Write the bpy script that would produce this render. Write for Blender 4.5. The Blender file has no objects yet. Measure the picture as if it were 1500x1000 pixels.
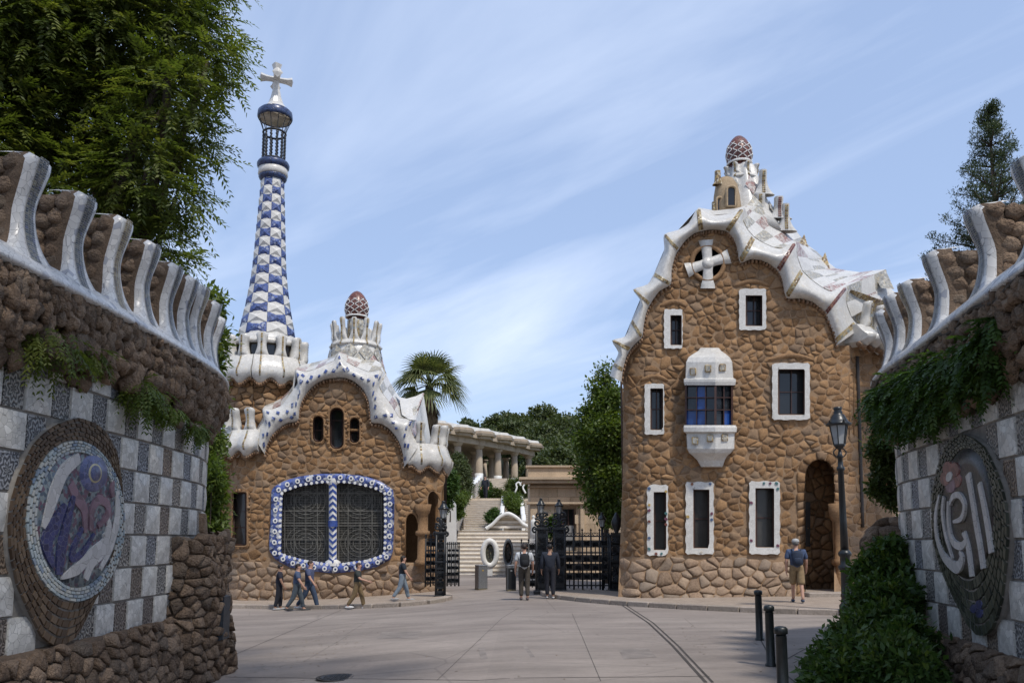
import bpy, math, random
import numpy as np
from mathutils import Vector, Matrix, noise

S = bpy.context.scene
COL = S.collection
rad = math.radians

# ------------------------------------------------------------------ camera
F = 1200.0            # focal length in photograph pixels (1500 wide)
CY = 643.0            # row of the optical axis
PIT = rad(7.0)
CAM = Vector((0.0, 0.0, 2.0))
cd = bpy.data.cameras.new('camera')
cd.sensor_width = 36.0
cd.lens = 36.0 * F / 1500.0
cd.shift_y = (CY - 500.0) / 1500.0
cd.clip_start = 0.1
cd.clip_end = 5000.0
cam = bpy.data.objects.new('camera', cd)
cam.location = CAM
cam.rotation_euler = (math.pi / 2 + PIT, 0, 0)
COL.objects.link(cam)
S.camera = cam

# ------------------------------------------------------------------ light
SUN = Vector((0.50, -0.68, 1.38)).normalized()     # towards the sun
sl = bpy.data.lights.new('sun', 'SUN')
sl.energy = 2.4
sl.angle = rad(4.0)
sl.color = (1.0, 0.94, 0.85)
so = bpy.data.objects.new('sun', sl)
so.rotation_euler = (-SUN).to_track_quat('-Z', 'Y').to_euler()
so.location = (0, 0, 60)
COL.objects.link(so)

w = bpy.data.worlds.new('World')
S.world = w
w.use_nodes = True
nt = w.node_tree
N = nt.nodes
L = nt.links
for n in list(N):
    N.remove(n)
def wn(t, **k):
    n = N.new(t)
    for a, b in k.items():
        setattr(n, a, b)
    return n
sky = wn('ShaderNodeTexSky', sky_type='NISHITA')
sky.sun_disc = False
sky.sun_elevation = math.asin(SUN.z)
sky.sun_rotation = math.atan2(SUN.x, SUN.y)
sky.air_density = 1.0
sky.dust_density = 1.2
sky.ozone_density = 2.2
bg = wn('ShaderNodeBackground')
bg.inputs[1].default_value = 0.15
out = wn('ShaderNodeOutputWorld')
tc = wn('ShaderNodeTexCoord')
sep = wn('ShaderNodeSeparateXYZ')
L.new(tc.outputs['Generated'], sep.inputs[0])
zz = wn('ShaderNodeMath', operation='MAXIMUM'); zz.inputs[1].default_value = 0.0
L.new(sep.outputs[2], zz.inputs[0])
za = wn('ShaderNodeMath', operation='ADD'); za.inputs[1].default_value = 0.22
L.new(zz.outputs[0], za.inputs[0])
dv = wn('ShaderNodeVectorMath', operation='DIVIDE')
cmb = wn('ShaderNodeCombineXYZ')
for i in range(3):
    L.new(za.outputs[0], cmb.inputs[i])
L.new(tc.outputs['Generated'], dv.inputs[0]); L.new(cmb.outputs[0], dv.inputs[1])
mp = wn('ShaderNodeMapping')
mp.inputs['Scale'].default_value = (0.42, 1.7, 0.5)
mr = wn('ShaderNodeMapping')
mr.inputs['Rotation'].default_value = (0, 0, rad(45))
L.new(dv.outputs[0], mr.inputs[0])
L.new(mr.outputs[0], mp.inputs[0])
n1 = wn('ShaderNodeTexNoise'); n1.inputs['Scale'].default_value = 1.15; n1.inputs['Detail'].default_value = 9
n1.inputs['Roughness'].default_value = 0.56; n1.inputs['Distortion'].default_value = 0.7
L.new(mp.outputs[0], n1.inputs['Vector'])
cr = wn('ShaderNodeValToRGB')
cr.color_ramp.elements[0].position = 0.45; cr.color_ramp.elements[0].color = (0, 0, 0, 1)
cr.color_ramp.elements[1].position = 0.88; cr.color_ramp.elements[1].color = (1, 1, 1, 1)
L.new(n1.outputs[0], cr.inputs[0])
mx = wn('ShaderNodeMix', data_type='RGBA')
L.new(cr.outputs[0], mx.inputs[0])
L.new(sky.outputs[0], mx.inputs[6])
mx.inputs[7].default_value = (7.6, 8.0, 8.6, 1)
hz = wn('ShaderNodeMix', data_type='RGBA'); hz.inputs[0].default_value = 0.62
hz.inputs[7].default_value = (2.4, 3.1, 4.6, 1)
L.new(mx.outputs[2], hz.inputs[6])
L.new(hz.outputs[2], bg.inputs[0])
L.new(bg.outputs[0], out.inputs[0])

vs = S.view_settings
vs.view_transform = 'Standard'
vs.look = 'None'
vs.gamma = 1.0
vs.use_curve_mapping = False
vs.exposure = 0.42
S.cycles.max_bounces = 5
S.cycles.transparent_max_bounces = 6
S.cycles.use_denoising = True

# ------------------------------------------------------------------ projection helpers (layout measured on the photograph)
def raydir(px, py):
    u = (px - 750.0) / F
    v = (CY - py) / F
    return Vector((u, math.cos(PIT) - v * math.sin(PIT), math.sin(PIT) + v * math.cos(PIT)))
def at(px, py, Y):
    d = raydir(px, py)
    return CAM + d * (Y / d.y)
def atp(px, py, plan, off=0.0):
    Y = plan(0.0)
    for _ in range(5):
        Y = plan(at(px, py, Y).x)
    return at(px, py, Y - off)
def sstep(a, b, x):
    t = min(1.0, max(0.0, (x - a) / (b - a)))
    return t * t * (3 - 2 * t)
def gz(x, y):
    if x > 0:
        return 0.05 + 0.012 * min(x, 14)
    k = 1 - sstep(35, 46, y)
    e = -x
    e = e if e < 7 else 7 + (1 - math.exp(-(e - 7) / 1.0))
    return 0.05 - 0.07 * e * k
def on_ground(px, py, lift=0.0):
    d = raydir(px, py)
    lo, hi = 3.0, 200.0
    for _ in range(50):
        m = (lo + hi) / 2
        p = CAM + d * (m / d.y)
        if p.z > gz(p.x, p.y) + lift:
            lo = m
        else:
            hi = m
    return CAM + d * (lo / d.y)

# ------------------------------------------------------------------ object helpers
WM = {}
def tag(o, label=None, cat=None, group=None, kind=None):
    if label: o['label'] = label
    if cat: o['category'] = cat
    if group: o['group'] = group
    if kind: o['kind'] = kind
    return o
def adopt(o, parent, world=None):
    world = world or Matrix()
    o.matrix_basis = world
    if parent is not None:
        o.parent = parent
        o.matrix_parent_inverse = WM[parent.name].inverted()
    WM[o.name] = world
def thing(name, label, cat, loc=(0, 0, 0), group=None):
    o = bpy.data.objects.new(name, None)
    o.empty_display_size = 0.3
    COL.objects.link(o)
    adopt(o, None, Matrix.Translation(Vector(loc)))
    return tag(o, label, cat, group)
def link(name, me, parent=None, world=None, kind=None):
    o = bpy.data.objects.new(name, me)
    COL.objects.link(o)
    adopt(o, parent, world)
    if kind: o['kind'] = kind
    return o
def copy_tree(o, parent=None):
    c = o.copy(); COL.objects.link(c)
    if parent is not None:
        c.parent = parent
    for ch in list(o.children):
        copy_tree(ch, c)
    return c

class MB:
    def __init__(s):
        s.v = []; s.f = []; s.r = []; s.m = []
    def add(s, verts, faces, rnd=0.5, mi=0):
        b = len(s.v)
        s.v.extend([tuple(x) for x in verts])
        s.f.extend([tuple(i + b for i in f) for f in faces])
        s.r.extend([rnd] * len(verts))
        s.m.extend([mi] * len(faces))
        return s
    def mesh(s, name, mats, smooth=True):
        me = bpy.data.meshes.new(name)
        me.from_pydata(s.v, [], s.f)
        if not isinstance(mats, (list, tuple)): mats = [mats]
        for m in mats: me.materials.append(m)
        if len(mats) > 1: me.polygons.foreach_set('material_index', s.m)
        me.polygons.foreach_set('use_smooth', [smooth] * len(s.f))
        a = me.attributes.new('rnd', 'FLOAT', 'POINT')
        a.data.foreach_set('value', s.r)
        me.update()
        return me
    def build(s, name, mats, parent=None, smooth=True, kind=None, world=None):
        return link(name, s.mesh(name, mats, smooth), parent, world, kind)
    # primitives
    def box(s, c, sz, rz=0.0, rnd=0.5, mi=0, bev=0.0, M=None):
        x, y, z = [k / 2 for k in sz]
        if bev <= 0:
            vs_ = [(-x, -y, -z), (x, -y, -z), (x, y, -z), (-x, y, -z), (-x, -y, z), (x, -y, z), (x, y, z), (-x, y, z)]
            fs = [(0, 3, 2, 1), (4, 5, 6, 7), (0, 1, 5, 4), (1, 2, 6, 5), (2, 3, 7, 6), (3, 0, 4, 7)]
        else:
            b = min(bev, x * .9, y * .9, z * .9)
            ring = [(-x + b, -y), (x - b, -y), (x, -y + b), (x, y - b), (x - b, y), (-x + b, y), (-x, y - b), (-x, -y + b)]
            ins = [(-x + b, -y + b), (x - b, -y + b), (x - b, -y + b), (x - b, y - b), (x - b, y - b), (-x + b, y - b), (-x + b, y - b), (-x + b, -y + b)]
            vs_ = [(p[0], p[1], -z) for p in ring] + [(p[0], p[1], z - b) for p in ring] + [(p[0], p[1], z) for p in [(-x + b, -y + b), (x - b, -y + b), (x - b, y - b), (-x + b, y - b)]]
            fs = [tuple(range(7, -1, -1))]
            for i in range(8):
                j = (i + 1) % 8
                fs.append((i, j, 8 + j, 8 + i))
            k = 16
            fs += [(8, 9, k + 1, k), (9, 10, k + 1), (10, 11, k + 2, k + 1), (11, 12, k + 2), (12, 13, k + 3, k + 2), (13, 14, k + 3), (14, 15, k, k + 3), (15, 8, k), (k, k + 1, k + 2, k + 3)]
        T = Matrix.Translation(Vector(c)) @ Matrix.Rotation(rz, 4, 'Z')
        if M is not None: T = M
        return s.add([T @ Vector(p) for p in vs_], fs, rnd, mi)
    def tube(s, pts, r, n=8, rnd=0.5, mi=0, caps=True, closed=False):
        pts = [Vector(p) for p in pts]
        k = len(pts)
        rs = r if isinstance(r, (list, tuple)) else [r] * k
        up = Vector((0, 0, 1))
        prev = None
        vs_ = []
        for i, p in enumerate(pts):
            if closed: t = pts[(i + 1) % k] - pts[i - 1]
            else: t = pts[min(i + 1, k - 1)] - pts[max(i - 1, 0)]
            t = t.normalized() if t.length > 1e-9 else Vector((0, 0, 1))
            if prev is None:
                a = up if abs(t.z) < 0.95 else Vector((0, 1, 0))
                x = t.cross(a).normalized()
            else:
                x = (prev - t * prev.dot(t))
                x = x.normalized() if x.length > 1e-6 else t.orthogonal().normalized()
            prev = x
            y = t.cross(x)
            for j in range(n):
                a = 2 * math.pi * j / n
                vs_.append(p + (x * math.cos(a) + y * math.sin(a)) * rs[i])
        fs = []
        for i in range(k if closed else k - 1):
            i2 = (i + 1) % k
            for j in range(n):
                j2 = (j + 1) % n
                fs.append((i * n + j, i * n + j2, i2 * n + j2, i2 * n + j))
        if caps and not closed:
            fs.append(tuple(range(n - 1, -1, -1)))
            fs.append(tuple((k - 1) * n + j for j in range(n)))
        return s.add(vs_, fs, rnd, mi)
    def lathe(s, prof, c, n=24, rnd=0.5, mi=0, a0=0.0, wob=None, caps=True):
        c = Vector(c)
        vs_ = []
        for (r, z) in prof:
            for j in range(n):
                a = a0 + 2 * math.pi * j / n
                k = r * (wob(a, z) if wob else 1.0)
                vs_.append(c + Vector((k * math.cos(a), k * math.sin(a), z)))
        fs = []
        for i in range(len(prof) - 1):
            for j in range(n):
                j2 = (j + 1) % n
                fs.append((i * n + j, i * n + j2, (i + 1) * n + j2, (i + 1) * n + j))
        if caps and prof[0][0] > 1e-4: fs.append(tuple(range(n - 1, -1, -1)))
        if caps and prof[-1][0] > 1e-4: fs.append(tuple((len(prof) - 1) * n + j for j in range(n)))
        return s.add(vs_, fs, rnd, mi)
    def grid(s, rows, rnd=0.5, mi=0, closed=False, flip=False):
        n = len(rows[0])
        vs_ = [p for r in rows for p in r]
        fs = []
        for i in range(len(rows) - 1):
            for j in range(n if closed else n - 1):
                j2 = (j + 1) % n
                q = (i * n + j, i * n + j2, (i + 1) * n + j2, (i + 1) * n + j)
                fs.append(q[::-1] if flip else q)
        return s.add(vs_, fs, rnd, mi)
    def prism(s, front, back, rnd=0.5, mi=0):
        n = len(front)
        fs = [tuple(range(n)), tuple(range(2 * n - 1, n - 1, -1))]
        for i in range(n):
            j = (i + 1) % n
            fs.append((j, i, n + i, n + j))
        return s.add(list(front) + list(back), fs, rnd, mi)

ICO = None
def ico_unit():
    global ICO
    if ICO is None:
        t = (1 + 5 ** .5) / 2
        v = [Vector(p).normalized() for p in [(-1, t, 0), (1, t, 0), (-1, -t, 0), (1, -t, 0), (0, -1, t), (0, 1, t), (0, -1, -t), (0, 1, -t), (t, 0, -1), (t, 0, 1), (-t, 0, -1), (-t, 0, 1)]]
        f = [(0, 11, 5), (0, 5, 1), (0, 1, 7), (0, 7, 10), (0, 10, 11), (1, 5, 9), (5, 11, 4), (11, 10, 2), (10, 7, 6), (7, 1, 8), (3, 9, 4), (3, 4, 2), (3, 2, 6), (3, 6, 8), (3, 8, 9), (4, 9, 5), (2, 4, 11), (6, 2, 10), (8, 6, 7), (9, 8, 1)]
        cache = {}
        def mid(a, b):
            k = (min(a, b), max(a, b))
            if k not in cache:
                v.append(((v[a] + v[b]) / 2).normalized()); cache[k] = len(v) - 1
            return cache[k]
        f2 = []
        for a, b, c in f:
            x, y, z = mid(a, b), mid(b, c), mid(c, a)
            f2 += [(a, x, z), (b, y, x), (c, z, y), (x, y, z)]
        ICO = (v, f2, f)
    return ICO
def blob(mb, c, r, seed=0, amp=0.18, R=None, rnd=0.5, mi=0, low=False):
    v, f2, f1 = ico_unit()
    o = Vector((seed * 3.17, seed * 1.31, seed * 7.7))
    vs_ = []
    vv = v[:12] if low else v
    for p in vv:
        k = 1 + amp * noise.noise(p * 1.6 + o) * 2
        q = Vector((p.x * r[0] * k, p.y * r[1] * k, p.z * r[2] * k))
        if R is not None: q = R @ q
        vs_.append(Vector(c) + q)
    mb.add(vs_, f1 if low else f2, rnd, mi)

# ------------------------------------------------------------------ materials
MATS = {}
def lin(c):
    return tuple(((x / 255.0) / 12.92 if x / 255.0 <= 0.04045 else ((x / 255.0 + 0.055) / 1.055) ** 2.4) for x in c) + (1,)
class NM:
    def __init__(s, name, rough=0.7, spec=0.4, metal=0.0):
        m = bpy.data.materials.new(name); m.use_nodes = True
        s.m = m; s.t = m.node_tree; s.b = s.t.nodes['Principled BSDF']
        s.b.inputs['Roughness'].default_value = rough
        s.b.inputs['Metallic'].default_value = metal
        s.b.inputs['Specular IOR Level'].default_value = spec
        MATS[name] = m
    def n(s, t, **k):
        x = s.t.nodes.new(t)
        for a, b in k.items(): setattr(x, a, b)
        return x
    def l(s, a, b): s.t.links.new(a, b)
    def math(s, op, a, b=None):
        x = s.n('ShaderNodeMath', operation=op)
        for i, q in enumerate((a, b)):
            if q is None: continue
            if isinstance(q, (int, float)): x.inputs[i].default_value = q
            else: s.l(q, x.inputs[i])
        return x.outputs[0]
    def coord(s, scale=1.0, loc=None, kind='Object'):
        t = s.n('ShaderNodeTexCoord')
        m = s.n('ShaderNodeMapping')
        m.inputs['Scale'].default_value = (scale,) * 3 if not isinstance(scale, tuple) else scale
        s.l(t.outputs[kind], m.inputs[0])
        if loc is not None: s.l(loc, m.inputs['Location'])
        return m.outputs[0]
    def noise(s, vec, scale, detail=4, rough=.55):
        x = s.n('ShaderNodeTexNoise'); x.inputs['Scale'].default_value = scale; x.inputs['Detail'].default_value = detail
        x.inputs['Roughness'].default_value = rough
        if vec is not None: s.l(vec, x.inputs['Vector'])
        return x.outputs[0]
    def vor(s, vec, scale, feature='F1', out='Distance', rnd=1.0):
        x = s.n('ShaderNodeTexVoronoi', feature=feature); x.inputs['Scale'].default_value = scale
        x.inputs['Randomness'].default_value = rnd
        s.l(vec, x.inputs['Vector'])
        return x.outputs[out]
    def ramp(s, fac, stops, interp='LINEAR'):
        x = s.n('ShaderNodeValToRGB'); x.color_ramp.interpolation = interp
        e = x.color_ramp.elements
        while len(e) < len(stops): e.new(0.5)
        for i, (p, c) in enumerate(stops):
            e[i].position = p
            e[i].color = tuple(c[:3]) + (1,) if not isinstance(c, (int, float)) else (c, c, c, 1)
        s.l(fac, x.inputs[0])
        return x.outputs[0]
    def mix(s, fac, a, b, blend='MIX'):
        x = s.n('ShaderNodeMix', data_type='RGBA', blend_type=blend)
        for i, q in ((0, fac), (6, a), (7, b)):
            if isinstance(q, (int, float)): x.inputs[i].default_value = q
            elif isinstance(q, tuple): x.inputs[i].default_value = tuple(q[:3]) + (1,)
            else: s.l(q, x.inputs[i])
        return x.outputs[2]
    def attr(s, name='rnd'):
        x = s.n('ShaderNodeAttribute'); x.attribute_name = name
        return x.outputs['Fac']
    def orand(s):
        return s.n('ShaderNodeObjectInfo').outputs['Random']
    def bump(s, h, strength=.5, dist=.02):
        x = s.n('ShaderNodeBump'); x.inputs['Strength'].default_value = strength; x.inputs['Distance'].default_value = dist
        s.l(h, x.inputs['Height']); s.l(x.outputs[0], s.b.inputs['Normal'])
    def col(s, c):
        if isinstance(c, tuple): s.b.inputs['Base Color'].default_value = tuple(c[:3]) + (1,)
        else: s.l(c, s.b.inputs['Base Color'])

def flat(name, c, rough=.6, var=.12, nscale=6, bump=0.0, bscale=30, metal=0.0, spec=.4):
    k = NM(name, rough, spec, metal)
    v = k.coord(1.0)
    f = k.noise(v, nscale, 5)
    lo = tuple(x * (1 - var) for x in c[:3]); hi = tuple(min(1, x * (1 + var)) for x in c[:3])
    k.col(k.ramp(f, [(.3, lo), (.7, hi)]))
    if bump: k.bump(k.noise(v, bscale, 5), bump, .01)
    return k.m

def stone_mat(name, dark, mid, light, bscale=14, bs=.55, bd=.03, rough=.9):
    k = NM(name, rough, .25)
    v = k.coord(1.0)
    a = k.attr()
    f = k.noise(v, 2.3, 4); f2 = k.noise(v, 17, 5, .65)
    x = k.math('ADD', k.math('MULTIPLY', a, .62), k.math('MULTIPLY', f, .45))
    c = k.ramp(x, [(.22, dark), (.5, mid), (.82, light)])
    c = k.mix(.35, c, k.ramp(f2, [(.3, tuple(q * .45 for q in mid)), (.7, tuple(min(1, q * 1.45) for q in light))]))
    st = k.ramp(k.noise(k.coord((1.1, 1.1, .35)), 1.3, 5), [(.42, 1.0), (.72, .62)])
    c = k.mix(.6, c, st, 'MULTIPLY')
    fr_ = k.math('FRACT', k.math('MULTIPLY', a, 7.31))
    gm = sum(mid) / 3
    c = k.mix(k.ramp(fr_, [(.55, 0.0), (1, .5)]), c, (gm * 1.1, gm * .95, gm * .78))
    k.col(c)
    h = k.math('ADD', k.noise(v, bscale, 6, .65), k.math('MULTIPLY', k.noise(v, bscale * 4, 3), .35))
    k.bump(h, bs, bd)
    return k.m
STONE = stone_mat('rubble_stone', (.12, .064, .029), (.245, .136, .064), (.365, .218, .11))
BASESTONE = stone_mat('base_stone', (.15, .10, .066), (.27, .18, .118), (.40, .29, .20))
MORTAR = stone_mat('mortar', (.245, .152, .083), (.295, .185, .104), (.35, .228, .132), 30, .5, .015)
ROCK = stone_mat('wall_rock', (.10, .066, .044), (.21, .142, .095), (.36, .255, .175), 7, 1.0, .12)
ROCKCORE = stone_mat('rock_core', (.085, .057, .04), (.145, .098, .066), (.20, .14, .095), 12, .8, .05)
DENTIL = stone_mat('dentil', (.16, .095, .055), (.24, .145, .085), (.33, .21, .13), 25, .5, .01)

def trencadis(name, base, grout, scale, var=.12, rough=.3, tint=None, gw=.035, warm=None):
    k = NM(name, rough, .45)
    v = k.coord(1.0)
    d = k.vor(v, scale, 'DISTANCE_TO_EDGE')
    cc = k.n('ShaderNodeTexVoronoi'); cc.inputs['Scale'].default_value = scale; k.l(v, cc.inputs['Vector'])
    rr = k.n('ShaderNodeSeparateColor'); k.l(cc.outputs['Color'], rr.inputs[0])
    lo = tuple(x * (1 - var * 1.6) for x in base); hi = tuple(min(.9, x * (1 + var)) for x in base)
    c = k.ramp(rr.outputs[0], [(0, lo), (1, hi)])
    if tint:
        for i, (th, tcol) in enumerate(tint):
            c = k.mix(k.ramp(rr.outputs[1 + i % 2], [(th - .01, 0.0), (th, 1.0)]), c, tcol)
    dirt = k.noise(k.coord((1, 1, .5)), .9, 6, .6)
    c = k.mix(.6, c, k.ramp(dirt, [(.40, 1.0), (.78, .72)]), 'MULTIPLY')
    m = k.ramp(d, [(0, 0.0), (gw, 1.0)])
    k.col(k.mix(m, grout, c))
    k.bump(k.math('ADD', m, k.math('MULTIPLY', rr.outputs[2], .8)), .35, .012)
    rg = k.ramp(m, [(0, .8), (1, rough)])
    k.l(rg, k.b.inputs['Roughness'])
    return k.m
WHITE = trencadis('white_trencadis', (.60, .58, .54), (.42, .40, .365), 11, .07, tint=[(.95, (.58, .54, .47))], gw=.035)
WHITEF = trencadis('white_trencadis_fine', (.63, .61, .57), (.44, .42, .38), 13, .06, gw=.035)
MIXW = trencadis('grey_mosaic', (.42, .41, .37), (.30, .28, .25), 13, .35, tint=[(.6, (.30, .28, .24)), (.75, (.45, .40, .30))])
PINKW = trencadis('pink_mosaic', (.40, .31, .285), (.42, .38, .35), 13, .3, tint=[(.62, (.50, .46, .42)), (.72, (.28, .13, .11))])
GOLD = trencadis('gold_mosaic', (.40, .27, .09), (.30, .22, .14), 15, .4, tint=[(.6, (.16, .10, .05)), (.7, (.5, .43, .3))])
REDM = trencadis('red_mosaic', (.16, .045, .035), (.2, .14, .1), 15, .4, tint=[(.7, (.28, .10, .06))])
REDCAP = trencadis('cap_mosaic', (.15, .048, .034), (.17, .10, .08), 18, .4)
BLUEM = trencadis('blue_mosaic', (.05, .08, .23), (.16, .18, .26), 11, .35, tint=[(.80, (.10, .14, .31)), (.95, (.30, .33, .42))], gw=.025)
BLUED = trencadis('blue_rim', (.028, .05, .13), (.08, .09, .13), 12, .4)
WHITEP = flat('white_plaster', (.66, .64, .60), .75, .1, 3, .2, 40)
BLUEP = flat('blue_glaze', (.05, .09, .30), .3, .35, 5)
WALLW = None
def wall_white():
    k = NM('wall_white_tile', .35, .4)
    r = k.orand()
    off = k.n('ShaderNodeCombineXYZ')
    k.l(k.math('MULTIPLY', r, 37.0), off.inputs[0]); k.l(k.math('MULTIPLY', r, 91.0), off.inputs[2])
    v = k.coord(1.0, off.outputs[0])
    d = k.vor(v, 13, 'DISTANCE_TO_EDGE')
    cc = k.n('ShaderNodeTexVoronoi'); cc.inputs['Scale'].default_value = 13; k.l(v, cc.inputs['Vector'])
    sc = k.n('ShaderNodeSeparateColor'); k.l(cc.outputs['Color'], sc.inputs[0])
    c = k.ramp(sc.outputs[0], [(0, (.52, .50, .46)), (1, (.74, .715, .665))])
    c = k.mix(.55, c, k.ramp(r, [(0, (.80, .80, .80)), (1, (1.0, .99, .96))]), 'MULTIPLY')
    dirt = k.noise(k.coord(2.2), 1.5, 6, .65)
    c = k.mix(.7, c, k.ramp(dirt, [(.4, 1.0), (.75, .6)]), 'MULTIPLY')
    m = k.ramp(d, [(0, 0.0), (.03, 1.0)])
    k.col(k.mix(m, (.26, .25, .235), c))
    k.bump(k.math('ADD', m, k.math('MULTIPLY', sc.outputs[1], .9)), .55, .01)
    return k.m
WALLW = wall_white()
def ornament(name, cols):
    k = NM(name, .45, .4)
    r = k.orand()
    off = k.n('ShaderNodeCombineXYZ')
    k.l(k.math('MULTIPLY', r, 53.0), off.inputs[0])
    v0 = k.coord(1.0)
    v = k.coord(1.0, off.outputs[0])
    sp = k.n('ShaderNodeSeparateXYZ'); k.l(v0, sp.inputs[0])
    ax = k.math('MULTIPLY', sp.outputs[0], 1.35); az = sp.outputs[2]
    rr = k.math('SQRT', k.math('ADD', k.math('MULTIPLY', ax, ax), k.math('MULTIPLY', az, az)))
    an = k.math('ARCTAN2', az, ax)
    pet = k.math('MULTIPLY', k.math('SINE', k.math('MULTIPLY', an, 8.0)), .022)
    w1 = k.math('SINE', k.math('MULTIPLY', k.math('ADD', k.math('ADD', rr, pet), k.math('MULTIPLY', r, .05)), 84.0))
    wob = k.noise(v, 26, 4, .7)
    w2 = k.math('SINE', k.math('MULTIPLY', k.vor(v, 16), 13.0))
    inside = k.ramp(rr, [(.17, 1.0), (.19, 0.0)])
    pat = k.mix(inside, w2, w1)
    h = k.math('ADD', pat, k.math('MULTIPLY', wob, 1.2))
    c = k.ramp(k.math('MULTIPLY', k.math('ADD', h, 1.0), .4), [(.12, cols[0]), (.5, cols[1]), (.95, cols[2])])
    c = k.mix(.5, c, k.ramp(r, [(0, (.75, .85, 1.1)), (.5, (1, 1, 1)), (1, (1.15, .95, .75))]), 'MULTIPLY')
    k.col(c)
    k.bump(h, .7, .008)
    return k.m
ORN = ornament('ornament_tile', ((.035, .035, .036), (.125, .122, .118), (.33, .32, .30)))
ORNB = ornament('ornament_tile_brown', ((.045, .034, .026), (.13, .10, .075), (.26, .21, .165)))
GROUT = flat('tile_grout', (.22, .20, .175), .9, .25, 8, .4, 40)

IRON = flat('wrought_iron', (.012, .013, .015), .45, .3, 10, .2, 40, spec=.5)
LAMPIRON = flat('lamp_iron', (.010, .012, .013), .35, .3, 10, .1, 40, spec=.5)
def glass_dark(name, c, rough=.08):
    k = NM(name, rough, .5)
    v = k.coord(1.0)
    k.col(k.ramp(k.noise(v, 1.2, 3), [(.35, tuple(x * .6 for x in c)), (.7, c)]))
    return k.m
GLASS = glass_dark('window_glass', (.018, .020, .024))
GLASSG = glass_dark('window_glass_grey', (.055, .052, .048), .25)
GLASSB = glass_dark('window_glass_blue', (.02, .07, .28), .15)
LAMPGLASS = flat('lamp_glass', (.30, .31, .31), .2, .1, 6)
WOODF = flat('dark_red_wood', (.045, .02, .016), .5, .3, 12)
STEEL = flat('brushed_steel', (.27, .28, .29), .38, .15, 20, metal=.6)
BLACKP = flat('black_panel', (.018, .019, .02), .4, .2, 8)
SAND = stone_mat('sandstone', (.42, .315, .21), (.53, .40, .27), (.62, .48, .34), 20, .35, .01)
HALLST = stone_mat('hall_stone', (.30, .235, .17), (.38, .305, .225), (.46, .375, .285), 12, .35, .02)
TREAD = flat('step_tread', (.50, .425, .335), .85, .2, 3)
RISER = flat('step_riser', (.78, .735, .665), .6, .12, 4)
WHITESM = flat('white_smooth', (.70, .69, .66), .5, .08, 3, .1, 30)

def leafmat(name, a, b, c, trans=.35):
    k = NM(name, .5, .35)
    x = k.attr()
    v = k.noise(k.coord(1.0), .9, 3)
    f = k.math('ADD', k.math('MULTIPLY', x, .6), k.math('MULTIPLY', v, .4))
    cc = k.ramp(f, [(.15, a), (.5, b), (.85, c)])
    k.col(cc)
    tr = k.n('ShaderNodeBsdfTranslucent'); k.l(k.mix(1.0, cc, (1.2, 1.25, .6), 'MULTIPLY'), tr.inputs[0])
    ms = k.n('ShaderNodeMixShader'); ms.inputs[0].default_value = trans
    o = k.t.nodes['Material Output']
    k.l(k.b.outputs[0], ms.inputs[1]); k.l(tr.outputs[0], ms.inputs[2]); k.l(ms.outputs[0], o.inputs[0])
    return k.m
LEAF1 = leafmat('leaf_locust', (.038, .058, .014), (.095, .128, .025), (.21, .225, .05), .48)
LEAF2 = leafmat('leaf_olive', (.030, .045, .012), (.060, .085, .020), (.11, .13, .03), .35)
LEAF3 = leafmat('leaf_bright', (.045, .075, .014), (.090, .135, .025), (.165, .20, .042), .42)
LEAF4 = leafmat('leaf_shrub', (.026, .055, .014), (.055, .105, .022), (.105, .165, .036), .35)
LEAF5 = leafmat('leaf_conifer', (.022, .038, .016), (.042, .064, .026), (.08, .10, .04), .25)
LEAF6 = leafmat('leaf_forest', (.034, .050, .018), (.070, .090, .032), (.12, .135, .052), .3)
LEAF7 = leafmat('leaf_palm', (.065, .085, .028), (.12, .14, .05), (.20, .20, .085), .3)
DEADF = leafmat('palm_dead_frond', (.10, .065, .035), (.16, .11, .06), (.23, .165, .10), .15)
BARK = stone_mat('bark', (.035, .026, .018), (.06, .045, .032), (.10, .075, .055), 9, .9, .04)
# ------------------------------------------------------------------ masonry tools
def inpoly(p, poly):
    x, y = p; c = False
    n = len(poly)
    for i in range(n):
        x1, y1 = poly[i]; x2, y2 = poly[i - 1]
        if (y1 > y) != (y2 > y) and x < (x2 - x1) * (y - y1) / (y2 - y1) + x1:
            c = not c
    return c
def near_on(p, poly):
    best = (1e9, None)
    x, y = p
    n = len(poly)
    for i in range(n):
        x1, y1 = poly[i - 1]; x2, y2 = poly[i]
        dx, dy = x2 - x1, y2 - y1
        t = max(0, min(1, ((x - x1) * dx + (y - y1) * dy) / (dx * dx + dy * dy + 1e-9)))
        q = (x1 + t * dx, y1 + t * dy)
        d = math.hypot(q[0] - x, q[1] - y)
        if d < best[0]: best = (d, q)
    return best
class Hole:
    def __init__(s, poly, inside=True):
        s.poly = poly; s.inside = inside
        xs = [p[0] for p in poly]; ys = [p[1] for p in poly]
        s.bb = (min(xs), min(ys), max(xs), max(ys))
    def bad(s, p):
        b = s.bb
        if not (b[0] <= p[0] <= b[2] and b[1] <= p[1] <= b[3]):
            return not s.inside
        return inpoly(p, s.poly) == s.inside
    def push(s, p):
        return near_on(p, s.poly)[1]
def rrect(x0, y0, x1, y1, r=0, n=5):
    if r <= 0: return [(x0, y0), (x1, y0), (x1, y1), (x0, y1)]
    o = []
    for cx, cy, a in ((x1 - r, y0 + r, -90), (x1 - r, y1 - r, 0), (x0 + r, y1 - r, 90), (x0 + r, y0 + r, 180)):
        for i in range(n + 1):
            t = rad(a + 90 * i / n)
            o.append((cx + r * math.cos(t), cy + r * math.sin(t)))
    return o
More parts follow.
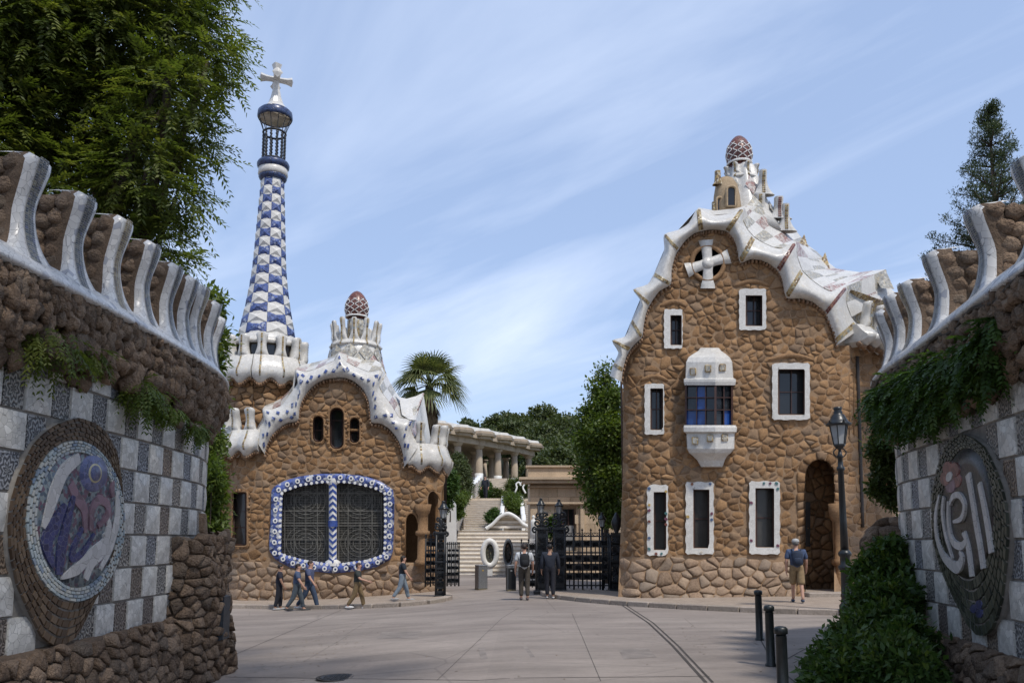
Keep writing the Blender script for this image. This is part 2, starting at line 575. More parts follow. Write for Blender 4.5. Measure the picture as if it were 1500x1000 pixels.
def arch(x0, y0, x1, y1, rise=None, n=14):
    w_ = (x1 - x0) / 2; cx = (x0 + x1) / 2
    rise = w_ if rise is None else rise
    o = [(x0, y1), ]
    for i in range(n + 1):
        t = math.pi * (1 - i / n)
        o.append((cx + w_ * math.cos(t), y0 + rise - rise * math.sin(t)))
    o.append((x1, y1))
    return o
def scale_poly(poly, k, c=None):
    if c is None: c = (sum(p[0] for p in poly) / len(poly), sum(p[1] for p in poly) / len(poly))
    return [(c[0] + (p[0] - c[0]) * k, c[1] + (p[1] - c[1]) * k) for p in poly]
def grow(poly, d):
    n = len(poly); a = 0
    for i in range(n):
        a += poly[i - 1][0] * poly[i][1] - poly[i][0] * poly[i - 1][1]
    s_ = 1 if a > 0 else -1
    o = []
    for i in range(n):
        p0, p1, p2 = poly[i - 1], poly[i], poly[(i + 1) % n]
        e1 = Vector((p1[0] - p0[0], p1[1] - p0[1])); e2 = Vector((p2[0] - p1[0], p2[1] - p1[1]))
        if e1.length < 1e-6: e1 = e2
        if e2.length < 1e-6: e2 = e1
        n1_ = Vector((e1.y, -e1.x)).normalized() * s_; n2_ = Vector((e2.y, -e2.x)).normalized() * s_
        m_ = (n1_ + n2_)
        m_ = m_.normalized() if m_.length > 1e-3 else n1_
        k = d / max(.45, m_.dot(n1_))
        o.append((p1[0] + m_.x * k, p1[1] + m_.y * k))
    return o
def clip(poly, a, b, c):       # keep a*x+b*y<=c
    o = []
    n = len(poly)
    for i in range(n):
        p, q = poly[i - 1], poly[i]
        dp = a * p[0] + b * p[1] - c; dq = a * q[0] + b * q[1] - c
        if (dp < 0) != (dq < 0):
            t = dp / (dp - dq)
            o.append((p[0] + (q[0] - p[0]) * t, p[1] + (q[1] - p[1]) * t))
        if dq <= 0: o.append(q)
    return o
def voronoi(x0, y0, x1, y1, sx, sy, seed, jit=.42, drop=.12, extra=()):
    rg = random.Random(seed)
    pts = {}
    ny = int((y1 - y0) / sy) + 3; nx = int((x1 - x0) / sx) + 3
    for j in range(-1, ny):
        for i in range(-1, nx):
            if rg.random() < drop: continue
            pts[(i, j)] = (x0 + (i + .5 * (j % 2) + rg.uniform(-jit, jit)) * sx, y0 + (j + rg.uniform(-jit, jit)) * sy)
    cells = []
    k = sx / sy
    for (i, j), p in pts.items():
        if not (x0 - sx < p[0] < x1 + sx and y0 - sy < p[1] < y1 + sy): continue
        poly = [(p[0] - 2 * sx, p[1] - 2 * sy), (p[0] + 2 * sx, p[1] - 2 * sy), (p[0] + 2 * sx, p[1] + 2 * sy), (p[0] - 2 * sx, p[1] + 2 * sy)]
        for dj in range(-3, 4):
            for di in range(-3, 4):
                if (di or dj) and (i + di, j + dj) in pts:
                    q = pts[(i + di, j + dj)]
                    a, b = q[0] - p[0], (q[1] - p[1]) * k * k
                    mx_, my_ = (p[0] + q[0]) / 2, (p[1] + q[1]) / 2
                    poly = clip(poly, a, b, a * mx_ + b * my_)
                    if len(poly) < 3: break
            if len(poly) < 3: break
        if len(poly) >= 3: cells.append((p, poly))
    return cells
def area(poly):
    return abs(sum(poly[i - 1][0] * poly[i][1] - poly[i][0] * poly[i - 1][1] for i in range(len(poly)))) / 2
def chaikin(poly):
    o = []
    for i in range(len(poly)):
        p, q = poly[i - 1], poly[i]
        o.append((p[0] * .86 + q[0] * .14, p[1] * .86 + q[1] * .14))
        o.append((p[0] * .14 + q[0] * .86, p[1] * .14 + q[1] * .86))
    return o
def dedupe(poly, d):
    o = []
    for p in poly:
        if not o or math.hypot(p[0] - o[-1][0], p[1] - o[-1][1]) > d: o.append(p)
    if len(o) > 1 and math.hypot(o[0][0] - o[-1][0], o[0][1] - o[-1][1]) <= d: o.pop()
    return o
def masonry(parent, name, rest, cells, holes, mapf, mat, joint, h, seed, limit=300, amin=12, hfun=None, back=.02):
    """pillow stones from cells; the largest become parts, the rest one joined part"""
    rg = random.Random(seed)
    st = []
    for cen, poly in cells:
        if any(H.bad(cen) for H in holes): continue
        xs_ = [p[0] for p in poly]; ys_ = [p[1] for p in poly]
        if any(H.inside and H.bb[0] < max(xs_) and H.bb[2] > min(xs_) and H.bb[1] < max(ys_) and H.bb[3] > min(ys_) for H in holes):
            poly = [(poly[i - 1][0] + (poly[i][0] - poly[i - 1][0]) * k / 3, poly[i - 1][1] + (poly[i][1] - poly[i - 1][1]) * k / 3) for i in range(len(poly)) for k in (1, 2, 3)]
        poly = [next((H.push(p) for H in holes if H.bad(p)), p) for p in poly]
        poly = dedupe(poly, joint * .7)
        if len(poly) < 3: continue
        A = area(poly)
        if A < amin: continue
        c = (sum(p[0] for p in poly) / len(poly), sum(p[1] for p in poly) / len(poly))
        sh = []
        for p in poly:
            d = math.hypot(p[0] - c[0], p[1] - c[1])
            k = max(.5, 1 - joint / max(d, 1e-6))
            sh.append((c[0] + (p[0] - c[0]) * k, c[1] + (p[1] - c[1]) * k))
        sh = chaikin(sh)
        if len(sh) > 22: sh = sh[::2]
        st.append((A, c, sh))
    st.sort(key=lambda t: -t[0])
    # what shows largest: judge by size in metres seen through mapf is near constant, area is enough
    J = MB()
    for i, (A, c, sh) in enumerate(st):
        mb = MB() if i < limit else J
        hh = h * rg.uniform(.55, 1.25) * (hfun(c) if hfun else 1.0)
        tx, ty = rg.uniform(-.4, .4), rg.uniform(-.4, .4)
        n = len(sh)
        vs_ = [mapf(p[0], p[1], -back) for p in sh]
        R_ = math.sqrt(A)
        for k, hk in ((.965, .70), (.86, .98)):
            for p in sh:
                q = (c[0] + (p[0] - c[0]) * k, c[1] + (p[1] - c[1]) * k)
                til = 1 + tx * (q[0] - c[0]) / R_ * 2 + ty * (q[1] - c[1]) / R_ * 2
                vs_.append(mapf(q[0], q[1], hh * hk * til))
        vs_.append(mapf(c[0], c[1], hh * rg.uniform(.88, 1.1)))
        fs = []
        for a in range(2):
            for j in range(n):
                j2 = (j + 1) % n
                fs.append((a * n + j, a * n + j2, (a + 1) * n + j2, (a + 1) * n + j))
        for j in range(n): fs.append((2 * n + j, 2 * n + (j + 1) % n, 3 * n))
        mb.add(vs_, fs, rg.random())
        if i < limit: mb.build(name, mat, parent)
    if J.f: J.build(rest, mat, parent, kind='stuff')
def sheet(mapf, x0, y0, x1, y1, step, holes, mb, off=0.0):
    """backing surface with openings: grid of quads with its edges drawn to the opening"""
    nx = int((x1 - x0) / step); ny = int((y1 - y0) / step)
    idx = {}; vs_ = []; fs = []
    P = {}
    for j in range(ny + 1):
        for i in range(nx + 1):
            p = (x0 + (x1 - x0) * i / nx, y0 + (y1 - y0) * j / ny)
            ok = True
            for H in holes:
                b = H.bad(p)
                if H.inside and not (H.bb[0] - step < p[0] < H.bb[2] + step and H.bb[1] - step < p[1] < H.bb[3] + step): continue
                d, q = near_on(p, H.poly)
                if d < step * .75: p = q
                elif b: ok = False
            P[(i, j)] = (p, ok)
    def vid(k):
        if k not in idx:
            idx[k] = len(vs_); p = P[k][0]
            vs_.append(mapf(p[0], p[1], off))
        return idx[k]
    for j in range(ny):
        for i in range(nx):
            ks = [(i, j), (i + 1, j), (i + 1, j + 1), (i, j + 1)]
            if not all(P[k][1] for k in ks): continue
            c = (sum(P[k][0][0] for k in ks) / 4, sum(P[k][0][1] for k in ks) / 4)
            if any(H.bad(c) for H in holes): continue
            fs.append(tuple(vid(k) for k in ks[::-1]))
    mb.add(vs_, fs)
def ribbon(pts, wds, sub=6):
    """closed outline of a stroke with varying width through pts"""
    P = []
    n = len(pts)
    for i in range(n - 1):
        p0 = pts[max(i - 1, 0)]; p1 = pts[i]; p2 = pts[i + 1]; p3 = pts[min(i + 2, n - 1)]
        for k in range(sub):
            t = k / sub
            def cr_(a, b, c, d):
                return .5 * (2 * b + (c - a) * t + (2 * a - 5 * b + 4 * c - d) * t * t + (3 * b - a - 3 * c + d) * t ** 3)
            P.append((cr_(p0[0], p1[0], p2[0], p3[0]), cr_(p0[1], p1[1], p2[1], p3[1]), wds[i] * (1 - t) + wds[i + 1] * t))
    P.append((pts[-1][0], pts[-1][1], wds[-1]))
    Lr, Rr = [], []
    for i, (x, y, q) in enumerate(P):
        a = P[max(i - 1, 0)]; b = P[min(i + 1, len(P) - 1)]
        d = Vector((b[0] - a[0], b[1] - a[1])); d = d.normalized() if d.length > 0 else Vector((1, 0))
        Lr.append((x - d.y * q / 2, y + d.x * q / 2)); Rr.append((x + d.y * q / 2, y - d.x * q / 2))
    return Lr, Rr
def stroke(mb, pts, wds, mapf, lo, hi, rnd=.5, mi=0):
    Lr, Rr = ribbon(pts, wds)
    rows = []
    for a, b in zip(Lr, Rr):
        m_ = ((a[0] + b[0]) / 2, (a[1] + b[1]) / 2)
        e = lambda t: (a[0] + (b[0] - a[0]) * t, a[1] + (b[1] - a[1]) * t)
        rows.append([mapf(*a, lo), mapf(*e(.04), hi * .97 + lo * .03), mapf(*m_, hi), mapf(*e(.96), hi * .97 + lo * .03), mapf(*b, lo)])
    mb.grid(rows, rnd, mi)
    for r_ in (rows[0], rows[-1]):
        mb.add(r_, [(0, 1, 2, 3, 4)], rnd, mi)
def patch(mb, poly, mapf, lo, hi, rnd=.5, mi=0):
    """raised flat piece with a bevelled rim"""
    n = len(poly)
    c = (sum(p[0] for p in poly) / n, sum(p[1] for p in poly) / n)
    ins = scale_poly(poly, .88, c)
    vs_ = [mapf(*p, lo) for p in poly] + [mapf(*p, hi) for p in ins] + [mapf(*c, hi)]
    fs = [(i, (i + 1) % n, n + (i + 1) % n, n + i) for i in range(n)] + [(n + i, n + (i + 1) % n, 2 * n) for i in range(n)]
    mb.add(vs_, fs, rnd, mi)
def ellipse(cx, cy, rx, ry, n=24, a=0.0):
    o = []
    for i in range(n):
        t = 2 * math.pi * i / n
        x, y = rx * math.cos(t), ry * math.sin(t)
        o.append((cx + x * math.cos(a) - y * math.sin(a), cy + x * math.sin(a) + y * math.cos(a)))
    return o
def catmull(pts, sub=12):
    P = [Vector(p) for p in pts]
    o = []
    for i in range(len(P) - 1):
        a, b, c, d = P[max(i - 1, 0)], P[i], P[i + 1], P[min(i + 2, len(P) - 1)]
        for k in range(sub):
            t = k / sub
            o.append(.5 * (2 * b + (c - a) * t + (2 * a - 5 * b + 4 * c - d) * t * t + (3 * b - a - 3 * c + d) * t ** 3))
    o.append(P[-1])
    return o

# ------------------------------------------------------------------ ground
def road_mat():
    k = NM('road_concrete', .85, .3)
    v = k.coord(1.0)
    big = k.noise(v, .22, 6, .6); fine = k.noise(v, 9, 6, .7); mid_ = k.noise(k.coord((.35, 1.6, 1)), .8, 6, .62)
    c = k.ramp(big, [(.3, (.22, .185, .162)), (.7, (.315, .27, .235))])
    c = k.mix(.75, c, k.ramp(mid_, [(.35, .70), (.65, 1.10)]), 'MULTIPLY')
    pt = k.n('ShaderNodeTexVoronoi'); pt.inputs['Scale'].default_value = .16; k.l(v, pt.inputs['Vector'])
    ps = k.n('ShaderNodeSeparateColor'); k.l(pt.outputs['Color'], ps.inputs[0])
    c = k.mix(.5, c, k.ramp(ps.outputs[0], [(0, .86), (1, 1.08)]), 'MULTIPLY')
    c = k.mix(.5, c, k.ramp(fine, [(.3, .8), (.7, 1.1)]), 'MULTIPLY')
    sp = k.ramp(k.noise(v, 1.7, 7, .7), [(.62, 1.0), (.72, .72)])
    c = k.mix(.8, c, sp, 'MULTIPLY')
    ck = k.n('ShaderNodeTexVoronoi', feature='DISTANCE_TO_EDGE'); ck.inputs['Scale'].default_value = .33
    k.l(k.mix(.12, v, k.n('ShaderNodeTexNoise').outputs['Color']), ck.inputs['Vector'])
    c = k.mix(.5, c, k.ramp(ck.outputs[0], [(0, .55), (.006, 1.0)]), 'MULTIPLY')
    k.col(c)
    k.bump(fine, .25, .01)
    return k.m
ROAD = road_mat()
def pave_mat():
    k = NM('pavement_setts', .85, .3)
    v = k.coord(1.0)
    br = k.n('ShaderNodeTexBrick'); br.inputs['Scale'].default_value = 3.2
    br.inputs['Color1'].default_value = (.30, .24, .19, 1); br.inputs['Color2'].default_value = (.37, .30, .24, 1)
    br.inputs['Mortar'].default_value = (.19, .15, .12, 1); br.inputs['Mortar Size'].default_value = .012
    k.l(v, br.inputs[0])
    c = k.mix(.6, br.outputs[0], k.ramp(k.noise(v, 2.5, 6, .65), [(.3, .7), (.7, 1.12)]), 'MULTIPLY')
    k.col(c); k.bump(k.noise(v, 14, 5), .3, .01)
    return k.m
PAVE = pave_mat()
KERB = stone_mat('kerb_granite', (.24, .20, .165), (.31, .26, .215), (.39, .33, .28), 18, .5, .01)
GRAVEL = flat('bare_earth', (.16, .12, .085), .95, .3, .4, .5, 6)

mb = MB()
xs = [-900, -300, -120, -60, -30] + [-20 + i for i in range(0, 41)] + [30, 60, 120, 300, 900]
ys = [-300, -60, -20] + [-8 + 1.5 * i for i in range(0, 40)] + [60, 90, 130, 300, 900, 2500]
mb.grid([[(x, y, gz(x, y)) for x in xs] for y in ys])
g = mb.build('road', ROAD); tag(g, kind='structure')

def groove(pts, wd, mat, name, lift=.004):
    m_ = MB()
    P = [on_ground(*p) for p in pts]
    D = []
    for a, b in zip(P[:-1], P[1:]):
        for k in range(10): D.append(a.lerp(b, k / 10))
    D.append(P[-1])
    rows = []
    for i, p in enumerate(D):
        t = (D[min(i + 1, len(D) - 1)] - D[max(i - 1, 0)]).normalized()
        nn = Vector((-t.y, t.x, 0)).normalized() * wd / 2
        rows.append([Vector((q.x, q.y, gz(q.x, q.y) + lift)) for q in (p + nn, p - nn)])
    m_.grid(rows)
    return m_.build(name, mat, g)
DARKJ = flat('dark_joint', (.055, .046, .04), .9, .3, 5)
groove([(908, 884), (950, 912), (985, 945), (1034, 999)], .05, DARKJ, 'slot_drain')
groove([(914, 884), (957, 912), (993, 945), (1044, 999)], .04, DARKJ, 'slot_drain')
groove([(335, 962), (420, 926), (500, 893)], .02, DARKJ, 'slab_joint')
groove([(330, 991), (700, 996), (1040, 990)], .022, DARKJ, 'slab_joint')
groove([(1115, 938), (1135, 975), (1165, 999)], .025, DARKJ, 'slab_joint')
groove([(1135, 975), (1170, 955), (1190, 945)], .02, DARKJ, 'slab_joint')
groove([(560, 905), (760, 898), (905, 905)], .009, DARKJ, 'slab_joint')
groove([(640, 996), (735, 905), (760, 890)], .009, DARKJ, 'slab_joint')
groove([(330, 915), (470, 911), (640, 915)], .008, DARKJ, 'slab_joint')
groove([(880, 997), (852, 930), (838, 898)], .008, DARKJ, 'slab_joint')
PATCH = flat('repair_patch', (.20, .172, .152), .9, .25, 3, .4, 30)
for q in ([(700, 948), (772, 946), (784, 962), (704, 965)], [(560, 925), (618, 924), (612, 934), (552, 935)], [(905, 950), (948, 948), (962, 962), (914, 965)]):
    m_ = MB(); m_.add([on_ground(*p_) + Vector((0, 0, .003)) for p_ in q], [(0, 1, 2, 3)]); m_.build('repair_patch', PATCH, g, False)
# manhole cover
p = on_ground(497, 992)
mh = thing('manhole_cover', 'dark round iron manhole cover set flush in the road concrete', 'manhole cover', (p.x, p.y, p.z))
m_ = MB(); m_.lathe([(.30, .003), (.30, .012), (.27, .014), (.265, .009), (.0, .009)], p, 28); m_.build('cover_plate', IRON, mh)
m_ = MB(); m_.lathe([(.36, .002), (.36, .010), (.31, .010), (.31, .002)], p, 28); m_.build('frame_ring', DARKJ, mh)
m_ = MB()
for i in range(7):
    for j in range(7):
        x, y = (i - 3) * .07, (j - 3) * .07
        if math.hypot(x, y) < .23: m_.box((p.x + x, p.y + y, p.z + .012), (.04, .04, .006), .785)
m_.build('tread_pattern', IRON, mh, kind='stuff')

def pavement(name, kerb, inner, h=.13, depth=.28):
    """raised footway: kerb is the road edge in ground points, inner the far edge"""
    K = [Vector((q.x, q.y, 0)) for q in catmull(kerb, 8)]
    I = [Vector((q.x, q.y, 0)) for q in catmull(inner, 8)]
    n = max(len(K), len(I))
    def res(P):
        L_ = [0]
        for a, b in zip(P[:-1], P[1:]): L_.append(L_[-1] + (b - a).length)
        o = []; j = 0
        for k in range(n * 2):
            t = L_[-1] * k / (n * 2 - 1)
            while j < len(L_) - 2 and L_[j + 1] < t: j += 1
            o.append(P[j].lerp(P[j + 1], (t - L_[j]) / max(1e-6, L_[j + 1] - L_[j])))
        return o, L_[-1]
    K, LK = res(K); I, _ = res(I)
    up = lambda q: Vector((q.x, q.y, gz(q.x, q.y) + h))
    m_ = MB(); m_.grid([[up(k), up(k.lerp(i, .5)), up(i)] for k, i in zip(K, I)], flip=True)
    pv = m_.build(name, PAVE); tag(pv, kind='structure')
    # kerb stones
    rg = random.Random(5)
    s_ = 0; i = 0
    acc = [0]
    for a, b in zip(K[:-1], K[1:]): acc.append(acc[-1] + (b - a).length)
    def atd(d):
        j = 0
        while j < len(acc) - 2 and acc[j + 1] < d: j += 1
        return K[j].lerp(K[j + 1], (d - acc[j]) / max(1e-6, acc[j + 1] - acc[j]))
    while s_ < acc[-1] - .3:
        e = min(acc[-1], s_ + rg.uniform(.7, 1.0))
        a, b = atd(s_ + .008), atd(e - .008)
        t = (b - a).normalized(); q = (a + b) / 2
        zc = gz(q.x, q.y)
        M_ = Matrix.Translation(Vector((q.x, q.y, zc + h / 2 - .03))) @ Matrix.Rotation(math.atan2(t.y, t.x), 4, 'Z') @ Matrix.Rotation(-math.atan2(gz(b.x, b.y) - gz(a.x, a.y), (b - a).length), 4, 'Y')
        m_ = MB(); m_.box((0, 0, 0), ((b - a).length, depth, h + .08), 0, rg.random(), 0, .02)
        m_.build('kerb_stone', KERB, pv, False, world=M_)
        s_ = e
    return pv
kl = [on_ground(250, 892), on_ground(335, 890), on_ground(440, 891.5), on_ground(540, 890), on_ground(610, 886), on_ground(648, 880.5), on_ground(657, 876), on_ground(648, 871), on_ground(630, 866)]
il = [on_ground(250, 868), on_ground(335, 864), on_ground(440, 862), on_ground(540, 860), on_ground(600, 860), on_ground(615, 860), on_ground(622, 860), on_ground(624, 861), on_ground(626, 862)]
pavement('pavement_left', [Vector((p.x, p.y, 0)) for p in kl], [Vector((p.x, p.y, 0)) for p in il])
kr = [(1.35, 31.6), (1.15, 29.9), (1.25, 28.6), (2.0, 26.6), (3.2, 24.7), (4.8, 23.0), (6.6, 21.6), (8.6, 20.6), (11.2, 20.2)]
ir = [(2.5, 31.6), (2.6, 30.8), (3.0, 30.2), (3.9, 28.6), (5.0, 27.2), (6.2, 27.0), (8.0, 27.0), (10.0, 27.6), (13.5, 29.0)]
pavement('pavement_right', [Vector((x, y, 0)) for x, y in kr], [Vector((x, y, 0)) for x, y in ir])

# ------------------------------------------------------------------ mosaic boundary walls
class Wall:
    def __init__(s, pts, side):
        P = catmull([(x, y, 0) for x, y in pts], 16)
        s.P = P; s.side = side
        s.acc = [0]
        for a, b in zip(P[:-1], P[1:]): s.acc.append(s.acc[-1] + (b - a).length)
        s.len = s.acc[-1]
    def frame(s, d):
        d = max(0, min(s.len, d))
        lo, hi = 0, len(s.acc) - 1
        while hi - lo > 1:
            m = (lo + hi) // 2
            if s.acc[m] <= d: lo = m
            else: hi = m
        j = lo
        t_ = (d - s.acc[j]) / max(1e-6, s.acc[j + 1] - s.acc[j])
        p = s.P[j].lerp(s.P[j + 1], t_)
        def tan(i):
            return (s.P[min(i + 1, len(s.P) - 1)] - s.P[max(i - 1, 0)]).normalized()
        t = tan(j).lerp(tan(j + 1), t_).normalized()
        n_ = Vector((t.y, -t.x, 0)) * s.side
        return p, t, n_
    def pt(s, d, z, off=0.0):
        p, t, n_ = s.frame(d)
        return Vector((p.x, p.y, z)) + n_ * off
    def pix(s, px, py):
        d = raydir(px, py)
        k = d.x / d.y
        best = None
        for j in range(len(s.P) - 1):
            a, b = s.P[j], s.P[j + 1]
            fa, fb = a.x - k * a.y, b.x - k * b.y
            if fa * fb <= 0 and abs(fa - fb) > 1e-9:
                t = fa / (fa - fb); q = a.lerp(b, t)
                if best is None or q.y < best[0]: best = (q.y, s.acc[j] + t * (s.acc[j + 1] - s.acc[j]))
        if best is None: best = (s.P[0].y, 0.0)
        return best[1], CAM.z + d.z / d.y * best[0]

def tile_mesh(wd, ht, kind, mat):
    m_ = MB()
    e = .012; x, z = wd / 2 - e, ht / 2 - e
    if kind == 'white':      # shallow faceted cushion
        rings = [(1, .0), (.97, .03), (.55, .042)]
        vs_ = []
        for k, y in rings:
            for sx, sz in ((-1, -1), (0, -1), (1, -1), (1, 0), (1, 1), (0, 1), (-1, 1), (-1, 0)):
                vs_.append((sx * x * k, -y, sz * z * k))
        vs_.append((x * .12, -.055, z * .1))
        fs = [(r * 8 + j, r * 8 + (j + 1) % 8, (r + 1) * 8 + (j + 1) % 8, (r + 1) * 8 + j) for r in range(2) for j in range(8)] + [(16 + j, 16 + (j + 1) % 8, 24) for j in range(8)]
    else:
        rings = [(1, .0), (.97, .022), (.86, .022), (.84, .014)]
        vs_ = []
        for k, y in rings:
            for sx, sz in ((-1, -1), (1, -1), (1, 1), (-1, 1)):
                vs_.append((sx * x * k, -y, sz * z * k))
        fs = [(r * 4 + j, r * 4 + (j + 1) % 4, (r + 1) * 4 + (j + 1) % 4, (r + 1) * 4 + j) for r in range(3) for j in range(4)] + [(12, 13, 14, 15)]
    m_.add(vs_, fs)
    return m_.mesh('tile', mat, False)

def finger(mb, base, right, outw, H, wf, df, of, n=12, rows=14, rnd=.5, sq=.75, mi=0):
    """upright tapered merlon: widths wf(t), depths df(t), outward lean of(t), t from 0 to 1"""
    R_ = []
    up = Vector((0, 0, 1))
    for i in range(rows + 1):
        t = i / rows
        c = base + up * (H * t) + outw * of(t)
        ring = []
        for j in range(n):
            a = 2 * math.pi * j / n + math.pi / n
            ca, sa = math.cos(a), math.sin(a)
            x = math.copysign(abs(ca) ** sq, ca) * wf(t); y = math.copysign(abs(sa) ** sq, sa) * df(t)
            ring.append(c + right * x + outw * y)
        R_.append(ring)
    mb.grid(R_, rnd, mi, closed=True)
    c = sum(R_[-1], Vector()) / n
    mb.add(R_[-1] + [c + up * .02], [(j, (j + 1) % n, n) for j in range(n)], rnd, mi)

def mosaic_wall(name, label, W, zt0, zt1, ztop, merl, Hm, tiles_rng, skip, seed, medpoly, rockd=(0, 1e9), back=.75):
    rg = random.Random(seed)
    p0 = W.pt(W.len * .4, 0)
    root = thing(name, label, 'wall', (p0.x, p0.y, gz(p0.x, p0.y)))
    ds = [W.len * i / 90 for i in range(91)]
    gb = lambda d: gz(W.pt(d, 0).x, W.pt(d, 0).y)
    m_ = MB()
    rows = []
    for d in ds:
        b_ = gb(d)
        prof = [(-.03, b_ - .2), (-.03, zt1 + .3), (-.1, ztop), (-back, ztop), (-back, b_ - .2)]
        rows.append([W.pt(d, z, o) for o, z in prof])
    m_.grid(rows, flip=W.side < 0)
    m_.add(rows[-1], [(0, 1, 2, 3, 4)]); m_.add(rows[0], [(0, 1, 2, 3, 4)])
    m_.build('wall_core', GROUT, root, False)
    # tiles
    tw, tg, th = .50, .36, .45
    mw = tile_mesh(tw, th, 'white', WALLW); mo = tile_mesh(tg, th, 'orn', ORN); mob = tile_mesh(tg, th, 'orn', ORNB)
    nrow = int(round((zt1 - zt0) / th)) + 1
    for r in range(nrow):
        z = zt0 + (r + .5) * th
        d = -(r % 2) * (tw + tg) / 2 + .03
        k = 0
        while d < W.len:
            wd = tw if k % 2 == 0 else tg
            c = d + wd / 2
            k += 1; d += wd
            if not (tiles_rng[0] < c < tiles_rng[1]): continue
            if skip(c, z): continue
            p, t, n_ = W.frame(c)
            xax = -t * W.side if True else t
            # local x to the right seen from the road, y into the wall, z up
            yax = -n_; zax = Vector((0, 0, 1)); xax = yax.cross(zax)
            M_ = Matrix((( xax.x, yax.x, zax.x, p.x - n_.x * .03), (xax.y, yax.y, zax.y, p.y - n_.y * .03), (xax.z, yax.z, zax.z, z), (0, 0, 0, 1)))
            M_ = M_ @ Matrix.Rotation(rg.uniform(-.012, .012), 4, 'Y') @ Matrix.Rotation(rg.uniform(-.012, .012), 4, 'X')
            o = link('tile', mw if wd == tw else (mob if rg.random() < (.5 if r < 2 else .12) else mo), root, M_)
    # rubble plinth
    lo = min(gb(0), gb(W.len)) - .05
    cells = voronoi(0, lo, W.len, zt0 + .06, .21, .17, seed, .45, .12)
    hol = [Hole([(rockd[0], lo - 1), (rockd[1], lo - 1), (rockd[1], zt0 + .08), (rockd[0], zt0 + .08)], False)]
    def mpl(d, z, off): 
        t = max(0, (zt0 + .05 - z)) / (zt0 - lo)
        return W.pt(d, z, .05 + .20 * t ** .7 + off)
    m_ = MB(); m_.grid([[mpl(d, lo - .1, 0), mpl(d, lo + (zt0 - lo) * .33, 0), mpl(d, lo + (zt0 - lo) * .66, 0), mpl(d, zt0 + .03, 0), W.pt(d, zt0 + .06, -.04)] for d in ds], flip=W.side < 0)
    m_.build('plinth_core', ROCKCORE, root)
    masonry(root, 'plinth_stone', 'plinth_rubble', cells, hol, mpl, ROCK, .012, .085, seed + 1, 300, .004)
    # overhanging rustic cornice
    m_ = MB()
    prof = [(-.03, zt1 + .12), (.06, zt1 + .28), (.13, zt1 + .52), (.22, ztop - .25), (.24, ztop), (-.1, ztop)]
    m_.grid([[W.pt(d, z, o) for o, z in prof] for d in ds], flip=W.side < 0)
    m_.build('cornice_core', ROCKCORE, root)
    J = MB(); cnt = 0
    rowsd = [(ztop - .07, .25, .075, .062, .12), (ztop - .20, .26, .10, .075, .13), (ztop - .36, .235, .12, .085, .15), (ztop - .55, .19, .14, .11, .19), (ztop - .74, .11, .14, .11, .22), (ztop - .92, .04, .12, .09, .24)]
    big = []
    for ri, (z, off, rz_, ro, sp) in enumerate(rowsd):
        d = rg.uniform(0, sp)
        while d < W.len:
            if z < zt1 - .22: d += sp; continue
            p, t, n_ = W.frame(d)
            if ri < 4 or rg.random() < (.85 if ri == 4 else .3):
                big.append((ri, d, z + rg.uniform(-.03, .03), off + rg.uniform(-.03, .03), rz_ * rg.uniform(.7, 1.5), ro * rg.uniform(.7, 1.35), sp * rg.uniform(.42, .78)))
            d += sp * rg.uniform(.85, 1.1)
    for i, (ri, d, z, off, rz_, ro, rs) in enumerate(big):
        p, t, n_ = W.frame(d)
        ry_ = t.lerp(t, 0)
        R_ = Matrix((t, n_, Vector((0, 0, 1)))).transposed()
        tlt = Matrix.Rotation(rg.uniform(-.35, .35), 3, 'Y')
        mb2 = MB()
        blob(mb2, W.pt(d, z, off), (rs, ro, rz_), seed * 100 + i, .32, R_ @ tlt, rg.random())
        if ri >= 2 and cnt < 300 and d > .2:
            mb2.build('cornice_stone', ROCK, root); cnt += 1
        else:
            J.add(mb2.v, mb2.f, mb2.r[0])
            J.r[-len(mb2.v):] = mb2.r
    J.build('cornice_roll', ROCK, root, kind='stuff')
    # white mosaic band at the foot of the merlons
    m_ = MB()
    bp = [(.20, ztop - .02), (.33, ztop), (.335, ztop + .04), (.24, ztop + .16), (.12, ztop + .26), (-.1, ztop + .30), (-back, ztop + .30)]
    m_.grid([[W.pt(d, z, o) for o, z in bp] for d in ds], flip=W.side < 0)
    m_.build('coping_band', WALLB, root)
    for i, dm in enumerate(merl):
        p, t, n_ = W.frame(dm)
        base = W.pt(dm, ztop + .10, 0)
        H = Hm * rg.uniform(.97, 1.03)
        wf = lambda q: .112 + .42 * math.exp(-q * 6.5) + .05 * sstep(.55, 1, q) - .055 * sstep(.93, 1.0, q)
        of = lambda q: .06 + .20 * math.exp(-q * 4.5) + .16 * sstep(.45, 1.0, q)
        # white front shell
        rows = []
        nr = 22
        for r in range(nr + 1):
            q = r / nr
            w_ = wf(q); o_ = of(q); z = base.z + H * q
            row = []
            for k in range(9):
                a = -1 + 2 * k / 8
                row.append(p + t * (a * w_) + n_ * (o_ - .022 * a * a * (w_ / .15) ** .5 - (.10 if q > .97 else 0)) + Vector((0, 0, z)))
            rows.append([row[0] - n_ * .14] + row + [row[-1] - n_ * .14])
        top = [v - n_ * .25 + Vector((0, 0, .02)) for v in rows[-1]]
        rows.append(top)
        m_ = MB(); m_.grid(rows, flip=W.side < 0)
        ml = m_.build('merlon', WALLB, root)
        # tessera stripe down the edge of the shell
        sm = MB()
